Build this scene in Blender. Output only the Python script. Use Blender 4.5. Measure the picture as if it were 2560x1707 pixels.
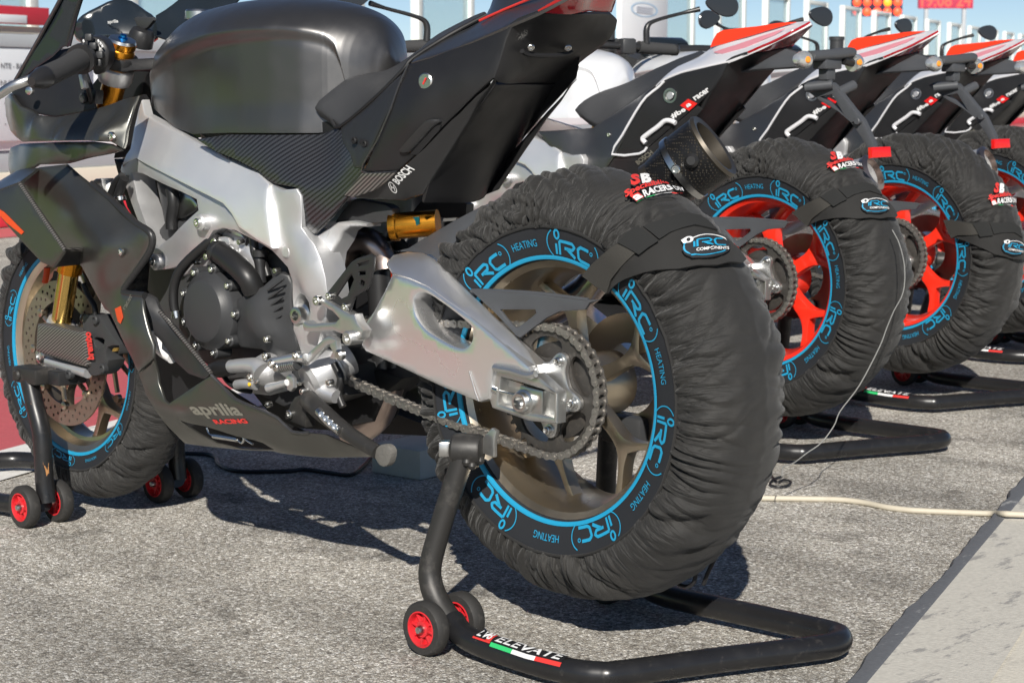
# Row of superbikes on paddock stands in a pit lane.  World frame = frame of the nearest bike:
# X forward along the bike, Y to its left, Z up, origin on the ground below the rear axle (metres).
import bpy, bmesh, math, random
import numpy as np
from mathutils import Vector, Matrix, noise
from mathutils.geometry import delaunay_2d_cdt

random.seed(7)
for o in list(bpy.data.objects):
    bpy.data.objects.remove(o)
SC = bpy.context.scene
COL = SC.collection
PI = math.pi

# ------------------------------------------------------------------ camera
YAW, PITCH = 0.80543, 0.13002
cam_d = bpy.data.cameras.new('camera')
cam_d.sensor_width = 36.0
cam_d.lens = 36.0 * 4821.77 / 2560.0
cam_d.clip_start = 0.05
cam_d.clip_end = 3000.0
cam_d.dof.use_dof = True
cam_d.dof.focus_distance = 3.3
cam_d.dof.aperture_fstop = 14.0
cam = bpy.data.objects.new('camera', cam_d)
COL.objects.link(cam)
_f = Vector((math.cos(YAW) * math.cos(PITCH), -math.sin(YAW) * math.cos(PITCH), -math.sin(PITCH)))
_r = _f.cross(Vector((0, 0, 1))).normalized()
_u = _r.cross(_f)
cam.matrix_world = Matrix(((_r.x, _u.x, -_f.x, -2.06448), (_r.y, _u.y, -_f.y, 2.33511),
                           (_r.z, _u.z, -_f.z, 0.90176), (0, 0, 0, 1)))
SC.camera = cam

# ------------------------------------------------------------------ sky, sun, exposure
SUN_TO = Vector((-1.05, 1.2, 1.0)).normalized()          # from the scene towards the sun
elev = math.asin(SUN_TO.z)
W = bpy.data.worlds.new('World')
SC.world = W
W.use_nodes = True
nt = W.node_tree
sky = nt.nodes.new('ShaderNodeTexSky')
sky.sky_type = 'NISHITA'
sky.sun_disc = False
sky.sun_elevation = elev
sky.sun_rotation = math.atan2(SUN_TO.x, SUN_TO.y)
sky.altitude = 5000
sky.air_density = 1.0
sky.dust_density = 0.0
sky.ozone_density = 1.5
nt.links.new(sky.outputs[0], nt.nodes['Background'].inputs[0])
nt.nodes['Background'].inputs[1].default_value = 0.054
sd = bpy.data.lights.new('sun', 'SUN')
sd.energy = 4.6
sd.angle = math.radians(0.55)
sd.color = (1.0, 0.95, 0.87)
sun = bpy.data.objects.new('sun', sd)
COL.objects.link(sun)
sun.rotation_euler = SUN_TO.to_track_quat('Z', 'Y').to_euler()
sun.location = (0, 0, 30)
SC.view_settings.view_transform = 'Standard'
SC.view_settings.look = 'None'
SC.view_settings.gamma = 1.0
SC.view_settings.exposure = 0.55
SC.render.engine = 'CYCLES'
SC.cycles.use_denoising = True
SC.cycles.max_bounces = 5
SC.cycles.use_adaptive_sampling = True
SC.cycles.adaptive_threshold = 0.02
SC.cycles.sample_clamp_indirect = 4.0

# ------------------------------------------------------------------ materials
def mat(name, col, metal=0.0, rough=0.5, coat=0.0, crough=0.15, bump=0.0, bscale=200.0, var=0.0, vscale=8.0,
        rvar=0.0, trans=0.0, alpha=1.0, emit=None, estr=0.0, sheen=0.0, spec=0.5, dirt=None, dscale=30.0, damt=0.5, ior=1.45):
    m = bpy.data.materials.new(name)
    m.use_nodes = True
    t = m.node_tree
    L = t.links.new
    b = t.nodes['Principled BSDF']
    b.inputs['Base Color'].default_value = (*col, 1)
    b.inputs['Metallic'].default_value = metal
    b.inputs['Roughness'].default_value = rough
    b.inputs['Specular IOR Level'].default_value = spec
    b.inputs['IOR'].default_value = ior
    b.inputs['Coat Weight'].default_value = coat
    b.inputs['Coat Roughness'].default_value = crough
    b.inputs['Transmission Weight'].default_value = trans
    b.inputs['Alpha'].default_value = alpha
    b.inputs['Sheen Weight'].default_value = sheen
    if emit:
        b.inputs['Emission Color'].default_value = (*emit, 1)
        b.inputs['Emission Strength'].default_value = estr
    tc = t.nodes.new('ShaderNodeTexCoord')
    out = tc.outputs['Object']
    if var or rvar:
        n = t.nodes.new('ShaderNodeTexNoise')
        n.inputs['Scale'].default_value = vscale
        n.inputs['Detail'].default_value = 6
        L(out, n.inputs['Vector'])
        if var:
            mp = t.nodes.new('ShaderNodeMapRange')
            mp.inputs[1].default_value = .25; mp.inputs[2].default_value = .75
            mp.inputs[3].default_value = 1 - var; mp.inputs[4].default_value = 1 + var
            L(n.outputs[0], mp.inputs[0])
            mx = t.nodes.new('ShaderNodeVectorMath'); mx.operation = 'SCALE'
            mx.inputs[0].default_value = col
            L(mp.outputs[0], mx.inputs['Scale'])
            L(mx.outputs[0], b.inputs['Base Color'])
        if rvar:
            mp = t.nodes.new('ShaderNodeMapRange')
            mp.inputs[1].default_value = .3; mp.inputs[2].default_value = .7
            mp.inputs[3].default_value = max(.03, rough - rvar); mp.inputs[4].default_value = rough + rvar
            L(n.outputs[0], mp.inputs[0])
            L(mp.outputs[0], b.inputs['Roughness'])
    if dirt:
        n = t.nodes.new('ShaderNodeTexNoise')
        n.inputs['Scale'].default_value = dscale
        n.inputs['Detail'].default_value = 9
        n.inputs['Roughness'].default_value = .7
        L(out, n.inputs['Vector'])
        rp = t.nodes.new('ShaderNodeMapRange')
        rp.inputs[1].default_value = .62 - .2 * damt; rp.inputs[2].default_value = .72
        L(n.outputs[0], rp.inputs[0])
        mx = t.nodes.new('ShaderNodeMix'); mx.data_type = 'RGBA'
        src = b.inputs['Base Color'].links[0].from_socket if b.inputs['Base Color'].links else None
        if src: L(src, mx.inputs['A'])
        else: mx.inputs['A'].default_value = (*col, 1)
        mx.inputs['B'].default_value = (*dirt, 1)
        ml = t.nodes.new('ShaderNodeMath'); ml.operation = 'MULTIPLY'
        ml.inputs[1].default_value = damt
        L(rp.outputs[0], ml.inputs[0]); L(ml.outputs[0], mx.inputs['Factor'])
        L(mx.outputs['Result'], b.inputs['Base Color'])
    if bump:
        n = t.nodes.new('ShaderNodeTexNoise')
        n.inputs['Scale'].default_value = bscale
        n.inputs['Detail'].default_value = 3
        L(out, n.inputs['Vector'])
        bp = t.nodes.new('ShaderNodeBump')
        bp.inputs['Strength'].default_value = bump
        bp.inputs['Distance'].default_value = .002
        L(n.outputs[0], bp.inputs['Height'])
        L(bp.outputs[0], b.inputs['Normal'])
    return m

M = {}
def D(k, *a, **kw): M[k] = mat(k, *a, **kw)
D('satin_graphite', (.115, .113, .113), metal=.85, rough=.36, coat=.25, crough=.3, rvar=.04, vscale=30)
D('satin_black', (.021, .021, .022), metal=.15, rough=.38, coat=.15, crough=.35, rvar=.05, vscale=25)
D('fairing_dark', (.118, .118, .108), metal=.85, rough=.34, coat=.3, crough=.28, rvar=.04, vscale=20)
D('tail_black', (.012, .012, .013), rough=.45, rvar=.06, vscale=20)
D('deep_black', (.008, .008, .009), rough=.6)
D('seat_fabric', (.03, .031, .034), rough=.62, bump=.25, bscale=900)
D('polished_aluminium', (.88, .88, .885), metal=.93, rough=.3, rvar=.04, vscale=9)
D('brushed_spar', (.93, .93, .93), metal=.8, rough=.42, rvar=.04, vscale=14, bump=.03, bscale=300)
D('cast_aluminium', (.60, .60, .605), metal=.75, rough=.42, bump=.12, bscale=700, rvar=.06, vscale=30)
D('bare_aluminium', (.56, .56, .55), metal=.92, rough=.34, bump=.05, bscale=500, dirt=(.25, .22, .19), dscale=45, damt=.35)
D('machined_steel', (.55, .55, .54), metal=1, rough=.28)
D('bolt_steel', (.6, .6, .58), metal=1, rough=.25)
D('cover_black', (.034, .035, .037), rough=.42, bump=.12, bscale=900, spec=.4)
D('rubber_hose', (.013, .013, .0135), rough=.42)
D('rubber', (.024, .023, .022), rough=.7, dirt=(.11, .1, .09), dscale=60, damt=.35)
D('grip_rubber', (.035, .035, .036), rough=.8, bump=.6, bscale=700)
D('gold_anodised', (.72, .30, .03), metal=1, rough=.27)
D('gold_tube', (.74, .50, .16), metal=1, rough=.16)
D('blue_anodised', (.03, .3, .75), metal=1, rough=.25)
D('bronze_wheel', (.45, .385, .295), metal=.95, rough=.32, coat=.1, rvar=.05, vscale=30)
D('red_wheel', (.72, .028, .012), rough=.3, coat=.5, crough=.1)
D('chain_steel', (.30, .285, .265), metal=.85, rough=.45, dirt=(.05, .045, .04), dscale=120, damt=.6)
D('sprocket_dark', (.07, .065, .06), metal=.6, rough=.5, dirt=(.2, .17, .14), dscale=80, damt=.4)
D('disc_steel', (.34, .29, .25), metal=.9, rough=.38, rvar=.06, vscale=40)
D('titanium', (.46, .37, .33), metal=1, rough=.33, rvar=.08, vscale=12)
D('stand_black', (.012, .012, .013), rough=.34, rvar=.1, vscale=25, coat=.15, dirt=(.14, .125, .11), dscale=55, damt=.22)
D('stand_worn', (.026, .025, .024), rough=.48, dirt=(.12, .11, .10), dscale=26, damt=.5, metal=.2)
D('guard_grey', (.055, .058, .064), rough=.45, rvar=.05, vscale=30)
D('grass', (.19, .31, .06), rough=.9, var=.35, vscale=3.0)
D('rust_paint', (.36, .17, .06), rough=.85, dirt=(.15, .07, .03), dscale=90, damt=.7)
D('red_plastic', (.56, .018, .026), rough=.45, coat=.1, dirt=(.16, .05, .045), dscale=55, damt=.6)
D('fabric', (.0112, .0107, .010), rough=.66, sheen=.10, bump=.45, bscale=900, dirt=(.028, .026, .0225), dscale=5, damt=.6, var=.2, vscale=40)
D('fabric_plain', (.0115, .0112, .0108), rough=.85, sheen=.06, bump=.25, bscale=1500)
D('webbing', (.035, .033, .029), rough=.85, bump=.5, bscale=600)
D('velcro', (.012, .0125, .0125), rough=.95)
D('band', (.011, .0125, .016), rough=.75, bump=.12, bscale=1200)
D('print_blue', (.010, .245, .43), rough=.55)
D('print_white', (.62, .62, .62), rough=.5)
D('print_red', (.55, .035, .03), rough=.5)
D('print_green', (.03, .42, .13), rough=.5)
D('print_grey', (.135, .128, .105), rough=.55)
D('print_orange', (.5, .055, .012), rough=.45)
D('white_paint', (.8, .8, .8), rough=.35, coat=.3)
D('silver_paint', (.72, .73, .75), metal=.35, rough=.3, coat=.5, crough=.12)
D('pearl_white', (.74, .74, .76), metal=.2, rough=.28, coat=.5, crough=.1)
D('pink_stripe', (.55, .22, .26), rough=.3, coat=.4)
D('red_paint', (.78, .045, .012), rough=.3, coat=.5)
D('lens_red', (.28, .008, .012), rough=.12, coat=.6, crough=.05)
D('reflector_red', (.6, .01, .01), rough=.18, coat=.5)
D('lens_clear', (.6, .61, .6), metal=.7, rough=.22, coat=.5)
D('amber', (.75, .25, .03), rough=.2)
D('smoked_screen', (.012, .016, .02), rough=.12, coat=.5, crough=.05)
D('mirror_black', (.02, .023, .028), rough=.28, coat=.3)
D('cable_cream', (.45, .41, .33), rough=.6, dirt=(.3, .26, .2), dscale=14, damt=.4)
D('cable_black', (.015, .015, .017), rough=.45)
D('cable_grey', (.22, .22, .21), rough=.5)
D('block_grey', (.47, .475, .43), rough=.85, bump=.3, bscale=90, var=.12, vscale=12)
D('glass_teal', (.42, .62, .66), rough=.12, alpha=.42, coat=.2)
D('post_white', (.62, .65, .63), rough=.5)
D('board_white', (.78, .8, .82), rough=.55)
D('board_red', (.62, .03, .05), rough=.55)
D('board_grey', (.33, .35, .37), rough=.55)
D('board_cream', (.6, .56, .46), rough=.7)
D('board_text', (.16, .16, .17), rough=.6)
D('lamp_housing', (.05, .03, .06), rough=.6)
D('lamp_lit', (.8, .05, .02), rough=.4, emit=(1.0, .09, .03), estr=1.25)
D('lamp_amber', (.9, .2, .02), rough=.4, emit=(1.0, .24, .02), estr=1.5)
D('led_board', (.30, .03, .06), rough=.5, emit=(.5, .03, .07), estr=.35)
D('led_digit', (.8, .05, .03), rough=.5, emit=(1.0, .07, .05), estr=.9)
D('titanium_matt', (.085, .075, .062), metal=.8, rough=.45)
D('emblem_blue', (.35, .55, .75), rough=.6)
D('emblem_grey', (.6, .62, .68), rough=.6)
D('foot_steel', (.13, .125, .115), metal=.3, rough=.75, bump=.6, bscale=300)
D('yellow_mark', (.8, .5, .03), rough=.5)

def carbon_mat(name, base, light, scale, rough=.36):
    m = mat(name, base, rough=rough, coat=.35, crough=.2)
    t = m.node_tree; L = t.links.new; b = t.nodes['Principled BSDF']
    tc = t.nodes.new('ShaderNodeTexCoord')
    mp = t.nodes.new('ShaderNodeMapping')
    mp.inputs['Rotation'].default_value = (0, math.radians(-32), 0)
    L(tc.outputs['Object'], mp.inputs['Vector'])
    w = t.nodes.new('ShaderNodeTexWave'); w.bands_direction = 'Z'
    w.inputs['Scale'].default_value = scale
    w.inputs['Distortion'].default_value = .25
    L(mp.outputs[0], w.inputs['Vector'])
    w2 = t.nodes.new('ShaderNodeTexWave'); w2.bands_direction = 'X'
    w2.inputs['Scale'].default_value = scale * 2.2
    L(mp.outputs[0], w2.inputs['Vector'])
    mm = t.nodes.new('ShaderNodeMath'); mm.operation = 'MULTIPLY_ADD'
    mm.inputs[1].default_value = .25
    L(w2.outputs['Fac'], mm.inputs[0]); L(w.outputs['Fac'], mm.inputs[2])
    rp = t.nodes.new('ShaderNodeValToRGB')
    rp.color_ramp.elements[0].position = .3; rp.color_ramp.elements[0].color = (*base, 1)
    rp.color_ramp.elements[1].position = .95; rp.color_ramp.elements[1].color = (*light, 1)
    L(mm.outputs[0], rp.inputs[0]); L(rp.outputs[0], b.inputs['Base Color'])
    b.inputs['Metallic'].default_value = .3
    return m
def fold_bump(m):
    # fine creases that fan out from the gathered edge of the cover
    t = m.node_tree; L = t.links.new; b = t.nodes['Principled BSDF']
    old = b.inputs['Normal'].links[0].from_socket
    tc = t.nodes.new('ShaderNodeTexCoord')
    sx = t.nodes.new('ShaderNodeSeparateXYZ'); L(tc.outputs['Object'], sx.inputs[0])
    def mth(op, a, bb=None, k=None):
        n = t.nodes.new('ShaderNodeMath'); n.operation = op
        L(a, n.inputs[0])
        if bb is not None: L(bb, n.inputs[1])
        if k is not None: n.inputs[1].default_value = k
        return n.outputs[0]
    th = mth('ARCTAN2', sx.outputs['Z'], sx.outputs['X'])
    r2 = mth('ADD', mth('MULTIPLY', sx.outputs['X'], sx.outputs['X']), mth('MULTIPLY', sx.outputs['Z'], sx.outputs['Z']))
    r = mth('SQRT', r2)
    cx = t.nodes.new('ShaderNodeCombineXYZ')
    L(mth('MULTIPLY', th, k=20.0), cx.inputs[0]); L(mth('MULTIPLY', sx.outputs['Y'], k=9.0), cx.inputs[1]); L(mth('MULTIPLY', r, k=9.0), cx.inputs[2])
    n = t.nodes.new('ShaderNodeTexNoise'); n.inputs['Scale'].default_value = 1.0
    n.inputs['Detail'].default_value = 3; n.inputs['Roughness'].default_value = .55; n.inputs['Distortion'].default_value = .6
    L(cx.outputs[0], n.inputs['Vector'])
    ab = mth('ABSOLUTE', mth('SUBTRACT', n.outputs[0], k=.5))
    pw = mth('POWER', ab, k=.6)
    mk = t.nodes.new('ShaderNodeMapRange'); mk.inputs[1].default_value = .352; mk.inputs[2].default_value = .300
    L(r, mk.inputs[0])
    bp = t.nodes.new('ShaderNodeBump'); bp.inputs['Distance'].default_value = .012
    L(mth('MULTIPLY', mk.outputs[0], k=.75), bp.inputs['Strength'])
    L(pw, bp.inputs['Height']); L(old, bp.inputs['Normal']); L(bp.outputs[0], b.inputs['Normal'])
fold_bump(M['fabric'])
M['carbon'] = carbon_mat('carbon', (.016, .016, .017), (.046, .048, .053), 42, .27)
def mesh_mat():
    m = mat('silencer_mesh', (.012, .012, .013), rough=.42, metal=.3)
    t = m.node_tree; L = t.links.new; b = t.nodes['Principled BSDF']
    tc = t.nodes.new('ShaderNodeTexCoord')
    v = t.nodes.new('ShaderNodeTexVoronoi'); v.inputs['Scale'].default_value = 210; v.inputs['Randomness'].default_value = .25
    L(tc.outputs['Object'], v.inputs['Vector'])
    r = t.nodes.new('ShaderNodeMapRange'); r.inputs[1].default_value = .28; r.inputs[2].default_value = .36
    L(v.outputs['Distance'], r.inputs[0])
    mx = t.nodes.new('ShaderNodeMix'); mx.data_type = 'RGBA'
    mx.inputs['A'].default_value = (.045, .038, .028, 1); mx.inputs['B'].default_value = (.012, .012, .013, 1)
    L(r.outputs[0], mx.inputs['Factor']); L(mx.outputs['Result'], b.inputs['Base Color'])
    bp = t.nodes.new('ShaderNodeBump'); bp.inputs['Strength'].default_value = .7; bp.inputs['Distance'].default_value = .001
    L(r.outputs[0], bp.inputs['Height']); L(bp.outputs[0], b.inputs['Normal'])
    return m
M['silencer_mesh'] = mesh_mat()
M['carbon_fine'] = carbon_mat('carbon_fine', (.02, .019, .018), (.16, .15, .14), 58)

# ------------------------------------------------------------------ mesh helpers
def link(name, me, m, parent=None, loc=None):
    o = bpy.data.objects.new(name, me)
    COL.objects.link(o)
    if m is not None:
        me.materials.clear()
        me.materials.append(M[m] if isinstance(m, str) else m)
    if parent is not None: o.parent = parent
    if loc is not None: o.location = loc
    return o

def mesh(name, vs, fs, m, parent=None, smooth=True, ang=38, loc=None):
    me = bpy.data.meshes.new(name)
    me.from_pydata([tuple(map(float, v)) for v in vs], [], [tuple(int(i) for i in f) for f in fs])
    fin(me, smooth, ang)
    return link(name, me, m, parent, loc)

def fin(me, smooth=True, ang=38):
    me.update()
    if smooth:
        me.polygons.foreach_set('use_smooth', [True] * len(me.polygons))
        me.set_sharp_from_angle(angle=math.radians(ang))

def empty(name, loc=(0, 0, 0), label=None, cat=None, group=None, rz=0.0):
    o = bpy.data.objects.new(name, None)
    COL.objects.link(o)
    o.location = loc; o.rotation_euler = (0, 0, rz)
    o.empty_display_size = .1
    return tag(o, label, cat, group)

def tag(o, label=None, cat=None, group=None, kind=None):
    if label: o['label'] = label
    if cat: o['category'] = cat
    if group: o['group'] = group
    if kind: o['kind'] = kind
    return o

def copy_tree(o, parent=None):
    c = o.copy()
    COL.objects.link(c)
    c.parent = parent
    for ch in list(o.children):
        copy_tree(ch, c)
    return c

def crom(P, n, closed):
    P = [Vector(p) for p in P]
    out = []
    N = len(P)
    for i in range(N if closed else N - 1):
        p1, p2 = P[i], P[(i + 1) % N]
        p0 = P[i - 1] if (closed or i > 0) else p1 * 2 - p2
        p3 = P[(i + 2) % N] if (closed or i + 2 < N) else p2 * 2 - p1
        for k in range(n):
            t = k / n
            out.append(.5 * ((2 * p1) + (p2 - p0) * t + (2 * p0 - 5 * p1 + 4 * p2 - p3) * t * t + (3 * p1 - p0 - 3 * p2 + p3) * t ** 3))
    if not closed: out.append(P[-1].copy())
    return out

def inpoly(pts, poly):
    x, y = pts[:, 0], pts[:, 1]
    ins = np.zeros(len(pts), bool)
    n = len(poly)
    for i in range(n):
        x1, y1 = poly[i]; x2, y2 = poly[(i + 1) % n]
        c = (y1 > y) != (y2 > y)
        with np.errstate(divide='ignore', invalid='ignore'):
            xi = (x2 - x1) * (y - y1) / (y2 - y1 + 1e-15) + x1
        ins ^= c & (x < xi)
    return ins

def segdist(pts, poly):
    d = np.full(len(pts), 1e9)
    for i in range(len(poly)):
        a = poly[i]; b = poly[(i + 1) % len(poly)]
        ab = b - a
        t = np.clip(((pts - a) @ ab) / (ab @ ab + 1e-15), 0, 1)
        d = np.minimum(d, np.linalg.norm(pts - (a + t[:, None] * ab), axis=1))
    return d

def tps(C, w, lam):
    n = len(C)
    d2 = ((C[:, None] - C[None]) ** 2).sum(-1)
    K = .5 * d2 * np.log(d2 + 1e-12)
    K[np.arange(n), np.arange(n)] = lam
    P = np.c_[np.ones(n), C]
    A = np.block([[K, P], [P.T, np.zeros((3, 3))]])
    s = np.linalg.lstsq(A, np.r_[w, np.zeros(3)], rcond=None)[0]
    def f(Q):
        d2 = ((Q[:, None] - C[None]) ** 2).sum(-1)
        return (.5 * d2 * np.log(d2 + 1e-12)) @ s[:n] + s[n] + Q @ s[n + 1:]
    return f

def sheet(name, m, parent, out, inner=(), holes=(), thick=.004, res=.014, smooth=0, bevel=.0015, axis='Y',
          mirror=False, lam=2e-4, face=(-.69, .72, .1), hsmooth=None, off=0.0, ang=38, proj=None):
    """A curved panel: an outline (with holes) at its real place, filled, given its own curvature and thickness."""
    def dens(L, sm):
        if sm: return crom(L, sm, True)
        r = []
        for i in range(len(L)):
            a, b = Vector(L[i]), Vector(L[(i + 1) % len(L)])
            k = max(1, int((b - a).length / (res * 1.3)))
            r += [a.lerp(b, j / k) for j in range(k)]
        return r
    ctrl = np.array([tuple(p) for p in out] + [tuple(p) for p in inner] + [tuple(p) for h in holes for p in h])
    if axis == 'Y':
        c = np.zeros(3); U = np.array([1., 0, 0]); V = np.array([0, 0, 1.]); N = np.array([0, 1., 0])
    else:
        c = ctrl.mean(0)
        _, _, vt = np.linalg.svd(ctrl - c)
        U, V, N = vt[0], vt[1], vt[2]
        if N @ np.array(face) < 0: N = -N
    L0 = np.array([tuple(p) for p in dens(out, smooth)])
    HS = [np.array([tuple(p) for p in dens(h, smooth if hsmooth is None else hsmooth)]) for h in holes]
    q = lambda A: np.c_[(A - c) @ U, (A - c) @ V]
    C2, cw = q(ctrl), (ctrl - c) @ N
    f = tps(C2, cw, lam)
    loops = [q(L0)] + [q(h) for h in HS]
    lo, hi = loops[0].min(0), loops[0].max(0)
    gx = np.arange(lo[0] + res * .5, hi[0], res); gy = np.arange(lo[1] + res * .5, hi[1], res)
    G = np.array([(x + (.5 * res if j % 2 else 0), y) for j, y in enumerate(gy) for x in gx]).reshape(-1, 2)
    if len(G):
        k = inpoly(G, loops[0])
        for h in loops[1:]: k &= ~inpoly(G, h)
        G = G[k]
        if len(G):
            d = segdist(G, loops[0])
            for h in loops[1:]: d = np.minimum(d, segdist(G, h))
            G = G[d > res * .45]
    vs = np.concatenate(loops + ([G] if len(G) else []))
    es, s = [], 0
    for l in loops:
        es += [(s + i, s + (i + 1) % len(l)) for i in range(len(l))]; s += len(l)
    r = delaunay_2d_cdt([Vector(v) for v in vs], es, [], 0, 1e-7)
    v2 = np.array([tuple(v) for v in r[0]])
    tri = np.array([t for t in r[2] if len(t) == 3])
    ce = v2[tri].mean(1)
    k = inpoly(ce, loops[0])
    for h in loops[1:]: k &= ~inpoly(ce, h)
    tri = tri[k]
    a = v2[tri]
    ar = (a[:, 1, 0] - a[:, 0, 0]) * (a[:, 2, 1] - a[:, 0, 1]) - (a[:, 1, 1] - a[:, 0, 1]) * (a[:, 2, 0] - a[:, 0, 0])
    hand = np.cross(U, V) @ N
    flip = (ar * hand) < 0
    tri[flip] = tri[flip][:, ::-1]
    tri = tri[np.abs(ar) > 1e-10]
    w = f(v2)
    F3 = c + v2[:, :1] * U + v2[:, 1:] * V + (w[:, None] + off) * N
    n = len(F3)
    if proj:
        Bk = np.array([tuple(proj(p, off - thick)) for p in F3])
        F3 = np.array([tuple(proj(p, off)) for p in F3])
        vv = np.concatenate([F3, Bk])
    else:
        vv = np.concatenate([F3, F3 - thick * N])
    ec = {}
    for t in tri:
        for i in range(3):
            e = (int(t[i]), int(t[(i + 1) % 3]))
            ec[e] = 1
    wall = [(a, b) for (a, b) in ec if (b, a) not in ec]
    fs = [tuple(t) for t in tri] + [tuple(t[::-1] + n) for t in tri] + [(b, a, a + n, b + n) for a, b in wall]
    res_o = None
    for sgn in ((1, -1) if mirror else (1,)):
        V3 = vv.copy(); V3[:, 1] *= sgn * (1.0 if sgn > 0 or mirror is True else mirror)
        me = bpy.data.meshes.new(name)
        me.from_pydata(V3.tolist(), [], [tuple(int(i) for i in (x if sgn > 0 else x[::-1])) for x in fs])
        if bevel:
            bm = bmesh.new(); bm.from_mesh(me)
            bm.verts.ensure_lookup_table()
            bad = [vx for vx in bm.verts if not vx.link_faces]
            keep = set()
            for a, b in wall:
                e = bm.edges.get((bm.verts[a], bm.verts[b]))
                if e: keep.add(e)
            bmesh.ops.bevel(bm, geom=list(keep), offset=bevel, segments=2, profile=.5, affect='EDGES', clamp_overlap=True)
            bmesh.ops.delete(bm, geom=[vx for vx in bm.verts if not vx.link_faces], context='VERTS')
            bm.to_mesh(me); bm.free()
        fin(me, True, ang)
        o = link(name, me, m, parent)
        if sgn > 0: res_o = o
    if axis == 'Y':
        SURF[res_o.name] = f
    return res_o

def tube(name, m, parent, pts, r, seg=14, sub=6, closed=False, caps=True, flat=1.0, up=(0, 0, 1)):
    P = crom(pts, sub, closed) if sub > 1 else [Vector(p) for p in pts]
    n = len(P)
    if isinstance(r, (list, tuple)):
        k = len(pts)
        R = [float(np.interp(i / (n - 1) * (k - 1), range(k), r)) for i in range(n)]
    else: R = [r] * n
    vs, fs = [], []
    T = [(P[(i + 1) % n] - P[i - 1]) if (closed or 0 < i < n - 1) else (P[1] - P[0] if i == 0 else P[-1] - P[-2]) for i in range(n)]
    T = [t.normalized() for t in T]
    ref = Vector(up)
    if abs(ref.dot(T[0])) > .95: ref = Vector((1, 0, .01))
    A = T[0].cross(ref).normalized()
    for i in range(n):
        A = (A - T[i] * A.dot(T[i])).normalized()
        B = T[i].cross(A)
        for k in range(seg):
            t = 2 * PI * k / seg
            vs.append(P[i] + (A * math.cos(t) + B * math.sin(t) * flat) * R[i])
    for i in range(n if closed else n - 1):
        j = (i + 1) % n
        for k in range(seg):
            k2 = (k + 1) % seg
            fs.append((i * seg + k, i * seg + k2, j * seg + k2, j * seg + k))
    if caps and not closed:
        fs.append(tuple(range(seg))[::-1]); fs.append(tuple((n - 1) * seg + k for k in range(seg)))
    return mesh(name, vs, fs, m, parent)

def axis_mat(c, d):
    d = Vector(d).normalized()
    a = d.orthogonal().normalized()
    b = d.cross(a)
    return Matrix(((a.x, b.x, d.x, c[0]), (a.y, b.y, d.y, c[1]), (a.z, b.z, d.z, c[2]), (0, 0, 0, 1)))

def lathe(name, m, parent, prof, c=(0, 0, 0), d=(0, 1, 0), seg=40, closed=False, sq=None, ang=35):
    """profile [(radius, height along axis)] turned about the axis d through c"""
    vs, fs = [], []
    X = axis_mat(c, d)
    n = len(prof)
    for i in range(seg):
        t = 2 * PI * i / seg
        for r, h in prof:
            vs.append(X @ Vector((r * math.cos(t), r * math.sin(t), h)))
    for i in range(seg):
        j = (i + 1) % seg
        for k in range(n if closed else n - 1):
            k2 = (k + 1) % n
            fs.append((i * n + k, j * n + k, j * n + k2, i * n + k2))
    o = mesh(name, vs, fs, m, parent, ang=ang)
    bm = bmesh.new(); bm.from_mesh(o.data)
    bmesh.ops.remove_doubles(bm, verts=bm.verts, dist=1e-6)
    bmesh.ops.recalc_face_normals(bm, faces=bm.faces)
    bm.to_mesh(o.data); bm.free()
    fin(o.data, True, ang)
    return o

def disc(name, m, parent, c, r, h, d=(0, 1, 0), bev=.1, seg=32, hollow=0.0):
    b = min(r, h) * bev
    if hollow:
        return lathe(name, m, parent, [(hollow, 0), (r, 0), (r, h - b), (r - b, h), (hollow + b, h), (hollow, h - b)], c, d, seg, closed=True)
    return lathe(name, m, parent, [(0, 0), (r, 0), (r, h - b), (r - b, h), (0, h)], c, d, seg)

def bolt(m, parent, c, r=.005, h=.004, d=(0, 1, 0), name='bolt'):
    return lathe(name, m, parent, [(0, -h), (r, -h), (r, h * .7), (r * .8, h), (r * .5, h), (r * .45, h * .3), (0, h * .3)], c, d, 12)

def box(name, m, parent, c, s, rz=0.0, bevel=.003, rot=None):
    bm = bmesh.new()
    bmesh.ops.create_cube(bm, size=1)
    for v in bm.verts: v.co = Vector((v.co.x * s[0], v.co.y * s[1], v.co.z * s[2]))
    if bevel: bmesh.ops.bevel(bm, geom=list(bm.edges), offset=min(bevel, min(s) * .3), segments=2, profile=.5, affect='EDGES')
    R = rot if rot is not None else Matrix.Rotation(rz, 4, 'Z')
    bmesh.ops.transform(bm, matrix=Matrix.Translation(c) @ R, verts=bm.verts)
    me = bpy.data.meshes.new(name); bm.to_mesh(me); bm.free()
    fin(me)
    return link(name, me, m, parent)

_tc = {}
def glyphs(s, shear=0.0, bold=0.0):
    """lettering as a flat mesh: (verts Nx2 with cap height 1, faces, width)"""
    key = (s, shear, bold)
    if key in _tc: return _tc[key]
    cu = bpy.data.curves.new('lettering', 'FONT')
    cu.body = s; cu.size = 1.0; cu.shear = shear; cu.offset = bold; cu.resolution_u = 3
    ob = bpy.data.objects.new('lettering', cu)
    me = bpy.data.meshes.new_from_object(ob)
    v = np.array([tuple(x.co) for x in me.vertices])[:, :2]
    f = [tuple(p.vertices) for p in me.polygons]
    bpy.data.objects.remove(ob); bpy.data.curves.remove(cu); bpy.data.meshes.remove(me)
    v[:, 0] -= v[:, 0].min()
    v[:, 1] /= .69
    _tc[key] = (v, f, v[:, 0].max())
    return _tc[key]

def lettering(name, s, m, parent, fn, shear=0.0, bold=0.02, sub=0):
    """fn maps (u along 0..1, v up 0..1) to a 3D point"""
    v, f, w = glyphs(s, shear, bold)
    vs = [fn(x / w, y) for x, y in v]
    return mesh(name, vs, f, m, parent, smooth=False)

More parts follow.
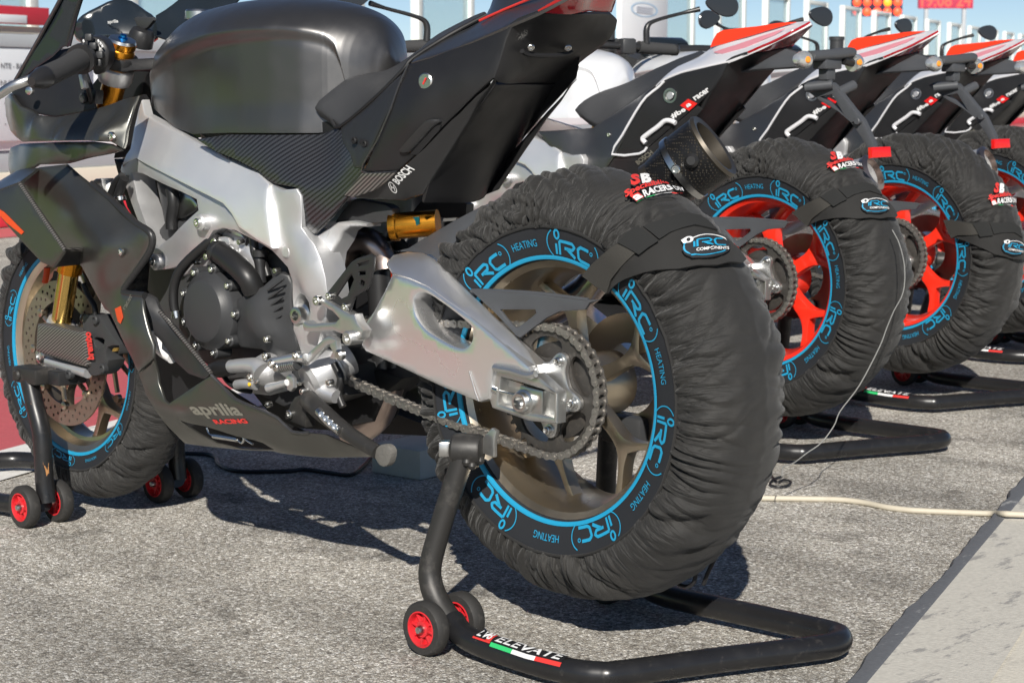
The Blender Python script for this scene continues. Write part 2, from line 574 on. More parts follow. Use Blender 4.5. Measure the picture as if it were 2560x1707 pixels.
SURF = {}
def onto(o, p, off=.0012):
    """slide p along Y onto the panel o"""
    y = float(SURF[o.name](np.array([[p[0], p[2]]]))[0])
    return Vector((p[0], y + off, p[2]))

def surfmap(o, O, U, V, off=.0012):
    q = quadmap(O, U, V)
    return lambda u, v: onto(o, q(u, v), off)

def quadmap(O, U, V, off=(0, 0, 0)):
    O, U, V, off = Vector(O), Vector(U), Vector(V), Vector(off)
    return lambda u, v: O + (U - O) * u + (V - O) * v + off

# ------------------------------------------------------------------ setting: pit lane
# row frame: EV runs along the pit lane (away from the camera), NV across it towards the pit wall
EV = Vector((.345, -.9386, 0)); NV = Vector((.9386, .345, 0))
def RF(e, n, z=0.0): return EV * e + NV * n + Vector((0, 0, z))

def ground_sheet(name, e0, e1, n0, n1, z, m, ne=1, nn=1):
    vs = [RF(e0 + (e1 - e0) * i / ne, n0 + (n1 - n0) * j / nn, z) for i in range(ne + 1) for j in range(nn + 1)]
    fs = [(i * (nn + 1) + j, i * (nn + 1) + j + 1, (i + 1) * (nn + 1) + j + 1, (i + 1) * (nn + 1) + j) for i in range(ne) for j in range(nn)]
    o = mesh(name, vs, [f[::-1] for f in fs], m, smooth=False)
    if o.data.polygons[0].normal.z < 0:
        o.data.flip_normals()
    return tag(o, kind='structure')

def asphalt():
    m = bpy.data.materials.new('asphalt'); m.use_nodes = True
    t = m.node_tree; L = t.links.new; b = t.nodes['Principled BSDF']
    tc = t.nodes.new('ShaderNodeTexCoord')
    def vor(scale, feat='F1'):
        v = t.nodes.new('ShaderNodeTexVoronoi'); v.feature = feat
        v.inputs['Scale'].default_value = scale
        L(tc.outputs['Object'], v.inputs['Vector']); return v
    def noi(scale, det=6, r=.6):
        n = t.nodes.new('ShaderNodeTexNoise'); n.inputs['Scale'].default_value = scale
        n.inputs['Detail'].default_value = det; n.inputs['Roughness'].default_value = r
        L(tc.outputs['Object'], n.inputs['Vector']); return n
    v1 = vor(180); v2 = vor(330)
    hsv = t.nodes.new('ShaderNodeSeparateColor'); L(v1.outputs['Color'], hsv.inputs[0])
    rp = t.nodes.new('ShaderNodeValToRGB')
    cr = rp.color_ramp
    cr.interpolation = 'CONSTANT'
    stops = [(0, (.42, .385, .33)), (.18, (.61, .575, .51)), (.36, (.48, .445, .385)), (.5, (.71, .68, .615)), (.68, (.55, .51, .445)), (.82, (.85, .82, .765)), (.94, (.27, .245, .215))]
    cr.elements[0].position = 0; cr.elements[0].color = (*stops[0][1], 1)
    cr.elements[1].position = stops[1][0]; cr.elements[1].color = (*stops[1][1], 1)
    for p, c in stops[2:]:
        e = cr.elements.new(p); e.color = (*c, 1)
    L(hsv.outputs[0], rp.inputs[0])
    # dark binder between the stones
    ed = vor(180, 'DISTANCE_TO_EDGE')
    mr = t.nodes.new('ShaderNodeMapRange'); mr.inputs[1].default_value = .03; mr.inputs[2].default_value = .22
    mr.inputs[3].default_value = .52; mr.inputs[4].default_value = 1.0
    L(ed.outputs['Distance'], mr.inputs[0])
    n0 = noi(90, 5, .7)
    mb = t.nodes.new('ShaderNodeMapRange'); mb.inputs[1].default_value = .38; mb.inputs[2].default_value = .62
    mb.inputs[3].default_value = .62; mb.inputs[4].default_value = 1.2
    L(n0.outputs[0], mb.inputs[0])
    n1 = noi(2.3, 8, .65)
    mc = t.nodes.new('ShaderNodeMapRange'); mc.inputs[1].default_value = .3; mc.inputs[2].default_value = .7
    mc.inputs[3].default_value = .80; mc.inputs[4].default_value = 1.30
    L(n1.outputs[0], mc.inputs[0])
    n2 = noi(4.2, 10, .72)                                  # oil and rubber stains
    md = t.nodes.new('ShaderNodeMapRange'); md.inputs[1].default_value = .54; md.inputs[2].default_value = .68
    md.inputs[3].default_value = 1.0; md.inputs[4].default_value = .42
    L(n2.outputs[0], md.inputs[0])
    def mul(a, bb):
        x = t.nodes.new('ShaderNodeMath'); x.operation = 'MULTIPLY'; L(a, x.inputs[0]); L(bb, x.inputs[1]); return x.outputs[0]
    mpn = t.nodes.new('ShaderNodeMapping')
    mpn.inputs['Rotation'].default_value = (0, 0, math.atan2(.9386, .345) - .25)
    mpn.inputs['Scale'].default_value = (.35, 5.0, 1)
    L(tc.outputs['Object'], mpn.inputs['Vector'])
    n3 = t.nodes.new('ShaderNodeTexNoise'); n3.inputs['Scale'].default_value = 1.0
    n3.inputs['Detail'].default_value = 7; n3.inputs['Roughness'].default_value = .6
    L(mpn.outputs[0], n3.inputs['Vector'])
    me_ = t.nodes.new('ShaderNodeMapRange'); me_.inputs[1].default_value = .42; me_.inputs[2].default_value = .66
    me_.inputs[3].default_value = 1.06; me_.inputs[4].default_value = .74
    L(n3.outputs[0], me_.inputs[0])
    k = mul(mul(mul(mr.outputs[0], mb.outputs[0]), mul(mc.outputs[0], md.outputs[0])), me_.outputs[0])
    sc = t.nodes.new('ShaderNodeVectorMath'); sc.operation = 'SCALE'
    L(rp.outputs[0], sc.inputs[0]); L(k, sc.inputs['Scale'])
    L(sc.outputs[0], b.inputs['Base Color'])
    b.inputs['Roughness'].default_value = .82
    b.inputs['Specular IOR Level'].default_value = .3
    bp = t.nodes.new('ShaderNodeBump'); bp.inputs['Strength'].default_value = .9; bp.inputs['Distance'].default_value = .004
    ad = t.nodes.new('ShaderNodeMath'); ad.operation = 'MULTIPLY_ADD'; ad.inputs[1].default_value = .5
    L(v2.outputs['Distance'], ad.inputs[0]); L(ed.outputs['Distance'], ad.inputs[2])
    L(ad.outputs[0], bp.inputs['Height']); L(bp.outputs[0], b.inputs['Normal'])
    return m
M['asphalt'] = asphalt()

def worn_paint(name, col, under, amt=.5, scale=14):
    m = mat(name, col, rough=.7, bump=.5, bscale=160)
    t = m.node_tree; L = t.links.new; b = t.nodes['Principled BSDF']
    tc = t.nodes.new('ShaderNodeTexCoord')
    mp = t.nodes.new('ShaderNodeMapping')
    mp.inputs['Rotation'].default_value = (0, 0, math.atan2(-.345, .9386))
    mp.inputs['Scale'].default_value = (1.0, .32, 1)
    L(tc.outputs['Object'], mp.inputs['Vector'])
    n = t.nodes.new('ShaderNodeTexNoise'); n.inputs['Scale'].default_value = scale
    n.inputs['Detail'].default_value = 10; n.inputs['Roughness'].default_value = .72
    L(mp.outputs[0], n.inputs['Vector'])
    r = t.nodes.new('ShaderNodeMapRange'); r.inputs[1].default_value = .5 + .12 * (1 - amt); r.inputs[2].default_value = .56 + .12 * (1 - amt)
    L(n.outputs[0], r.inputs[0])
    n2 = t.nodes.new('ShaderNodeTexNoise'); n2.inputs['Scale'].default_value = 120; n2.inputs['Detail'].default_value = 4
    L(tc.outputs['Object'], n2.inputs['Vector'])
    r2 = t.nodes.new('ShaderNodeMapRange'); r2.inputs[3].default_value = .75; r2.inputs[4].default_value = 1.2
    L(n2.outputs[0], r2.inputs[0])
    mx = t.nodes.new('ShaderNodeMix'); mx.data_type = 'RGBA'
    mx.inputs['A'].default_value = (*col, 1); mx.inputs['B'].default_value = (*under, 1)
    L(r.outputs[0], mx.inputs['Factor'])
    sc = t.nodes.new('ShaderNodeVectorMath'); sc.operation = 'SCALE'
    L(mx.outputs['Result'], sc.inputs[0]); L(r2.outputs[0], sc.inputs['Scale'])
    L(sc.outputs[0], b.inputs['Base Color'])
    return m
M['red_ground'] = worn_paint('red_ground', (.46, .09, .10), (.33, .12, .11), .35, 9)
M['white_line'] = worn_paint('white_line', (.70, .69, .66), (.45, .43, .40), .45, 12)
M['concrete'] = worn_paint('concrete', (.56, .53, .46), (.47, .445, .39), .6, 6)
M['flaked_paint'] = worn_paint('flaked_paint', (.50, .48, .43), (.29, .28, .265), .5, 30)
M['edge_steel'] = worn_paint('edge_steel', (.105, .11, .12), (.28, .28, .28), .35, 18)

g = ground_sheet('ground', -900, 1400, -700, 1400, 0.0, 'asphalt')
ground_sheet('white_line', -40, 120, 1.715, 1.955, .004, 'white_line')
ground_sheet('red_painted_strip', -40, 120, 1.955, 2.74, .004, 'red_ground')
ground_sheet('red_wall_verge', 3.6, 160, 6.42, 6.9, .004, 'red_ground')

# kerb: dark edging strip, a flaked painted edge and the concrete pavement behind it
def kerb():
    # paved apron beyond the edging, in slabs along the kerb
    vs, fs = [], []
    prof = [(-.455, .0005), (-.457, .010), (-.462, .0145), (-.486, .0145), (-.4895, .0125), (-.490, .0)]
    es = np.concatenate([np.linspace(-30, -1, 60), np.linspace(-.98, 6, 500), np.linspace(6.1, 60, 200)])
    for i, e in enumerate(es):
        wob = .010 * noise.noise((e * 2.3, 0, 0)) + .006 * noise.noise((e * 13, 5, 0))
        for j, (n, z) in enumerate(prof):
            vs.append(RF(e, n + (wob if j < 3 else 0), z))
    k = len(prof)
    for i in range(len(es) - 1):
        for j in range(k - 1):
            fs.append((i * k + j, (i + 1) * k + j, (i + 1) * k + j + 1, i * k + j + 1))
    o = mesh('kerb_edging', vs, fs, 'edge_steel', smooth=True)
    if o.data.polygons[2].normal.z < 0: o.data.flip_normals()
    tag(o, kind='structure')
    a = ground_sheet('painted_pavement_edge', -30, 60, -.66, -.4885, .0125, 'flaked_paint')
    c = ground_sheet('pavement', -30, 60, -12, -.655, .0085, 'concrete')
kerb()

# ---- pit wall: low barrier, boards, rails and glazed screens
WN = 7.0
def wall_box(name, e0, e1, z0, z1, n0, n1, m, parent, bevel=.01):
    c = RF((e0 + e1) / 2, (n0 + n1) / 2, (z0 + z1) / 2)
    return box(name, m, parent, c, (abs(n1 - n0), abs(e1 - e0), z1 - z0), rz=math.atan2(.345, .9386), bevel=bevel)

def pit_wall():
    w = empty('pit_wall', RF(30, WN), 'long low white pit wall with a red base band and grey rails behind the bikes', 'wall')
    def sub(name, *a, **k):
        o = wall_box(name, *a, **k); o.parent = w; o.matrix_parent_inverse = Matrix.Translation(-w.location); return o
    sub('red_base', 3.6, 120, 0, .16, WN - .03, WN + .3, 'board_red', None)
    sub('cream_band', 3.6, 120, .16, .36, WN - .015, WN + .3, 'board_cream', None)
    sub('grey_band', 3.6, 120, .36, .5, WN, WN + .3, 'board_grey', None)
    sub('white_wall', 3.6, 120, .5, 1.2, WN, WN + .3, 'board_white', None)
    sub('rail', 3.6, 120, 1.17, 1.26, WN - .06, WN + .02, 'board_grey', None)
    sub('coping', 3.6, 120, 1.26, 1.31, WN - .02, WN + .32, 'board_cream', None)
    return w
pit_wall()

def unseen_grass_bank():  # out of view, added to give the fairing its green reflections
    vs, fs = [], []
    es = np.linspace(-90, .9, 70); ns = np.linspace(0, 1, 24)
    for e in es:
        for t in ns:
            n = 5.6 + 36 * t ** 1.3
            z = .01 + 4.2 * (t ** .8) * (1 - .25 * t) + .12 * noise.noise((e * .7, n * .7, 1)) * min(1, t * 12)
            vs.append(RF(e, n, max(.006, z)))
    k = len(ns)
    for i in range(len(es) - 1):
        for j in range(k - 1):
            fs.append((i * k + j, (i + 1) * k + j, (i + 1) * k + j + 1, i * k + j + 1))
    o = mesh('unseen_grass_bank', vs, fs, 'grass')
    if o.data.polygons[5].normal.z < 0: o.data.flip_normals()
    tag(o, kind='structure')
unseen_grass_bank()

def boards():
    b = empty('notice_board', RF(6.4, WN - .05, .55), 'white notice board with grey lettering on the wall behind the nose', 'board')
    def add(o):
        o.parent = b; o.matrix_parent_inverse = Matrix.Translation(-b.location); return o
    add(wall_box('panel', 5.6, 8.25, .562, 1.168, WN - .05, WN - .005, 'board_white', None))
    for s, z, e0, e1 in (('NTE - BAR', 1.034, 7.30, 7.56), ('NUTI', .923, 7.29, 7.435), ('A', .80, 7.32, 7.355), (', 02', .674, 7.32, 7.42)):
        add(lettering('lettering', s, 'board_text', None, lambda u, vv, z=z, e0=e0, e1=e1: RF(e0 + u * (e1 - e0), WN - .054, z + vv * .034), bold=.01))
    r = empty('red_banner', RF(6.5, WN - .07, 1.27), 'red banner with a white label above the white notice board', 'banner')
    def addr(o):
        o.parent = r; o.matrix_parent_inverse = Matrix.Translation(-r.location); return o
    addr(wall_box('cloth', 5.8, 7.78, 1.318, 1.435, WN - .085, WN - .075, 'board_red', None, bevel=.002))
    addr(wall_box('label_patch', 6.9, 7.53, 1.325, 1.378, WN - .095, WN - .0885, 'board_white', None, bevel=.002))
    # tall white display panel with an oval emblem among the screens
    p = empty('display_panel', RF(19.2, WN - .1, 1.3), 'tall white display panel with a pale blue oval emblem', 'panel')
    def addp(o):
        o.parent = p; o.matrix_parent_inverse = Matrix.Translation(-p.location); return o
    E0, E1 = 18.45, 20.1
    addp(wall_box('panel_face', E0, E1, 1.315, 2.6, WN - .16, WN - .1, 'board_white', None))
    vs, fs = [], []
    for i in range(48):
        t = 2 * PI * i / 48
        for k in (1.0, .9):
            vs.append(RF(19.24 + .47 * k * math.cos(t), WN - .165, 1.845 + .085 * k * math.sin(t)))
    for i in range(48):
        j = (i + 1) % 48
        fs.append((2 * i, 2 * j, 2 * j + 1, 2 * i + 1))
    addp(mesh('emblem_ring', vs, fs, 'emblem_blue', None, smooth=False))
    for k in range(3):
        addp(wall_box('emblem_bar', 18.95, 19.53, 1.805 + .03 * k, 1.82 + .03 * k, WN - .168, WN - .163, 'emblem_grey', None, bevel=0))
boards()

def screens():
    first = None
    for k in range(-9, 16):
        e = 27.44 + 2.32 * k
        if 17.4 < e < 20.2: continue
        if first is None:
            root = empty('glazed_screen', RF(e, WN))
            L = []
            def add(o):
                o.parent = root; o.matrix_parent_inverse = Matrix.Translation(-root.location)
                o.matrix_parent_inverse = Matrix(); o.data.transform(Matrix.Translation(-root.location)); return o
            for ee in (e, e + 1.16):
                add(wall_box('post', ee, ee + .09, 1.31, 2.31, WN + .02, WN + .11, 'post_white', None, bevel=.005))
            add(wall_box('top_rail', e + .091, e + 1.159, 2.25, 2.31, WN + .025, WN + .105, 'post_white', None, bevel=.005))
            add(wall_box('pane', e + .092, e + 1.158, 1.311, 2.249, WN + .055, WN + .068, 'glass_teal', None, bevel=0))
            first = root
        else:
            root = copy_tree(first)
            root.location = RF(e, WN)
        tag(root, 'white framed pale teal glass screen standing on the pit wall', 'screen', 'glass screens along the pit wall')
screens()

def lights():
    # start lights on a pole and an LED board on two posts, far down the lane, both facing up the lane
    t = empty('start_light_panel', (23.63, -36.77, 0), 'rows of lit red start lights on a dark panel above the glass screens', 'lights', rz=-.80543)
    box('pole', 'board_grey', t, (.0, 0, 1.29), (.12, .12, 2.58), bevel=.01)
    for i in range(5):
        y = .477 - .2385 * i
        h = box('housing', 'lamp_housing', t, (-.08, y, 3.096), (.16, .2252, 1.01), bevel=.01)
        for j, z in enumerate((2.695, 2.915, 3.153, 3.392)):
            lathe('lamp', 'lamp_amber' if (i == 3 and j == 1) else 'lamp_lit', h, [(0, .05), (.05, .045), (.085, .025), (.098, 0), (.098, -.03)], (-.165, y, z), (-1, 0, 0), 20)
    b = empty('led_display_board', (30.97, -51.91, 0), 'red LED display board with digits high at the right', 'display', rz=-.80543)
    box('panel', 'led_board', b, (.1, 0, 3.859), (.2, 1.723, .848), bevel=.01)
    for sgn in (-1, 1):
        box('post', 'board_grey', b, (.1, sgn * .6, 1.715), (.12, .12, 3.43), bevel=.01)
    lettering('digits', '19:08 24', 'led_digit', b, lambda u, v: Vector((-.006, .793 - u * 1.586, 3.499 + v * .373)), bold=.02)
lights()

# ------------------------------------------------------------------ wheels, tyre warmers, stands
ZR = .4233            # rear axle height (the bikes stand on paddock stands)
AX = Vector((0, 0, ZR))

REAR_PROF = [(.2122, .092), (.262, .103), (.272, .1055), (.288, .1045), (.305, .097), (.322, .084), (.337, .064), (.348, .036), (.353, 0)]
FRONT_PROF = [(.2158, .052), (.250, .059), (.258, .0605), (.272, .059), (.286, .0535), (.300, .0435), (.311, .029), (.318, .014), (.320, 0)]

def strokes(paths, w):
    """polyline strokes of width w -> flat mesh (verts 2D, faces)"""
    vs, fs = [], []
    for P, ww in paths:
        ww = (ww or w) / 2
        P = [np.array(p, float) for p in P]
        n = len(P); s = len(vs)
        for i in range(n):
            a = P[max(i - 1, 0)]; b = P[min(i + 1, n - 1)]
            t = (b - a) / (np.linalg.norm(b - a) + 1e-9)
            nn = np.array([-t[1], t[0]])
            vs += [P[i] + nn * ww, P[i] - nn * ww]
        fs += [(s + 2 * i, s + 2 * i + 1, s + 2 * i + 3, s + 2 * i + 2) for i in range(n - 1)]
    return vs, fs

def arc(cx, cy, rx, ry, a0, a1, n=14):
    return [(cx + rx * math.cos(math.radians(a0 + (a1 - a0) * i / n)), cy + ry * math.sin(math.radians(a0 + (a1 - a0) * i / n))) for i in range(n + 1)]
def seg(*p, n=5):
    out = []
    for a, b in zip(p[:-1], p[1:]):
        out += [(a[0] + (b[0] - a[0]) * i / n, a[1] + (b[1] - a[1]) * i / n) for i in range(n)]
    return out + [p[-1]]
IRC = [(seg((.12, 0), (.12, .62)), .17), (seg((.40, 0), (.40, .80)), .17), (seg((.40, .80), (1.42, .80), (1.62, .64), (1.45, .43), (.80, .43)), .18),
       (seg((.98, .43), (1.72, .02)), .2), (seg((2.75, .80), (2.10, .80), (1.90, .62), (2.0, .14), (2.2, .02), (3.0, .02)), .19),
       (arc(.22, 1.16, .17, .25, 0, 360, 18), .13)]
PAREN = [(arc(.55, .62, 1.15, .95, 128, 232), .07), (arc(2.45, .50, 1.15, .95, 52, -52), .07), (arc(2.98, .72, .1, .1, 0, 360, 10), .06)]

def put_strokes(name, paths, w, m, parent, fn):
    vs, fs = strokes(paths, w)
    return mesh(name, [fn(*v) for v in vs], fs, m, parent, smooth=False)

def warmer(name, prof, irc_angles, heat_angles, loc, label, group, nth=900, seed=0, amp=1.0, unit=.0262, sc=1.0):
    root = empty(name, loc, label, 'tyre warmer', group)
    (ri, yi), (rb, yb) = prof[0], prof[1]
    # stretchy side bands with their blue edging
    for s in (1, -1):
        lathe('side_band', 'band', root, [(ri - .006, s * (yi - .012)), (ri, s * yi), ((ri + rb) / 2, s * ((yi + yb) / 2 + .0015)), (rb + .004, s * (yb + .0005))], (0, 0, 0), (0, 1, 0), 120)
        lathe('blue_edging', 'print_blue', root, [(ri - .0015, s * (yi - .002)), (ri - .0012, s * (yi + .0012)), (ri + .002, s * (yi + .0028)), (ri + .0055, s * (yi + .0030))], (0, 0, 0), (0, 1, 0), 140)
    for s in (1, -1):
        hem = [((rb + .002 + .0012 * noise.noise((a * 9, s, seed))) * math.cos(a), s * (yb + .002 + .0012 * noise.noise((a * 13, s, seed + 4))), (rb + .002 + .0012 * noise.noise((a * 9, s, seed))) * math.sin(a)) for a in np.linspace(0, 2 * PI, 181)[:-1]]
        tube('elastic_hem', 'fabric_plain', root, hem, .0024, 6, 1, closed=True)
    # gathered fabric cover
    half = crom([(r, y, 0) for r, y in prof[1:]], 7, False)
    P = half + [Vector((p.x, -p.y, 0)) for p in half[-2::-1]]
    P = np.array([(p.x, p.y) for p in P])
    T = np.gradient(P, axis=0); T /= np.linalg.norm(T, axis=1)[:, None]
    Nn = np.c_[-T[:, 1], T[:, 0]]
    if Nn[len(P) // 2, 0] < 0: Nn = -Nn
    s = np.r_[0, np.cumsum(np.linalg.norm(np.diff(P, axis=0), axis=1))]
    smid = s[-1] / 2
    vs = []
    K = 16.0
    m = len(P)
    for i in range(nth):
        th = 2 * PI * i / nth
        c0, s0 = math.cos(th), math.sin(th)
        lo = noise.noise((c0 * 2.2 + seed, s0 * 2.2, 3.3))
        for j in range(m):
            u = smid - abs(s[j] - smid)                      # distance from the gathered seam
            side = 1 if s[j] < smid else -1
            v = u / smid
            w = th + .10 * v * lo + .035 * noise.noise((c0 * 5 + seed, s0 * 5, u * 14 + side * 7))
            c, sn = math.cos(w), math.sin(w)
            a1 = abs(noise.noise((c * K + seed, sn * K, u * 7.5 + side * 3.7)))
            a2 = abs(noise.noise((c * K * 2.1 + seed, sn * K * 2.1, u * 13 + side * 9.1)))
            a3 = noise.noise((c * 6 + seed, sn * 6, u * 7 + side * 5.3))
            calm = .70 + 1.15 * noise.noise((c0 * 3.1 + 9, s0 * 3.1, seed + side * .7))
            calm = max(.12, min(1.25, calm))
            w2 = th + side * .55 * u / .1 * .35 + .05 * a3
            a4 = abs(noise.noise((math.cos(w2) * 10.5 + seed + 3, math.sin(w2) * 10.5, u * 5 + side * 2.2)))
            sl = max(0.0, noise.noise((c0 * 2.3 + 4, s0 * 2.3, seed + 2 + side)) + .15)
            e1 = math.exp(-(v / .56) ** 2) * (1 - math.exp(-(u / .006) ** 1.2))
            e2 = math.exp(-(v / .22) ** 2)
            e3 = math.exp(-((v - .42) / .34) ** 2)
            dtop = abs((math.degrees(th) - 64 + 180) % 360 - 180)
            top = math.exp(-(dtop / 36) ** 4) * (1 if dtop < 60 else 0)
            w3 = th + 1.1 * (s[j] - smid) / .30 + .06 * a3
            a5 = abs(noise.noise((math.cos(w3) * 8.5 + seed, math.sin(w3) * 8.5, (s[j] - smid) * 4))) if top > .02 else 0.0
            h = amp * (top * .024 * (1 - .5 * e2) * (a5 ** .55 - .42) + calm * (.032 * e1 * (a1 ** .6 - .42) + .013 * e2 * (a2 ** .65 - .4)) + sl * .05 * e3 * (a4 ** .55 - .42) + .006 * a3 * e1 + .0016 * (a1 - .25) * (1 - e1))
            r = P[j, 0] + Nn[j, 0] * h; y = P[j, 1] + Nn[j, 1] * h
            vs.append((r * c0, y, r * s0))
    fs = []
    for i in range(nth):
        i2 = (i + 1) % nth
        for j in range(m - 1):
            fs.append((i * m + j, i * m + j + 1, i2 * m + j + 1, i2 * m + j))
    o = mesh('gathered_cover', vs, fs, 'fabric', root, ang=180)
    bm = bmesh.new(); bm.from_mesh(o.data)
    bm.faces.ensure_lookup_table()
    f = bm.faces[m // 2]
    if f.normal.dot(Vector((f.calc_center_median().x, 0, f.calc_center_median().z))) < 0:
        bmesh.ops.reverse_faces(bm, faces=bm.faces)
    bm.to_mesh(o.data); bm.free(); fin(o.data, True, 180)
    # prints on the left band
    def onband(a0):
        def f(x, y):
            r = ri + .0085 + (y * unit * .93) * (rb - ri - .006) / .0385
            th = math.radians(a0) + (x - 1.5) * unit / ((ri + rb) / 2)
            k = (r - ri) / (rb - ri)
            return Vector((r * math.cos(th), yi + (yb - yi) * k + .0026, r * math.sin(th)))
        return f
    for a in irc_angles:
        put_strokes('maker_print', IRC + PAREN, .17, 'print_blue', root, onband(a))
    for a in heat_angles:
        fb = onband(a)
        lettering('word_print', 'HEATING', 'print_blue', root, lambda u, v, fb=fb: fb(1.5 + (u - .5) * 2.1, .42 + v * .42), bold=.0)
    return root

def on_warmer(p, off, prof=REAR_PROF):
    """slide a point (relative to the axle) onto the fabric surface"""
    x, y, z = p
    r = math.hypot(x, z)
    half = [Vector((a, b, 0)) for a, b in prof]
    best = None
    for sgn in (1, -1):
        for a, b in zip(half[:-1], half[1:]):
            A = np.array((a.x, a.y * sgn)); B = np.array((b.x, b.y * sgn)); q = np.array((r, y))
            t = np.clip(((q - A) @ (B - A)) / ((B - A) @ (B - A)), 0, 1)
            c = A + t * (B - A)
            d = np.linalg.norm(q - c)
            if best is None or d < best[0]:
                nn = np.array((-(B - A)[1], (B - A)[0]))
                nn = nn / np.linalg.norm(nn)
                if nn @ (c - np.array((.27, 0))) < 0: nn = -nn
                best = (d, c + nn * off)
    rr, yy = best[1]
    k = rr / max(r, 1e-6)
    return Vector((x * k, yy, z * k))

def profile_frame(prof):
    full = [(a, b) for a, b in prof] + [(a, -b) for a, b in prof[-2::-1]]
    A = np.array(full)
    d0 = (A[0] - A[1]) / np.linalg.norm(A[0] - A[1])
    A = np.vstack([A[0] + d0 * .12, A])
    s = np.r_[0, np.cumsum(np.linalg.norm(np.diff(A, axis=0), axis=1))]
    ds = np.linspace(0, s[-1], 400)
    P = np.c_[np.interp(ds, s, A[:, 0]), np.interp(ds, s, A[:, 1])]
    k = np.ones(15) / 15
    Ps = P.copy()
    for c in (0, 1): Ps[7:-7, c] = np.convolve(P[:, c], k, 'valid')
    T = np.gradient(Ps, axis=0); T /= np.linalg.norm(T, axis=1)[:, None]
    N = np.c_[-T[:, 1], T[:, 0]]
    if N[200, 0] < 0: N = -N
    return ds, Ps, N
PF = profile_frame(REAR_PROF)

def wrap_sheet(name, m, root, pts, off, thick, res=.011, ripple=0.0):
    """a piece of cloth laid on the tyre: outline given by points on the fabric, filled in unrolled coordinates"""
    ds, P, N = PF
    uv = []
    for x, y, z in pts:
        r = math.hypot(x, z)
        k = int(np.argmin((P[:, 0] - r) ** 2 + (P[:, 1] - y) ** 2))
        uv.append((math.atan2(z, x) * .30, 0, ds[k]))
    o = sheet(name, m, root, uv, thick=thick, bevel=0, res=res)
    for i, v in enumerate(o.data.vertices):
        th, sv, h = v.co.x / .30, v.co.z, v.co.y
        pr = np.array((np.interp(sv, ds, P[:, 0]), np.interp(sv, ds, P[:, 1])))
        nr = np.array((np.interp(sv, ds, N[:, 0]), np.interp(sv, ds, N[:, 1])))
        w = ripple * (noise.noise((th * 14, sv * 30, 0)) + .5 * noise.noise((th * 31, sv * 60, 2)))
        q = pr + nr * (off + h + w)
        v.co = Vector((q[0] * math.cos(th), q[1], q[0] * math.sin(th)))
    bm = bmesh.new(); bm.from_mesh(o.data)
    bmesh.ops.recalc_face_normals(bm, faces=bm.faces)
    bm.to_mesh(o.data); bm.free(); fin(o.data, True, 40)
    return o

# ---- rear wheel with sprocket and chain (built once around the axle of the first bike)
def rim(parent, m, name, R, hw, prof_in=.165):
    return lathe(name, m, parent, [(R, hw), (R - .004, hw - .004), (R - .014, hw - .010), (R - .022, hw - .03), (R - .03, .02), (R - .03, -.02), (R - .022, -hw + .03), (R - .014, -hw + .010),
                                   (R - .004, -hw + .004), (R, -hw), (R + .004, -hw), (R + .004, hw)], (0, 0, 0), (0, 1, 0), 96, closed=True)

def spoke_outline(a0, r0, rn, r1, wh, wn, fork, wf):
    """Y-shaped spoke: hub end, node, two arms"""
    def p(r, t, w): # polar point with lateral offset w
        c, s = math.cos(t), math.sin(t)
        return (r * c - w * s, 0, r * s + w * c)
    f = fork
    out = [p(r0, a0, -wh), p((r0 + rn) / 2, a0, -wh * .8), p(rn, a0, -wn), p((rn + r1) / 2, a0 - f * .62, -wf * .75), p(r1, a0 - f, -wf * 1.25), p(r1, a0 - f, wf * 1.1),
           p((rn + r1) / 2, a0 - f * .5, wf * .75), p(rn + .022, a0, -.001), p(rn + .022, a0, .001), p((rn + r1) / 2, a0 + f * .5, -wf * .75), p(r1, a0 + f, -wf * 1.1), p(r1, a0 + f, wf * 1.25),
           p((rn + r1) / 2, a0 + f * .62, wf * .75), p(rn, a0, wn), p((r0 + rn) / 2, a0, wh * .8), p(r0, a0, wh)]
    return out

def wheel(parent, name, m, R, hw, c, a0, spokes=5, yface=.026, thick=.03, fat=1.0):
    w = rim(parent, m, name, R, hw)
    for k in range(spokes):
        a = math.radians(a0) + 2 * PI * k / spokes
        ol = spoke_outline(a, .035, R * .56, R - .024, .0135 * fat, .0135 * fat, math.radians(20), .0062 * fat)
        ol = [(x, yface - .0 + .02 * max(0, .07 - math.hypot(x, z)) / .07, z) for x, _, z in ol]
        o = sheet('spoke', m, w, ol, smooth=3, thick=thick, bevel=.005, res=.012)
        # lightening pocket
    disc('hub', m, w, (0, -.055, 0), .052, .11, (0, 1, 0), .15, 40)
    w.location = c
    return w

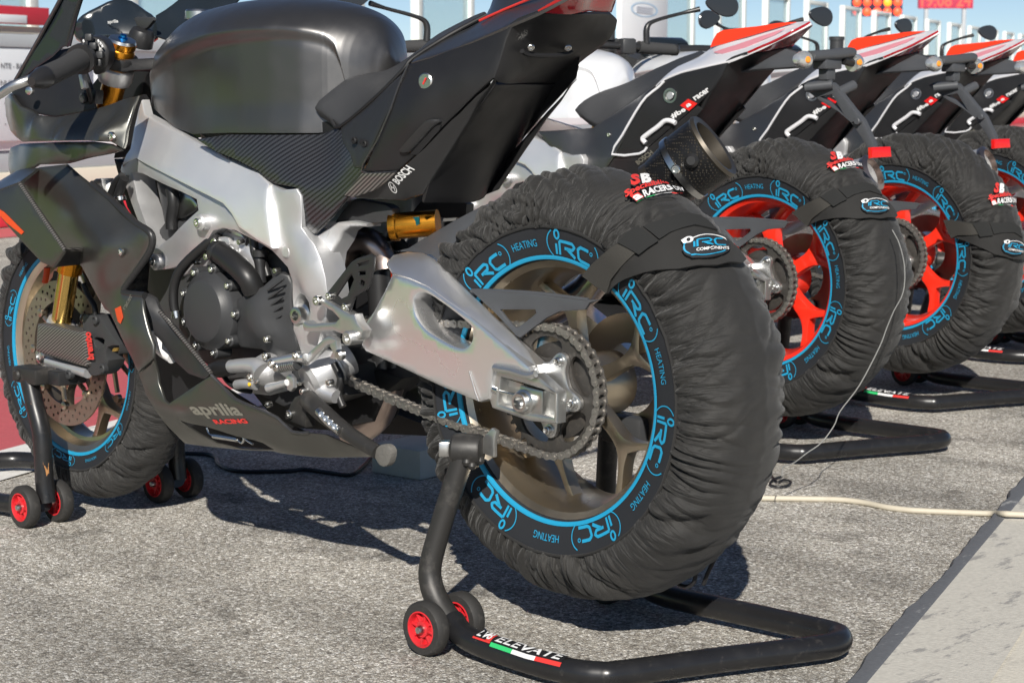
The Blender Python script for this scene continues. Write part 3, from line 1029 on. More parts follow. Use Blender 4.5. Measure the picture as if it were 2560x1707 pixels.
def sprocket(parent, c):
    N, R = 41, .1037
    out = []
    for i in range(N):
        a = 2 * PI * i / N
        for da, r in ((-.5, R - .0045), (-.28, R - .0042), (-.1, R + .0042), (.1, R + .0042), (.28, R - .0042)):
            t = a + da * 2 * PI / N
            out.append((r * math.cos(t), .0, r * math.sin(t)))
    holes = []
    for k in range(5):
        a = math.radians(119 + 36) + 2 * PI * k / 5
        h = []
        for t, r in ((-.42, .066), (-.42, .082), (-.2, .088), (0, .089), (.2, .088), (.42, .082), (.42, .066), (.22, .058), (0, .054), (-.22, .058)):
            h.append((r * math.cos(a + t), 0, r * math.sin(a + t)))
        holes.append(h)
    o = sheet('sprocket', 'sprocket_dark', parent, out, holes=holes, thick=.006, bevel=.0008, res=.02, hsmooth=3)
    # five-armed carrier with its nuts
    cr = []
    for k in range(5):
        a = math.radians(119) + 2 * PI * k / 5
        for t, r in ((-.50, .048), (-.34, .053), (-.22, .064), (-.12, .0715), (0, .074), (.12, .0715), (.22, .064), (.34, .053)):
            cr.append((r * math.cos(a + t), .009, r * math.sin(a + t)))
    c2 = sheet('sprocket_carrier', 'bare_aluminium', o, cr, smooth=2, thick=.008, bevel=.002, res=.015)
    for k in range(5):
        a = math.radians(119) + 2 * PI * k / 5
        p = (.0605 * math.cos(a), .009, .0605 * math.sin(a))
        lathe('carrier_nut', 'machined_steel', o, [(0, 0), (.0095, 0), (.0095, .002), (.0068, .0025), (.0068, .008), (.0045, .009), (.004, .012), (.0035, .012), (.003, .0095), (0, .0095)], p, (0, 1, 0), 12)
    o.location = c
    return o

def link_mesh(outer):
    p, r = .015875, .0068
    pts = []
    for s in (0, 1):
        for k in range(9):
            t = PI / 2 + PI * k / 8 if s == 0 else -PI / 2 + PI * k / 8
            pts.append(((-p / 2 if s == 0 else p / 2) + r * math.cos(t), r * math.sin(t) * 1.0))
    # waist
    L = []
    for x, z in pts: L.append((x, z))
    L.insert(9, (0, -r * .72)); L.append((0, r * .72))
    vs, fs = [], []
    for y in ((.0105, .0085) if outer else (.0080, .0062)), ((-.0085, -.0105) if outer else (-.0062, -.0080)):
        s = len(vs); n = len(L)
        for yy in y: vs += [(x, yy, z) for x, z in L]
        fs.append(tuple(range(s, s + n))[::-1]); fs.append(tuple(range(s + n, s + 2 * n)))
        fs += [(s + i, s + (i + 1) % n, s + n + (i + 1) % n, s + n + i) for i in range(n)]
    for sx in (-1, 1):                                       # pins
        if not outer: continue
        s = len(vs)
        for yy, rr in ((.0118, .0026), (-.0118, .0026)):
            vs += [(sx * p / 2 + rr * math.cos(2 * PI * k / 8), yy, rr * math.sin(2 * PI * k / 8)) for k in range(8)]
        fs.append(tuple(range(s, s + 8))); fs.append(tuple(range(s + 8, s + 16))[::-1])
        fs += [(s + (k + 1) % 8, s + k, s + 8 + k, s + 8 + (k + 1) % 8) for k in range(8)]
    me = bpy.data.meshes.new('chain_link')
    me.from_pydata(vs, [], fs)
    bm = bmesh.new(); bm.from_mesh(me)
    bmesh.ops.recalc_face_normals(bm, faces=bm.faces)
    bm.to_mesh(me); bm.free()
    fin(me, True, 30)
    me.materials.append(M['chain_steel'])
    return me
LINK = (link_mesh(True), link_mesh(False))

def chain(parent, y, F, rf, full=True):
    """chain loop round the rear sprocket (origin 0,ZR) and the front one at F=(x,z) of radius rf; sub-parts are single links"""
    R = .1037
    A = np.array((0, ZR)); B = np.array(F)
    d = B - A; D_ = np.linalg.norm(d); th = math.atan2(d[1], d[0])
    be = math.acos((R - rf) / D_)
    pts = []
    def addarc(C, r, a0, a1):
        n = max(2, int(abs(a1 - a0) * r / .002))
        for i in range(n): pts.append(C + r * np.array((math.cos(a0 + (a1 - a0) * i / n), math.sin(a0 + (a1 - a0) * i / n))))
    addarc(A, R, th + be, th + 2 * PI - be)                   # round the back of the rear sprocket
    p0 = A + R * np.array((math.cos(th - be), math.sin(th - be))); p1 = B + rf * np.array((math.cos(th - be), math.sin(th - be)))
    nn = int(np.linalg.norm(p1 - p0) / .002)
    for i in range(nn):
        q = p0 + (p1 - p0) * i / nn; q = q + np.array((0, -.010 * math.sin(PI * i / nn))); pts.append(q)
    addarc(B, rf, th - be, th - be + 2 * be)
    p2 = B + rf * np.array((math.cos(th + be), math.sin(th + be))); p3 = A + R * np.array((math.cos(th + be), math.sin(th + be)))
    for i in range(nn): pts.append(p2 + (p3 - p2) * i / nn)
    P = np.array(pts)
    s = np.r_[0, np.cumsum(np.linalg.norm(np.diff(np.r_[P, P[:1]], axis=0), axis=1))]
    Pc = np.r_[P, P[:1]]
    n = int(round(s[-1] / .015875)); n -= n % 2
    at = lambda t: np.array((np.interp(t % s[-1], s, Pc[:, 0]), np.interp(t % s[-1], s, Pc[:, 1])))
    # rollers: one mesh that carries the links
    vs, fs = [], []
    for i in range(n):
        q = at(i * s[-1] / n); k = len(vs)
        for yy in (.006, -.006): vs += [(q[0] + .005 * math.cos(2 * PI * j / 8), y + yy, q[1] + .005 * math.sin(2 * PI * j / 8)) for j in range(8)]
        fs += [(k + (j + 1) % 8, k + j, k + 8 + j, k + 8 + (j + 1) % 8) for j in range(8)]
    c = mesh('chain', vs, fs, 'chain_steel', parent)
    for i in range(n):
        a, b = at(i * s[-1] / n), at((i + 1) * s[-1] / n)
        o = bpy.data.objects.new('chain_link', LINK[i % 2])
        COL.objects.link(o)
        o.parent = c
        mid = (a + b) / 2
        o.location = (mid[0], y, mid[1])
        o.rotation_euler = (0, -math.atan2(b[1] - a[1], b[0] - a[0]), 0)
    return c

# ---- paddock stands
def stand_wheel(parent, c, r=.0445, w=.026):
    t = lathe('wheel', 'rubber', parent, [(r * .66, -w / 2), (r * .92, -w / 2), (r, -w * .3), (r * 1.0, w * .3), (r * .92, w / 2), (r * .66, w / 2)], (0, 0, 0), (0, 1, 0), 40, closed=True)
    t.location = c
    for s in (1,):
        lathe('rim', 'red_plastic', t, [(r * .58, w * .35), (r * .58, -w * .35), (r * .665, -w * .45), (r * .665, w * .52), (r * .62, w * .54)], (0, 0, 0), (0, 1, 0), 40, closed=True)
    lathe('hub', 'red_plastic', t, [(0, -w * .4), (r * .3, -w * .4), (r * .3, w * .4), (0, w * .4)], (0, 0, 0), (0, 1, 0), 20)
    for k in range(8):
        a = 2 * PI * k / 8 + .2
        R = Matrix.Rotation(-a, 4, 'Y')
        box('spoke', 'red_plastic', t, R @ Vector((r * .44, 0, 0)), (r * .36, w * .62, .0045), rot=R, bevel=.001)
    box('web', 'red_plastic', t, (0, 0, 0), (.001, .001, .001), bevel=0) if False else None
    lathe('backing', 'red_plastic', t, [(0, -.003), (r * .6, -.003), (r * .6, .001), (0, .001)], (0, 0, 0), (0, 1, 0), 30)
    lathe('axle_cap', 'machined_steel', t, [(r * .17, w * .4), (r * .17, w * .55), (r * .12, w * .75), (0, w * .8)], (0, 0, 0), (0, 1, 0), 16)
    return t

def rear_stand(loc, label):
    s = empty('rear_paddock_stand', loc, label, 'paddock stand', 'rear paddock stands')
    a, w, rr = .219, .040, .0215
    xs = .121
    # floor loop
    loop = [(xs - .02, a, .052), (xs - .05, a + .01, .040), (xs - .10, a + .018, .034), (-.10, .243, .031), (-.17, .238, .031), (-.215, .218, .031), (-.235, .19, .031),
            (-.30, .03, .031), (-.36, -.10, .031), (-.378, -.155, .031), (-.365, -.192, .031), (-.33, -.208, .031), (-.20, -.205, .031), (0.0, -.195, .033), (xs - .05, -a - .0, .042), (xs - .02, -a, .052)]
    tube('floor_tube', 'stand_black', s, loop, rr * .93, 18, 5)
    for sg in (1, -1):
        tube('upright', 'stand_worn', s, [(xs - .022, sg * a, .045), (xs + .012, sg * a, .075), (xs + .030, sg * a, .105), (xs + .034, sg * (a - .004), .14), (xs + .018, sg * (a - .02), .22), (xs - .008, sg * (a - .042), .325)], [rr * .93, rr * .92, rr * .9, rr * .86, rr * .84, rr * .86], 18, 5)
        for k in (1, -1):
            stand_wheel(s, (xs, sg * a + k * w, .0445))
        lathe('weld_ring', 'stand_worn', s, [(rr * .90, -.003), (rr * .99, -.002), (rr * 1.02, .001), (rr * .98, .004), (rr * .90, .004)], (xs - .03, sg * a, .0475), (1, 0, -.35), 20, closed=True)
        tube('axle', 'machined_steel', s, [(xs, sg * a - w, .0445), (xs, sg * a + w, .0445)], .006, 10, 1)
        # clamp barrel with square-headed bolt
        c = Vector((xs - .010, sg * .172, .325))
        b = lathe('clamp_barrel', 'stand_worn', s, [(0, -.022), (.024, -.022), (.026, -.018), (.026, .022), (.022, .027), (0, .027)], c, (.82, sg * .45, 0), 24)
        box('clamp_bolt', 'machined_steel', b, c + Vector((.82, sg * .45, 0)).normalized() * .038, (.024, .024, .024), rz=sg * .5 + .3, bevel=.002)
        sheet('hook_plate', 'bare_aluminium', s, [(xs - .05, sg * .155, .315), (xs - .022, sg * .155, .318), (xs - .02, sg * .155, .34), (xs - .034, sg * .155, .352), (xs - .045, sg * .155, .362), (xs - .056, sg * .155, .358), (xs - .05, sg * .155, .34)], thick=.008, bevel=.002)
        for k in range(5):
            lathe('weld_bead', 'stand_worn', b, [(0, -.008), (.006, -.005), (.008, 0), (.006, .005), (0, .008)], c + Vector((-.020 + .006 * (k % 3), sg * .010 * (k - 2) * .6 + sg * .006, -.016 - .006 * (k % 2))), (0, 0, 1), 10)
    # maker's sticker wrapped over the near floor tube
    def on_tube(u, v):
        x0, x1 = .022, -.168
        x = x0 + (x1 - x0) * u
        y = np.interp(x, [-.17, -.10, xs - .10, xs - .05], [.2385, .243, a + .018, a + .01])
        z = np.interp(x, [-.17, -.10, xs - .10, xs - .05], [.031, .031, .034, .040])
        t = math.radians(22 + 78 * v)
        return Vector((x, y + (rr * .93 + .0016) * math.cos(t), z + (rr * .93 + .0016) * math.sin(t)))
    def patch(name, m, u0, u1, v0, v1, off=0.0):
        n, k = 10, 6
        vs = []
        for i in range(n + 1):
            for j in range(k + 1):
                p = on_tube(u0 + (u1 - u0) * i / n, v0 + (v1 - v0) * j / k)
                vs.append(p + (p - Vector((p.x, .235, .031))).normalized() * off)
        fs = [(i * (k + 1) + j, (i + 1) * (k + 1) + j, (i + 1) * (k + 1) + j + 1, i * (k + 1) + j + 1) for i in range(n) for j in range(k)]
        return mesh(name, vs, fs, m, s)
    patch('sticker_black', 'deep_black', 0, 1, .34, 1.0)
    patch('sticker_red', 'print_red', 0, .21, .22, .33)
    patch('sticker_red', 'print_red', .15, .21, .335, .98, .0004)
    for u0, u1, m in ((.22, .475, 'print_green'), (.475, .735, 'print_white'), (.735, 1.0, 'print_red')):
        patch('sticker_stripe', m, u0, u1, .08, .33)
    def tx(u0, u1, v0, v1):
        def f(u, v):
            p = on_tube(u0 + (u1 - u0) * u, v0 + (v1 - v0) * v)
            return p + (p - Vector((p.x, .235, .031))).normalized() * .0016
        return f
    lettering('sticker_text', 'LV8', 'print_white', s, tx(.03, .2, .42, .95), shear=.1)
    lettering('sticker_text', 'ELEVATE', 'print_white', s, tx(.25, .98, .45, .95), shear=.15)
    return s

# ------------------------------------------------------------------ the nearest bike
def chassis(B, variant):
    """parts that every bike of the row shares: frame, swingarm, tank, rear wheel drive"""
    # --- frame
    fr = sheet('frame', 'cast_aluminium', B,
        [(1.0898,0.118,0.7677),(1.1568,0.1,0.7536),(1.1629,0.1,0.7426),(1.1295,0.11,0.7071),(1.0849,0.122,0.6598),(1.0496,0.13,0.6234),(1.0142,0.138,0.5981),(1.002,0.14,0.5841),(1.0012,0.14,0.5693),(0.9818,0.142,0.5575),(0.9459,0.145,0.5626),(0.9186,0.147,0.5686),(0.8864,0.15,0.5875),(0.8384,0.155,0.6091),(0.8038,0.158,0.6295),(0.7876,0.16,0.6436),(0.7541,0.163,0.6505),(0.7162,0.165,0.6485),(0.6779,0.163,0.6366),(0.6444,0.16,0.6264),(0.6208,0.158,0.6168),(0.6079,0.155,0.6066),(0.5845,0.152,0.5884),(0.5747,0.15,0.5635),(0.5784,0.148,0.5337),(0.5787,0.147,0.5042),(0.5802,0.145,0.4768),(0.575,0.142,0.4632),(0.5643,0.14,0.4354),(0.5478,0.14,0.4321),(0.5205,0.14,0.4523),(0.5088,0.142,0.4789),(0.4902,0.145,0.5001),(0.4824,0.148,0.5491),(0.4854,0.15,0.5778),(0.4948,0.152,0.608),(0.5107,0.153,0.6339),(0.5252,0.153,0.6446),(0.5418,0.155,0.6612),(0.5386,0.157,0.686),(0.5386,0.158,0.7167),(0.5478,0.16,0.7288),(0.5832,0.163,0.7257),(0.611,0.16,0.7333),(0.6301,0.157,0.7306),(0.6356,0.158,0.709),(0.7376,0.16,0.6851),(0.7624,0.158,0.698),(0.8455,0.152,0.7168),(0.9634,0.14,0.7433)],
        holes=[[(1.1025,0.115,0.7405),(1.0626,0.12,0.7397),(0.8957,0.15,0.7108),(0.8421,0.155,0.6987),(0.8338,0.158,0.6789),(0.9298,0.15,0.6244),(0.9822,0.143,0.6023),(1.0142,0.135,0.6149),(1.0764,0.122,0.6881)],
               [(0.5604,0.144,0.5431),(0.5711,0.144,0.5344),(0.5781,0.144,0.5202),(0.5793,0.144,0.5044),(0.5735,0.144,0.493),(0.56,0.144,0.4863),(0.548,0.144,0.4883),(0.5388,0.144,0.4969),(0.5343,0.144,0.5119),(0.5367,0.144,0.5292),(0.5454,0.144,0.5403)]],
        inner=[(0.5599,0.164,0.6391),(0.5201,0.163,0.6028),(0.5391,0.158,0.5433),(0.7305,0.166,0.6658),(0.8694,0.157,0.6095)], thick=.05, bevel=.004, mirror=True, lam=1e-4)
    sheet('frame_spar', 'brushed_spar', B,
        [(1.1148,0.082,0.8809),(1.0931,0.086,0.853),(1.0261,0.102,0.8388),(0.9242,0.124,0.8178),(0.8409,0.137,0.7972),(0.7568,0.147,0.7774),(0.6572,0.155,0.7555),(0.6224,0.163,0.7377),(0.6168,0.166,0.7333),(0.62,0.169,0.7246),(0.6155,0.175,0.695),(0.6087,0.178,0.6683),(0.6001,0.174,0.6219),(0.6423,0.174,0.6351),(0.6912,0.177,0.6554),(0.7143,0.177,0.679),(0.7405,0.175,0.6956),(0.7876,0.171,0.7075),(0.9046,0.158,0.7333),(1.0798,0.125,0.767),(1.1424,0.11,0.7532),(1.1484,0.108,0.7497),(1.141,0.1,0.7735),(1.1283,0.098,0.7846),(1.13,0.09,0.8221),(1.1215,0.084,0.8645)],
        thick=.02, bevel=.004, mirror=True, lam=3e-3)
    sheet('frame_rear_arm', 'cast_aluminium', B,
        [(0.5382,0.13,0.6446),(0.5286,0.13,0.6475),(0.5107,0.125,0.6597),(0.4929,0.12,0.6709),(0.4609,0.115,0.675),(0.45,0.112,0.675),(0.421,0.11,0.672),(0.4239,0.11,0.6658),(0.4639,0.11,0.6638),(0.4814,0.11,0.6552),(0.4895,0.112,0.6386),(0.5011,0.12,0.6172),(0.503,0.122,0.594),(0.4935,0.125,0.5678),(0.4995,0.13,0.5484),(0.504,0.132,0.5753),(0.5118,0.135,0.6059),(0.5266,0.137,0.6321)], thick=.035, bevel=.004, mirror=True)
    sheet('subframe_block', 'cover_black', B, [(0.5175,0.1,0.6683),(0.5011,0.1,0.6855),(0.4775,0.1,0.7057),(0.463,0.1,0.7121),(0.384,0.1,0.7058),(0.3674,0.1,0.699),(0.3704,0.1,0.6764),(0.4322,0.1,0.6705),(0.4636,0.1,0.6738),(0.478,0.1,0.6735)], thick=.02, bevel=.003, mirror=True)
    for px, y in (([(0.8089,0.168,0.6582)], .168), ([(0.9782,0.148,0.5733)], .148)):
        p = px[0]
        b = disc('mount_boss', 'cast_aluminium', B, (p[0], y - .012, p[2]), .0155, .022, bev=.2)
        bolt('bolt_steel', b, (p[0], y + .011, p[2]), .0085, .004)
    p = [(0.5673,0.13,0.5032)][0]
    b = lathe('pivot_nut', 'machined_steel', B, [(0, -.03), (.021, -.03), (.021, .004), (.0155, .006), (.0155, .02), (.0125, .021), (.0085, .021), (.0085, .004), (0, .004)], (p[0], p[1], p[2]), (0, 1, 0), 24)
    p = [(0.5784,0.164,0.6177)][0]
    disc('frame_plug', 'cast_aluminium', B, (p[0], .152, p[2]), .012, .0105, bev=.2)
    # --- swingarm
    sw = sheet('swingarm', 'polished_aluminium', B,
        [(0.3199,0.1455,0.5943),(0.2802,0.1463,0.5896),(0.2299,0.147,0.5787),(0.1814,0.147,0.5575),(0.1303,0.147,0.5369),(0.0594,0.1465,0.4995),(0.0042,0.146,0.4681),(-0.0005,0.1455,0.4546),(0.0679,0.145,0.461),(0.0803,0.145,0.4577),(0.0867,0.144,0.4313),(0.0941,0.143,0.4045),(0.1174,0.142,0.3971),(0.2108,0.141,0.4137),(0.3079,0.14,0.435),(0.3967,0.139,0.454),(0.408,0.139,0.464),(0.3964,0.1405,0.5022),(0.3722,0.142,0.5261),(0.3411,0.1445,0.5638)],
        holes=[[(0.267,0.146,0.5495),(0.26,0.146,0.5619),(0.2349,0.146,0.5662),(0.1825,0.146,0.5461),(0.1349,0.146,0.5223),(0.1295,0.146,0.5111),(0.1321,0.146,0.4962),(0.146,0.146,0.4855),(0.168,0.146,0.4856),(0.2052,0.146,0.4953),(0.2383,0.146,0.5082),(0.2607,0.146,0.528)]],
        thick=.045, bevel=.009, mirror=True, lam=2e-3, hsmooth=3)
    sheet('swingarm_top', 'polished_aluminium', sw,
        [(0.3199,0.1455,0.5949),(0.3505,0.13,0.6066),(0.3467,0.117,0.623),(0.3165,0.112,0.6309),(0.2799,0.11,0.6311),(0.2569,0.11,0.6232),(0.2294,0.111,0.6091),(0.1653,0.112,0.569),(0.091,0.114,0.5258),(0.0308,0.118,0.4918),(0.0026,0.124,0.466),(0.0001,0.134,0.4526),(0.004,0.1455,0.4685),(0.0594,0.1465,0.5),(0.1303,0.147,0.5374),(0.1814,0.147,0.558),(0.2299,0.147,0.5792),(0.2802,0.1463,0.5901)], axis='S', thick=.03, bevel=.003, mirror=False, lam=3e-3)
    tube('weld_seam', 'bare_aluminium', sw, [(0.1351,0.146,0.4471),(0.1297,0.146,0.4347),(0.1225,0.146,0.4173),(0.1135,0.146,0.4001)], .0010, 8, 3)
    tube('weld_seam', 'bare_aluminium', sw, [(0.0766,0.147,0.4596),(0.0369,0.148,0.4586),(0.0014,0.149,0.4548),(-0.0138,0.147,0.4587)], .006, 8, 4)
    sheet('axle_block_frame', 'bare_aluminium', sw,
        [(0.0854,0.138,0.4591),(0.0747,0.138,0.4607),(0.0135,0.138,0.4531),(-0.0054,0.138,0.4569),(-0.0513,0.138,0.4308),(-0.0498,0.138,0.382),(0.0116,0.138,0.3789),(0.0926,0.138,0.3906),(0.099,0.138,0.406),(0.0897,0.138,0.4303)],
        holes=[[(0.0712,0.138,0.4431),(0.0325,0.138,0.4394),(-0.0191,0.138,0.4331),(-0.0456,0.138,0.4272),(-0.0431,0.138,0.3917),(0.0116,0.138,0.3929),(0.079,0.138,0.3984)]], thick=.022, bevel=.004)
    sheet('axle_block', 'machined_steel', sw, [(0.0312,0.135,0.4342),(-0.0181,0.135,0.4301),(-0.0165,0.135,0.3852),(0.0353,0.135,0.3877)], thick=.02, bevel=.002)
    sheet('slot_backing', 'machined_steel', sw, [(0.0978,0.118,0.4402),(-0.0313,0.118,0.4233),(-0.0281,0.118,0.3824),(0.1014,0.118,0.3904)], thick=.003, bevel=.0)
    p = [(0.0214,0.135,0.4085)][0]
    lathe('axle_nut', 'machined_steel', sw, [(0, -.01), (.0205, -.01), (.0205, .003), (.0165, .0045), (.0165, .013), (.0145, .0145), (.0105, .0145), (.0098, .010), (.0095, -.012), (0, -.012)], p, (0, 1, 0), 6 * 5)
    q0 = [(0.0786,0.134,0.4194),(0.0363,0.134,0.4164)]
    tube('adjuster_bolt', 'bolt_steel', sw, q0, .0035, 10, 1)
    disc('adjuster_head', 'bolt_steel', sw, q0[0], .0075, .012, d=(1, 0, .2), bev=.2)
    # --- chain guard and hugger
    sheet('chain_guard', 'guard_grey', B,
        [(0.1622,0.115,0.5747),(0.0991,0.113,0.5778),(0.0144,0.11,0.5795),(-0.0876,0.104,0.5772),(-0.1119,0.102,0.5794),(-0.0874,0.103,0.5729),(-0.0779,0.104,0.5611),(-0.0272,0.107,0.5548),(-0.001,0.108,0.5427),(0.0521,0.114,0.5069),(0.0617,0.115,0.5099),(0.0942,0.118,0.5349),(0.1366,0.117,0.5606)],
        holes=[[(0.0983,0.112,0.5482),(0.021,0.112,0.5544),(0.0186,0.112,0.549),(0.0262,0.112,0.5433),(0.0575,0.112,0.5228),(0.0663,0.112,0.5226)]], thick=.005, bevel=.0012, res=.012)
    tube('chain_guard_lip', 'guard_grey', B, [(0.1634,0.112,0.5741),(0.102,0.11,0.5776),(0.0172,0.107,0.5796),(-0.0833,0.101,0.5766)], .0035, 8, 3)
    sheet('rear_hugger', 'guard_grey', B,
        [(0.4103,0.06,0.6208),(0.3697,0.06,0.6289),(0.3311,0.06,0.6477),(0.2904,0.06,0.6661),(0.2558,0.06,0.6821),(0.2489,0.06,0.6851),(0.2013,0.055,0.7066),(0.1694,0.05,0.7187),(0.1427,0.04,0.7246),(0.1414,0.045,0.717),(0.1718,0.055,0.7039),(0.2038,0.06,0.6856),(0.2313,0.07,0.661),(0.2477,0.08,0.6341),(0.2584,0.09,0.6087),(0.257,0.09,0.6122),(0.2861,0.085,0.624),(0.3453,0.07,0.6249)], thick=.01, bevel=.002, res=.016)
    # --- rear drive
    if variant == 'first':
        w = wheel(B, 'rear_wheel', 'bronze_wheel', .212, .088, AX, 152, fat=.9, thick=.024)
    else:
        w = wheel(B, 'rear_wheel', 'red_wheel', .212, .088, AX, 150, fat=1.45)
    lathe('cush_drive', 'sprocket_dark', w, [(0, .05), (.078, .05), (.078, .082), (.03, .09), (0, .09)], (0, 0, 0), (0, 1, 0), 40)
    sprocket(B, AX + Vector((0, .098, 0)))
    chain(B, .095, (.578, .452), .041)
    rd = lathe('rear_brake_disc', 'disc_steel', B, [(.06, -.094), (.11, -.094), (.11, -.099), (.06, -.099)], AX, (0, 1, 0), 48, closed=True)
    box('rear_caliper', 'cover_black', B, (.0, -.097, ZR - .085), (.09, .05, .05), bevel=.01)
    return fr

B1 = empty('track_superbike', (0, 0, 0), 'dark carbon and graphite faired track bike nearest the camera, bronze wheels and gold fork', 'motorcycle')
chassis(B1, 'first')

# --- tank: plan width, crest, knee ridge and lower edge along the bike
def fuel_tank(B, m):
    I = lambda t, x: float(np.interp(x, [a for a, _ in t], [b for _, b in t]))
    PW = [(.478, 0), (.481, .018), (.49, .037), (.51, .07), (.54, .105), (.58, .135), (.64, .157), (.72, .165), (.8, .158), (.9, .135), (.98, .112), (1.05, .085), (1.12, .057), (1.155, .03), (1.165, .0)]
    ZT = [(.478, .95), (.485, .985), (.5, 1.012), (.52, 1.03), (.56, 1.047), (.606, 1.058), (.67, 1.067), (.76, 1.071), (.85, 1.067), (.94, 1.058), (1.01, 1.04), (1.07, 1.017), (1.14, .985), (1.165, .955)]
    ZB = [(.478, .895), (.515, .842), (.53, .835), (.545, .825), (.75, .823), (.89, .818), (.98, .83), (1.1, .862), (1.16, .88)]
    ZK = [(.500, .80), (.508, .86), (.515, .921), (.52, .959), (.531, .985), (.545, .996), (.571, 1.003), (.613, 1.007), (.695, 1.004), (.81, .994), (.923, .976), (1.013, .962), (1.1, .94), (1.15, .91), (1.16, .9)]
    xs = list(np.linspace(.478, .492, 7)) + list(np.linspace(.495, .507, 5)) + list(np.linspace(.509, .556, 60)) + list(np.linspace(.56, .585, 6)) + list(np.linspace(.59, 1.15, 48)) + [1.155, 1.16, 1.163, 1.165]
    K = 56
    vs, fs = [], []
    ss = lambda t: max(0.0, min(1.0, t)) ** 2 * (3 - 2 * max(0.0, min(1.0, t)))
    def sm(tb, x): return (I(tb, x - .008) + 2 * I(tb, x) + I(tb, x + .008)) / 4
    for x in xs:
        w = I(PW, x) if x < .5 or x > 1.1 else sm(PW, x)
        zt, zb, zk = sm(ZT, x), sm(ZB, x), sm(ZK, x)
        rise = min(.085, (zt - zb) * .8)
        for j in range(K + 1):
            u = j / K
            z = zb + (zt - zb) * (1 - (1 - u) ** 1.25)
            t = max(0.0, (z - (zt - rise)) / rise)
            rnd = (1 - t ** 2.3) ** .55 if t < 1 else 0.0
            S = ss((z - (zk - .020)) / .026)
            low = .03 * (1 - ss((z - zb) / .06))
            vs.append((x, max(0.0, w * rnd * (1 - .115 * (1 - S) + low * (1 - S))), z))
    n = len(xs); k = K + 1
    full = [(x, y, z) for x, y, z in vs] + [(x, -y, z) for x, y, z in vs]
    m0 = len(vs)
    for i in range(n - 1):
        for j in range(K):
            a, b, c, d = i * k + j, i * k + j + 1, (i + 1) * k + j + 1, (i + 1) * k + j
            fs.append((a, d, c, b)[::-1]); fs.append((a + m0, d + m0, c + m0, b + m0))
    o = mesh('fuel_tank', full, fs, m, B, ang=180)
    bm = bmesh.new(); bm.from_mesh(o.data)
    bmesh.ops.remove_doubles(bm, verts=bm.verts, dist=1e-5)
    bmesh.ops.recalc_face_normals(bm, faces=bm.faces)
    bm.to_mesh(o.data); bm.free(); fin(o.data, True, 60)
    return o
fuel_tank(B1, 'satin_graphite')
sheet('tank_gap_dark_fill', 'deep_black', B1, [(0.941,0.1,0.8296),(0.8157,0.1,0.8336),(0.6418,0.1,0.836),(0.5235,0.1,0.846),(0.5109,0.1,0.8315),(0.5435,0.1,0.8058),(0.8169,0.1,0.7936)], thick=.2, bevel=0)  # black filler added so the gap under the tank stays dark
p = [(1.0292,0,1.0441)][0]
lathe('tank_cap', 'machined_steel', B1, [(0, .012), (.024, .012), (.027, .008), (.027, -.006), (.018, -.008), (.018, -.05), (0, -.05)], p, (0, 0, 1), 30)

# --- seat and tail
sheet('seat', 'seat_fabric', B1,
    [(0.5506,0.115,0.8699),(0.5442,0.112,0.8831),(0.5249,0.098,0.9012),(0.5113,0.079,0.9185),(0.4904,0.047,0.9291),(0.4778,0.01,0.9334),(0.5118,-0.05,0.9451),(0.4308,-0.06,0.9925),(0.3619,-0.06,1.0177),(0.2815,-0.04,1.034),(0.2359,0,1.0258),(0.2651,0.06,0.9928),(0.3114,0.1,0.9541),(0.3241,0.112,0.9348),(0.3783,0.125,0.8893),(0.477,0.118,0.8391),(0.5032,0.116,0.8489)], axis='S', thick=.02, bevel=.004, lam=1e-4)
tube('seat_seam', 'deep_black', B1, [(0.4997,0.119,0.8478),(0.4743,0.121,0.8376),(0.3739,0.129,0.888),(0.3188,0.117,0.9334),(0.3061,0.105,0.9532),(0.2589,0.066,0.9912),(0.231,0.008,1.0242)], .0035, 8, 3)
sp_ = sheet('seat_side_panel', 'carbon', B1,
    [(0.8345,0.158,0.8099),(0.7414,0.158,0.8198),(0.6147,0.15,0.8212),(0.5254,0.118,0.8228),(0.5003,0.112,0.8329),(0.4776,0.119,0.8353),(0.3761,0.127,0.886),(0.3054,0.128,0.9285),(0.3092,0.138,0.9028),(0.321,0.145,0.8685),(0.3515,0.15,0.8163),(0.3848,0.15,0.7675),(0.3822,0.148,0.7609),(0.4108,0.145,0.7357),(0.4313,0.143,0.7183),(0.4848,0.142,0.6763),(0.5242,0.14,0.6503),(0.5321,0.142,0.6538),(0.5479,0.148,0.6697),(0.5401,0.155,0.7165),(0.5531,0.158,0.7314),(0.6049,0.16,0.7355),(0.6252,0.162,0.7426),(0.6498,0.163,0.7574),(0.7044,0.164,0.7736),(0.7694,0.163,0.7888),(0.7375,0.162,0.7771)],
    thick=.006, bevel=.0015, mirror=True)
sheet('seat_side_trim', 'satin_black', B1,
    [tuple(onto(sp_, v, .0022)) for v in [(0.4719,0.119,0.8347),(0.375,0.128,0.8845),(0.3072,0.129,0.9253),(0.3092,0.138,0.9028),(0.321,0.145,0.8685),(0.3515,0.15,0.8163),(0.3848,0.15,0.7697),(0.4102,0.151,0.7701),(0.4277,0.15,0.7928),(0.459,0.14,0.813)]], thick=.003, bevel=.001, mirror=.6)
for q_ in [(0.4079,0.148,0.8152),(0.3816,0.148,0.8102)]:
    bolt('deep_black', B1, q_, .006, .003)
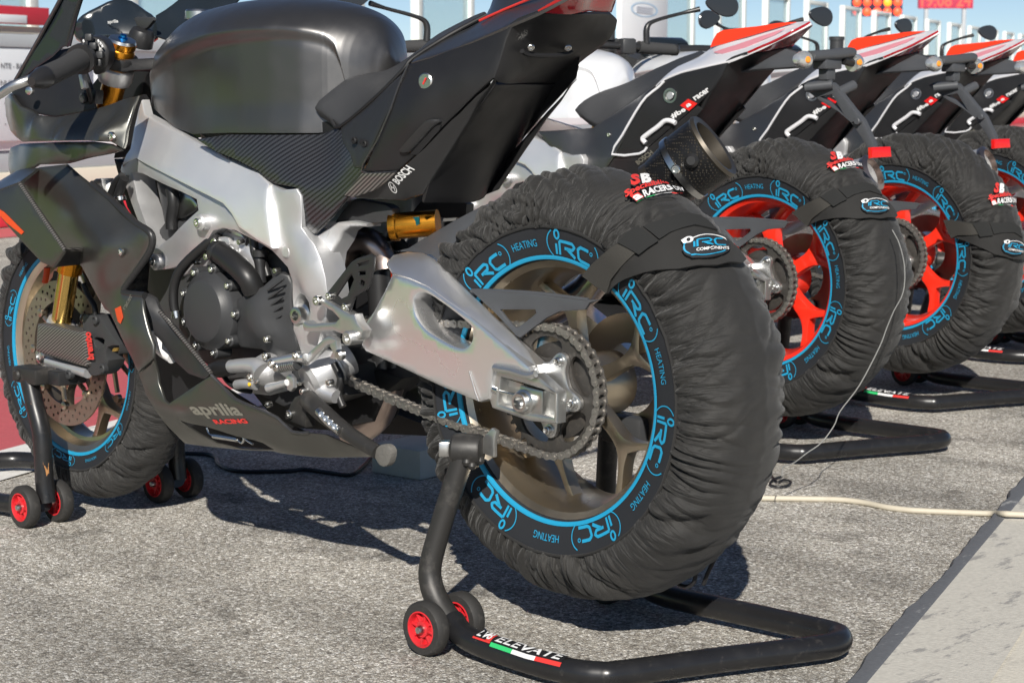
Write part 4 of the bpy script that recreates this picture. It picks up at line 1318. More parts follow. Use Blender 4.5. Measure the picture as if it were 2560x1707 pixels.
tsp = sheet('tail_side_panel', 'tail_black', B1,
    [(0.289,0.13,0.9429),(0.2444,0.125,0.9531),(0.1608,0.118,0.9751),(0.0756,0.11,1.0004),(0.0822,0.112,0.9883),(0.0878,0.118,0.9561),(0.1012,0.125,0.9193),(0.1342,0.13,0.8946),(0.1889,0.135,0.8527),(0.2451,0.14,0.8075),(0.3029,0.145,0.7663),(0.3832,0.15,0.764),(0.3428,0.155,0.8144),(0.3118,0.152,0.8664),(0.3006,0.14,0.9113)],
    inner=[(0.2318,0.152,0.8986),(0.2569,0.158,0.8352),(0.1567,0.137,0.9194)], thick=.006, bevel=.002, mirror=.6)
tube('tail_panel_seam', 'satin_graphite', B1, [tuple(Vector(v) + Vector((0, .002, 0))) for v in [(0.289,0.13,0.9429),(0.3006,0.14,0.9113),(0.3118,0.152,0.8664),(0.3428,0.155,0.8144),(0.3849,0.15,0.764),(0.3019,0.146,0.7659)]], .0016, 6, 3)
tlp = sheet('tail_lower_panel', 'satin_black', B1,
    [(0.3002,0.147,0.7651),(0.243,0.142,0.805),(0.1869,0.137,0.8502),(0.1322,0.132,0.8911),(0.0993,0.127,0.9183),(0.1067,0.115,0.9101),(0.1642,0.115,0.8506),(0.2096,0.115,0.8014),(0.2562,0.115,0.7509),(0.2751,0.115,0.7286),(0.3176,0.12,0.7162),(0.3847,0.13,0.7157),(0.4184,0.14,0.7174),(0.3839,0.148,0.7583)], thick=.006, bevel=.002, mirror=.6)
sheet('carbon_insert', 'carbon_fine', B1, [tuple(Vector(v) + Vector((0, .004, 0))) for v in [(0.3834,0.149,0.7609),(0.3014,0.147,0.7638),(0.3581,0.142,0.733),(0.4151,0.142,0.7188),(0.4367,0.143,0.7213)]], thick=.003, bevel=.001)
lk = onto(tsp, [(0.2328,0.146,0.9144)][0], .0)
l1 = lathe('seat_lock', 'machined_steel', B1, [(.0135, -.01), (.0135, .003), (.0115, .0045), (0, .0045)], lk, (-.2, 1, 0), 28)
box('lock_slot', 'print_red', l1, Vector(lk) + Vector((-.001, .0052, 0)), (.003, .001, .012), bevel=0, rot=Matrix.Rotation(math.radians(-35), 4, 'Y'))
sheet('strap_hook', 'satin_black', B1, [tuple(onto(tsp, v, .009)) for v in [(0.2867,0.148,0.8021),(0.2247,0.148,0.8507),(0.2149,0.148,0.8536),(0.2021,0.148,0.8531),(0.2012,0.148,0.8489),(0.2119,0.148,0.8431),(0.2679,0.148,0.7982),(0.282,0.148,0.7966)]], thick=.012, bevel=.003)
sheet('hook_recess', 'deep_black', B1, [tuple(onto(tsp, v, .002)) for v in [(0.27,0.146,0.7964),(0.214,0.146,0.8424),(0.2033,0.146,0.8442),(0.208,0.146,0.8358),(0.2575,0.146,0.7946),(0.2795,0.146,0.794)]], thick=.003, bevel=0)
sheet('undertail', 'tail_black', B1,
    [(0.0741,0.11,0.9997),(0.0231,0.1,1.0186),(0.0012,0.03,1.019),(0.0226,-0.07,1.0223),(0.0258,-0.09,1.0129),(0.0284,-0.09,0.9971),(0.0908,-0.09,0.9546),(0.158,-0.09,0.9096),(0.1331,0.01,0.9111),(0.1009,0.112,0.9111),(0.0999,0.124,0.9183),(0.0873,0.118,0.9561)], axis='S', thick=.006, bevel=.002, lam=1e-4)
sheet('undertail_tray', 'tail_black', B1,
    [(0.1052,0.115,0.9081),(0.1331,0.01,0.9089),(0.1586,-0.09,0.9085),(0.1909,-0.09,0.8701),(0.2151,-0.09,0.8411),(0.2645,-0.09,0.7888),(0.3056,-0.09,0.7447),(0.3118,-0.08,0.7334),(0.3083,-0.07,0.718),(0.2846,-0.03,0.7115),(0.2766,0.05,0.7106),(0.2774,0.11,0.7131),(0.2572,0.114,0.7508),(0.2106,0.114,0.8013),(0.1652,0.114,0.8506)], axis='S', thick=.006, bevel=.002, lam=1e-4)
for q_ in [(0.0708,0.07,0.9678),(0.0726,-0.02,0.9686)]:
    bolt('bolt_steel', B1, Vector(q_) + Vector((-.004, .004, 0)), .006, .004, d=(-.7, .4, -.4))
tube('mount_lip_shadow', 'deep_black', B1, [tuple(Vector(v) + Vector((-.003, .003, -.001))) for v in [(0.0751,0.085,0.9625),(0.0765,0.07,0.9576),(0.071,0.03,0.956),(0.0723,-0.015,0.9587),(0.0745,-0.03,0.9631)]], .004, 8, 3)  # bracket lip and the shadow under it, drawn as a black tube
sheet('tail_cowl', 'satin_graphite', B1,
    [(0.2858,0.13,0.945),(0.2423,0.127,0.9535),(0.1588,0.12,0.9755),(0.0708,0.112,1.0037),(0.0212,0.105,1.0198),(-0.0172,0.09,1.0391),(-0.0326,0.08,1.0509),(0.0857,0.03,1.0567),(0.2206,0,1.058),(0.2297,0,1.0368),(0.234,0.005,1.0239),(0.26,0.065,0.9887),(0.3029,0.105,0.9529)], axis='S', thick=.005, bevel=.001, lam=1e-4, face=(-.3, .5, .8))
tube('red_pinstripe', 'print_red', B1, [tuple(Vector(v) + Vector((-.001, .0015, .003))) for v in [(0.2047,0.05,1.0103),(0.148,0.05,1.0267),(0.0794,0.055,1.0433),(0.0297,0.06,1.0557)]], .0022, 6, 2)
sheet('tail_light', 'lens_red', B1,
    [(0.0231,0.1,1.0196),(-0.0172,0.09,1.0387),(-0.0371,0.085,1.0502),(-0.0049,0,1.0629),(0.012,-0.075,1.058),(0.0286,-0.088,1.0423),(0.0308,-0.082,1.0241),(0.0012,0.03,1.0202)], axis='S', thick=.006, bevel=.002, lam=1e-4)
o_, u_, v_ = [(0.3104,0.122,0.7432),(0.2706,0.122,0.77),(0.3199,0.122,0.7503)]
lettering('maker_lettering', 'BOSCH', 'print_white', B1, surfmap(tlp, o_, u_, v_), bold=.03)
c_ = Vector([(0.3263,0.126,0.738)][0])
put_strokes('maker_emblem', [(arc(0, 0, 1, 1, 0, 360, 24), .2), (seg((-.45, -.6), (-.45, .6)), .18), (seg((.45, -.6), (.45, .6)), .18), (seg((-.45, 0), (.45, 0)), .2)], .2, 'print_white', B1, lambda x, y: onto(tlp, c_ + Vector((-.0066 * x - .002 * y, 0, .0085 * y + .003 * -x))))

# --- fairing
sheet('fairing_nose', 'fairing_dark', B1,
    [(1.3968,0.2,0.8932),(1.4819,0.16,0.8835),(1.48,0.16,0.8452),(1.4488,0.17,0.8164),(1.3586,0.2,0.7962),(1.2278,0.215,0.8007),(1.1028,0.215,0.8041),(1.0482,0.2,0.8018),(1.0236,0.19,0.7896),(1.0232,0.185,0.8003),(1.0214,0.175,0.8417),(1.0221,0.165,0.8665),(1.0278,0.15,0.8889),(1.0701,0.16,0.8804),(1.1297,0.175,0.8643),(1.1751,0.185,0.856),(1.2446,0.195,0.8468),(1.3032,0.2,0.8528),(1.3512,0.207,0.8677),(1.3776,0.207,0.8884)],
    inner=[(1.2887,0.217,0.8444),(1.1628,0.224,0.8279),(1.0583,0.22,0.8138),(1.3487,0.205,0.8272),(1.2001,0.225,0.8136),(1.0763,0.182,0.8411),(1.1124,0.195,0.8387)], thick=.006, bevel=.002, mirror=True, lam=1e-5, res=.012)
p = [(1.0412,0.2,0.8127)][0]
bolt('bolt_steel', B1, (p[0], .203, p[2]), .009, .003)
sheet('fairing_cheek', 'fairing_dark', B1,
    [(1.4833,0.15,0.7811),(1.4152,0.17,0.7901),(1.2009,0.2,0.7992),(1.1068,0.2,0.8015),(1.0557,0.195,0.7973),(1.0274,0.19,0.7853),(1.0675,0.19,0.7782),(1.2032,0.2,0.7559),(1.3009,0.2,0.752),(1.3872,0.19,0.7208),(1.4545,0.17,0.7221),(1.4942,0.15,0.7412),(1.5077,0.14,0.7657)], inner=[(1.2206,0.213,0.7755),(1.3408,0.2,0.7548),(1.1139,0.208,0.7905)], thick=.006, bevel=.003, mirror=True)
sheet('fairing_inner', 'tail_black', B1,
    [(1.4159,0.185,0.8905),(1.4085,0.185,0.9104),(1.3817,0.17,0.9435),(1.3391,0.15,0.974),(1.2674,0.14,0.9841),(1.2076,0.15,0.9553),(1.1683,0.16,0.9123),(1.1482,0.165,0.8646),(1.1856,0.178,0.8565),(1.2601,0.185,0.8472),(1.3189,0.19,0.8532),(1.3704,0.195,0.8682)], axis='S', thick=.005, bevel=.002, lam=1e-4)
sheet('windscreen_frame', 'smoked_screen', B1,
    [(1.4007,0.19,0.9059),(1.3141,0.175,1.0059),(1.2513,0.165,1.0819),(1.2015,0.15,1.0808),(1.2263,0.15,1.0411),(1.2521,0.15,0.9859),(1.2717,0.155,0.9839),(1.2925,0.165,0.9646),(1.3419,0.18,0.9387)], axis='S', thick=.004, bevel=.001, lam=1e-4)
tube('windscreen_edge', 'satin_graphite', B1, [(1.4,0.193,0.9059),(1.3134,0.178,1.0058),(1.2486,0.168,1.0817)], .004, 8, 2)
tube('windscreen_edge', 'satin_black', B1, [(1.2053,0.152,1.0809),(1.2423,0.15,1.0265),(1.2637,0.15,0.986)], .004, 8, 2)
sheet('windscreen_right', 'smoked_screen', B1,
    [(1.2413,-0.05,1.0513),(1.2046,-0.09,1.0892),(1.0863,-0.15,1.0875),(1.1028,-0.14,1.0679),(1.1329,-0.11,1.0568),(1.1787,-0.08,1.0174),(1.1623,-0.04,0.9965),(1.2115,-0.03,1.0081)], axis='S', thick=.004, bevel=.001, lam=1e-4)
sheet('dash_pod', 'smoked_screen', B1,
    [(1.3511,0.07,1.0375),(1.3417,0.06,1.053),(1.3264,0.03,1.0712),(1.307,0,1.0871),(1.2961,-0.03,1.0834),(1.2751,-0.05,1.0633),(1.2535,-0.06,1.0463),(1.2492,-0.06,1.0094),(1.2612,-0.03,0.9979),(1.305,0.02,1.0043),(1.3404,0.06,0.9975),(1.364,0.07,1.02)], axis='S', thick=.03, bevel=.006, lam=1e-4, smooth=2)
o_, u_, v_ = [(1.3083,0.02,1.0344),(1.2707,0.02,1.0358),(1.3092,0.02,1.0411)]
lettering('maker_lettering', 'aprilia', 'print_white', B1, quadmap(o_, u_, v_, (-.006, .005, 0)))
sf_ = sheet('side_fairing', 'fairing_dark', B1,
    [(1.2855,0.21,0.7472),(1.2032,0.2,0.7551),(1.166,0.2,0.7369),(1.1255,0.2,0.7196),(1.0497,0.205,0.6889),(1.0117,0.207,0.6666),(0.9689,0.21,0.6511),(0.9246,0.212,0.6379),(0.917,0.21,0.6222),(0.9254,0.21,0.6012),(0.9466,0.213,0.5774),(0.9947,0.22,0.5288),(0.9901,0.222,0.5178),(0.961,0.222,0.5168),(0.9287,0.222,0.5176),(0.9226,0.223,0.4869),(0.9061,0.224,0.4494),(0.8926,0.224,0.4273),(0.8949,0.224,0.401),(0.9416,0.226,0.3709),(0.9627,0.226,0.3973),(0.9926,0.226,0.4314),(1.0357,0.223,0.4778),(1.051,0.223,0.4827),(1.0876,0.222,0.5181),(1.1296,0.22,0.5599),(1.1698,0.218,0.5745),(1.2385,0.212,0.6157),(1.3172,0.205,0.6774),(1.3653,0.2,0.7152)],
    inner=[(1.1299,0.226,0.6753),(1.0077,0.236,0.6187),(1.0286,0.236,0.5548),(0.9448,0.234,0.4469)], thick=.006, bevel=.003, mirror=True, lam=1e-5)
tube('fairing_return', 'satin_black', B1, [tuple(Vector(v) + Vector((-.002, -.006, 0))) for v in [(1.1255,0.2,0.7196),(1.0497,0.205,0.6889),(0.9689,0.21,0.6511),(0.9246,0.212,0.6379),(0.917,0.21,0.6222),(0.9254,0.21,0.6012),(0.9466,0.213,0.5774),(0.9947,0.22,0.5288),(0.9901,0.222,0.5178),(0.9287,0.222,0.5176)]], .007, 10, 3)
sheet('fairing_cowl_panel', 'satin_black', B1, [(0.9315,0.219,0.5167),(0.9304,0.205,0.5209),(0.9151,0.2,0.5123),(0.8834,0.2,0.4758),(0.8172,0.2,0.4323),(0.7453,0.203,0.3877),(0.7614,0.206,0.3752),(0.8191,0.2,0.3788),(0.8623,0.2,0.3992),(0.9059,0.212,0.4459),(0.9054,0.219,0.4756)], axis='S', thick=.005, bevel=.0015, lam=1e-4)
tube('carbon_lip', 'carbon_fine', B1, [(0.8967,0.205,0.4896),(0.8779,0.204,0.4766),(0.8118,0.204,0.4331),(0.7413,0.206,0.389)], .0035, 8, 2)
p = [(0.9773,0.226,0.598)][0]
bolt('bolt_steel', B1, (p[0], .232, p[2]), .007, .003)
q_ = [(1.0118,0.236,0.4869),(0.9917,0.236,0.4937),(0.9801,0.236,0.4727),(0.9896,0.236,0.4604),(1.0002,0.236,0.4637)]
sheet('red_logo_patch', 'print_orange', B1, [tuple(onto(sf_, v, .0015)) for v in q_], thick=.001, bevel=0)
o_, u_, v_ = [(0.9734,0.239,0.4881),(0.9544,0.239,0.5165),(0.9875,0.239,0.4901)]
lettering('slogan_lettering', 'racer', 'print_grey', B1, surfmap(sf_, o_, u_, v_), bold=0)
# winglet box
wl = sheet('winglet', 'fairing_dark', B1, [(1.3775,0.3,0.681),(1.299,0.29,0.7043),(1.2348,0.285,0.7207),(1.0775,0.29,0.5995),(1.1206,0.29,0.5629),(1.1569,0.292,0.5707),(1.2025,0.295,0.5986),(1.2858,0.3,0.6529),(1.3577,0.3,0.6688)], thick=.007, bevel=.002)
sheet('winglet_roof', 'fairing_dark', wl, [(1.3782,0.297,0.6842),(1.3021,0.288,0.706),(1.2379,0.282,0.7227),(1.2824,0.212,0.7467),(1.3537,0.205,0.7423),(1.4722,0.21,0.7007)], axis='S', thick=.005, bevel=.001, face=(-.2, .3, 1), lam=1e-4)
sheet('winglet_floor', 'satin_black', wl, [(1.0814,0.288,0.5984),(1.116,0.216,0.5932),(1.1347,0.216,0.5628),(1.1238,0.287,0.5617)], axis='S', thick=.005, bevel=.001, lam=1e-4)
tube('winglet_edge', 'carbon_fine', wl, [(1.2316,0.287,0.7201),(1.1458,0.29,0.6542),(1.0744,0.292,0.5998),(1.1115,0.219,0.5936)], .0038, 8, 1)
o_ = [(1.2978,0.292,0.6699),(1.2743,0.292,0.6634),(1.255,0.292,0.6535),(1.236,0.292,0.6426),(1.2088,0.292,0.6269),(1.2157,0.292,0.6216),(1.2405,0.292,0.6327),(1.2616,0.292,0.6424),(1.2828,0.292,0.6544),(1.2984,0.292,0.6612)]
sheet('winglet_script', 'print_orange', wl, [tuple(onto(wl, v, .0015)) for v in o_], thick=.001, bevel=0)
# belly pan
bp = sheet('belly_pan', 'fairing_dark', B1,
    [(0.866,0.212,0.3188),(0.8244,0.212,0.34),(0.7829,0.21,0.3628),(0.7401,0.207,0.3852),(0.7148,0.202,0.3672),(0.6795,0.2,0.3467),(0.6269,0.197,0.3364),(0.5742,0.19,0.3239),(0.5383,0.185,0.302),(0.4994,0.18,0.3047),(0.4577,0.178,0.3069),(0.4094,0.17,0.295),(0.3559,0.165,0.2826),(0.374,0.15,0.2743),(0.4882,0.15,0.2579),(0.6342,0.15,0.2505),(0.7662,0.15,0.2387),(0.8813,0.165,0.2348),(0.8811,0.19,0.2583),(0.8976,0.205,0.2834),(0.914,0.215,0.3099),(0.9272,0.22,0.33),(0.9397,0.227,0.3692),(0.8916,0.226,0.4014),(0.8988,0.215,0.3888),(0.8984,0.21,0.355),(0.8781,0.213,0.3242)],
    holes=[[(0.8364,0.207,0.2889),(0.7662,0.202,0.2865),(0.6943,0.19,0.2756),(0.6336,0.178,0.2696),(0.6162,0.165,0.2573),(0.6691,0.16,0.2509),(0.7167,0.163,0.2471),(0.7664,0.18,0.2528),(0.7993,0.195,0.2692)]],
    inner=[(0.7254,0.205,0.3142),(0.6155,0.192,0.2957),(0.8099,0.216,0.3117),(0.5411,0.178,0.2835)], thick=.005, bevel=.0015, mirror=True, res=.012)
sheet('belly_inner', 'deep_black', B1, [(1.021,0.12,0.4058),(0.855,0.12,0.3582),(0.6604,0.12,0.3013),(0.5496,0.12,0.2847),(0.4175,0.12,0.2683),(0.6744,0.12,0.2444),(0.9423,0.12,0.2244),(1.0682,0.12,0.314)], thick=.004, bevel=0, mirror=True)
tube('belly_edge', 'satin_graphite', B1, [(0.7388,0.208,0.3863),(0.7135,0.203,0.3682),(0.6782,0.201,0.3478),(0.6256,0.198,0.3374),(0.5729,0.191,0.3249),(0.5371,0.186,0.3031),(0.4982,0.181,0.3057)], .003, 8, 2)
q_ = [(0.7753,0.178,0.2648),(0.7424,0.178,0.2659),(0.706,0.176,0.2662)]
tube('exhaust_spring', 'bolt_steel', B1, q_, .005, 8, 3)
tube('spring_hook', 'bolt_steel', B1, [(0.7948,0.178,0.2779),(0.7884,0.178,0.2683),(0.7753,0.178,0.2642)], .0022, 8, 3)
tube('spring_hook', 'bolt_steel', B1, [(0.706,0.176,0.2662),(0.6949,0.176,0.2615),(0.6883,0.176,0.2674),(0.6898,0.176,0.2723),(0.6772,0.176,0.2678),(0.6614,0.176,0.2637)], .0022, 8, 3)
o_, u_, v_ = [(0.785,0.206,0.3083),(0.6568,0.196,0.3202),(0.8057,0.21,0.3269)]
lettering('brand_lettering', 'aprilia', 'print_grey', bp, surfmap(bp, o_, u_, v_), bold=.035)
o_, u_, v_ = [(0.7341,0.2,0.2955),(0.6458,0.19,0.3071),(0.7414,0.2,0.3023)]
lettering('brand_lettering', 'RACING', 'print_red', bp, surfmap(bp, o_, u_, v_), bold=.04)

# --- cockpit
fork = tube('fork_upper', 'gold_anodised', B1, [(1.152,0.105,0.9467),(1.1932,0.105,0.8638)], .0235, 24, 1)
p = Vector([(1.141,0.105,0.9861)][0])
ax_ = (Vector([(1.1406,0.105,0.9956)][0]) - Vector([(1.191,0.105,0.8693)][0])).normalized()
lathe('fork_cap', 'gold_anodised', fork, [(0, -.03), (.0275, -.03), (.0285, -.01), (.0265, -.006), (.0285, -.002), (.0285, .008), (0, .008)], p, ax_, 32)
lathe('fork_cap_top', 'machined_steel', fork, [(0, .008), (.0280, .008), (.0260, .0135), (.018, .0145), (0, .013)], p, ax_, 32)
lathe('preload_adjuster', 'blue_anodised', fork, [(0, .013), (.0095, .013), (.0095, .0165), (.0065, .0185), (.0065, .0225), (.005, .0235), (0, .0235)], p, ax_, 12)
for sgn in (1, -1):
    q = Vector((p.x, p.y * sgn, p.z)) - ax_ * .028
    lathe('top_clamp', 'tail_black', B1, [(0, -.014), (.037, -.014), (.039, -.008), (.039, .004), (.036, .009), (0, .009)], q, ax_, 32)
    q2 = Vector((p.x, p.y * sgn, p.z)) - ax_ * .062
    lathe('bar_clamp', 'cast_aluminium', B1, [(0, -.016), (.030, -.016), (.034, -.008), (.034, .012), (.031, .016), (0, .016)], q2, ax_, 32)
    if sgn < 0:
        tube('fork_upper', 'gold_anodised', B1, [(x, -y, z) for x, y, z in [(1.152,0.105,0.9467),(1.1932,0.105,0.8638)]], .0235, 20, 1)
pc = p - ax_ * .03
sheet('top_yoke', 'tail_black', B1, [(pc.x + .035, .11, pc.z), (pc.x - .03, .125, pc.z), (pc.x - .05, .06, pc.z + .004), (pc.x - .07, 0, pc.z + .006), (pc.x - .05, -.06, pc.z + .004), (pc.x - .03, -.125, pc.z), (pc.x + .035, -.11, pc.z), (pc.x + .04, 0, pc.z)], axis='S', face=(0, 0, 1), thick=.022, bevel=.004, lam=1e-3)
k0 = Vector([(1.2204,0,1.0077)][0])
kb = lathe('ignition_barrel', 'satin_black', B1, [(0, -.02), (.026, -.02), (.026, .004), (.021, .014), (.016, .016), (0, .016)], k0, ax_, 28)
sheet('ignition_key', 'cover_black', kb, [(1.2473,0,1.0446),(1.2358,0,1.0476),(1.1833,0,1.0452),(1.1798,0,1.0386),(1.2009,0,1.0248),(1.2104,0,1.0218),(1.2293,0,1.0228),(1.2366,0,1.0278)], axis='S', thick=.008, bevel=.002)
gr = tube('grip', 'grip_rubber', B1, [(1.006,0.37,0.9224),(1.0485,0.295,0.9422),(1.0874,0.235,0.9584)], [.0205, .0195, .0215], 24, 4)
lathe('grip_flange', 'satin_black', gr, [(.018, -.006), (.029, -.006), (.029, .006), (.018, .006)], [(1.0856,0.235,0.9584)][0], Vector([(1.0874,0.235,0.9584)][0]) - Vector([(1.006,0.37,0.9224)][0]), 28)
q_ = [Vector(v) for v in [(1.0011,0.372,0.923),(0.9737,0.425,0.9123)]]
lathe('bar_end', 'satin_black', gr, [(0, -.002), (.0205, -.002), (.0205, .006), (.014, .035), (.008, .046), (0, .046)], q_[0], q_[1] - q_[0], 28)
sg_ = sheet('switchgear', 'satin_black', B1, [(1.1106,0.22,0.9827),(1.1045,0.215,0.9971),(1.0936,0.2,1.0014),(1.0759,0.19,0.993),(1.066,0.185,0.9722),(1.0745,0.185,0.9454),(1.0971,0.19,0.9288),(1.1005,0.2,0.933),(1.0846,0.215,0.9535)], axis='S', thick=.04, bevel=.008, smooth=2, lam=1e-4)
for q_ in [(1.0732,0.203,0.9907),(1.0706,0.2,0.9865),(1.0683,0.198,0.9814),(1.0913,0.224,0.9906),(1.0773,0.21,0.9551)]:
    box('switch_mark', 'print_white', sg_, Vector(q_) + Vector((-.004, .004, .001)), (.004, .002, .006), bevel=.0005, rot=Matrix.Rotation(.6, 4, 'Y'))
for q_ in [(1.0861,0.215,0.9989),(1.0797,0.21,0.9824),(1.0734,0.2,0.9659),(1.0795,0.2,0.9515)]:
    box('switch_button', 'cover_black', sg_, Vector(q_) + Vector((-.003, .003, 0)), (.014, .014, .014), rz=.6, bevel=.003)
tube('clutch_lever', 'machined_steel', B1, [(1.0641,0.44,0.8857),(1.0546,0.432,0.8926),(1.0328,0.42,0.9065),(1.0151,0.4,0.9164),(1.0139,0.36,0.9314),(1.0651,0.26,0.9446)], [.005, .006, .0062, .006, .006, .006], 10, 4, flat=1.5)
lathe('lever_pivot', 'bolt_steel', B1, [(0, -.004), (.008, -.004), (.008, .004), (.005, .005), (0, .005)], [(1.2908,0.22,0.8983)][0], (-.5, 1, 0), 16)
tube('clutch_cable', 'rubber_hose', B1, [(1.141,0.2,0.9374),(1.1386,0.19,0.9122),(1.1549,0.17,0.8826),(1.1819,0.15,0.861)], .005, 10, 4)
box('cable_holder', 'cast_aluminium', B1, [(1.1327,0.2,0.9164)][0], (.012, .012, .03), bevel=.002, rot=Matrix.Rotation(.3, 4, 'Y'))
sheet('air_duct_cover', 'tail_black', B1, [(1.1994,0.17,0.8995),(1.1465,0.165,0.9006),(1.145,0.165,0.8932),(1.1496,0.165,0.873),(1.1939,0.172,0.8718)], axis='S', thick=.02, bevel=.003)
bolt('cover_black', B1, Vector([(1.1792,0.17,0.8846)][0]) + Vector((-.003, .004, 0)), .010, .003)

sheet('fork_dark_backing', 'deep_black', B1, [(1.3654,-0.02,0.9586),(1.1957,-0.02,0.9614),(1.2386,-0.02,0.9263),(1.2554,-0.02,0.8861),(1.3303,-0.02,0.8586),(1.4305,-0.02,0.8555),(1.4656,-0.02,0.8901),(1.4318,-0.02,0.9132)], thick=.06, bevel=.01)  # black backing added to darken the space between fork and tank

sheet('frame_gap_dark_fill', 'deep_black', B1, [(1.2033,0.06,0.869),(1.1388,0.06,0.891),(1.1176,0.06,0.8695),(1.1409,0.06,0.839),(1.1613,0.06,0.7952),(1.1887,0.06,0.7683),(1.2422,0.06,0.7626),(1.225,0.06,0.805)], thick=.01, bevel=0)  # black sheet standing in for the shaded gap beside the frame
sheet('triangle_dark_backing', 'deep_black', B1, [(1.2809,0.035,0.7597),(1.1268,0.035,0.733),(0.9809,0.035,0.6905),(1.0768,0.035,0.5995),(1.1587,0.035,0.5816),(1.2388,0.035,0.6624)], thick=.07, bevel=.004)  # black sheet added to keep the opening of the frame triangle dark

# --- front end
ZF = .3461
FW = Vector((1.435, 0, ZF))
w = wheel(B1, 'front_wheel', 'bronze_wheel', .2158, .052, FW, 100, thick=.022, yface=.012)
for sgn in (1, -1):
    d_ = []
    N_ = 60
    for r_, k_, ph in ((.145, 30, 0), (.135, 30, .5), (.125, 30, 0)):
        for i in range(k_):
            a = 2 * PI * (i + ph) / k_
            d_.append([(r_ * math.cos(a) + .0036 * math.cos(2 * PI * j / 7), sgn * .068, r_ * math.sin(a) + .0036 * math.sin(2 * PI * j / 7)) for j in range(7)])
    d_.append([(.112 * math.cos(2 * PI * j / 60), sgn * .068, .112 * math.sin(2 * PI * j / 60)) for j in range(60)])
    ds = sheet('brake_disc', 'disc_steel', B1, [(.155 * math.cos(2 * PI * j / 90), sgn * .068, .155 * math.sin(2 * PI * j / 90)) for j in range(90)], holes=d_, thick=.005, bevel=0, res=.012)
    ds.location = FW
    for i in range(8):
        a = 2 * PI * i / 8
        lathe('disc_bobbin', 'bronze_wheel', ds, [(0, -.007), (.009, -.007), (.009, .003), (.005, .005), (0, .005)], (.113 * math.cos(a), sgn * .069, .113 * math.sin(a)), (0, sgn, 0), 14)
        p1 = (.1 * math.cos(a), sgn * .066, .1 * math.sin(a)); p0 = (.04 * math.cos(a + .35), sgn * .066, .04 * math.sin(a + .35))
        tube('disc_arm', 'bronze_wheel', ds, [p0, p1], .0055, 8, 1)
    tube('fork_lower', 'gold_tube', B1, [(x, sgn * .105, z) for x, y, z in [(1.3431,0.105,0.5433),(1.3818,0.105,0.4215)]], .0212, 24, 1)
    tube('fork_leg', 'gold_anodised', B1, [(x, sgn * .105, z) for x, y, z in [(1.32,0.105,0.6035),(1.3471,0.105,0.5271)]], .026, 24, 1)
    tube('fork_bottom', 'cast_aluminium', B1, [(x, sgn * .105, z) for x, y, z in [(1.3795,0.105,0.423),(1.3851,0.105,0.4139),(1.4073,0.105,0.3858),(1.4358,0.105,0.3392)]], [.029, .03, .025, .022], 20, 4)
    disc('axle_clamp', 'cast_aluminium', B1, (FW.x, sgn * .088 - (.012 if sgn < 0 else 0), FW.z), .028, .03, bev=.2)
sheet('brake_duct', 'carbon_fine', B1, [(1.4037,0.15,0.4185),(1.387,0.15,0.4211),(1.2565,0.14,0.4138),(1.2491,0.138,0.4058),(1.2432,0.138,0.3448),(1.2508,0.138,0.3421),(1.3369,0.142,0.3482),(1.4153,0.15,0.3596),(1.4099,0.152,0.3725)], thick=.035, bevel=.006, res=.016)
cal_ = sheet('brake_caliper', 'cover_black', B1, [(1.2652,0.13,0.4432),(1.2404,0.13,0.448),(1.2093,0.128,0.4476),(1.1937,0.126,0.432),(1.1628,0.125,0.4067),(1.1457,0.124,0.3971),(1.1513,0.124,0.3771),(1.1789,0.125,0.3662),(1.1943,0.125,0.345),(1.2193,0.125,0.3284),(1.2459,0.127,0.3245),(1.2583,0.128,0.3417),(1.2626,0.13,0.3954)],
    holes=[[(1.2339,0.126,0.4004),(1.2143,0.126,0.405),(1.1951,0.126,0.4011),(1.2054,0.126,0.3862),(1.2251,0.126,0.3815)], [(1.1861,0.126,0.388),(1.1476,0.126,0.3943),(1.1531,0.126,0.3771),(1.1825,0.126,0.3603),(1.1918,0.126,0.3678)]], thick=.04, bevel=.006, smooth=2, hsmooth=2)
o_, u_, v_ = [(1.2221,0.132,0.3599),(1.2317,0.132,0.4152),(1.2467,0.132,0.3575)]
lettering('caliper_lettering', 'brembo', 'print_red', cal_, quadmap(o_, u_, v_, (0, .003, 0)), bold=.04)
for q_ in [(1.2178,0.13,0.4409),(1.1967,0.13,0.3439),(1.3188,0.13,0.3187)]:
    bolt('cover_black', cal_, q_, .010, .006)
sheet('caliper_gold', 'gold_tube', cal_, [(1.2193,0.112,0.4258),(1.195,0.112,0.4293),(1.1767,0.112,0.4099),(1.198,0.112,0.363),(1.2127,0.112,0.3588),(1.2158,0.112,0.3979)], thick=.02, bevel=.002)
tube('wheel_sensor_bracket', 'cast_aluminium', B1, [(1.4126,0.12,0.3371),(1.346,0.12,0.3321),(1.2661,0.12,0.3259)], .011, 12, 3)
lathe('front_axle_nut', 'machined_steel', B1, [(0, 0), (.017, 0), (.017, .008), (.012, .011), (.009, .011), (.009, .002), (0, .002)], (FW.x, .118, FW.z), (0, 1, 0), 12)
tube('fork_guard', 'print_orange', B1, [(1.3902,0.13,0.5351),(1.393,0.13,0.5212),(1.4001,0.13,0.5036)], .0075, 10, 3, flat=.6)
tube('brake_hose', 'rubber_hose', B1, [(1.2745,0.12,0.5083),(1.2599,0.12,0.4869),(1.2375,0.12,0.4662),(1.2357,0.12,0.4476)], .006, 10, 4)
sheet('fork_shadow_plate', 'deep_black', B1, [(1.4905,0.05,0.5164),(1.3961,0.05,0.4993),(1.3649,0.05,0.4738),(1.3276,0.05,0.4149),(1.5266,0.05,0.398),(1.5103,0.05,0.463)], thick=.004, bevel=0)

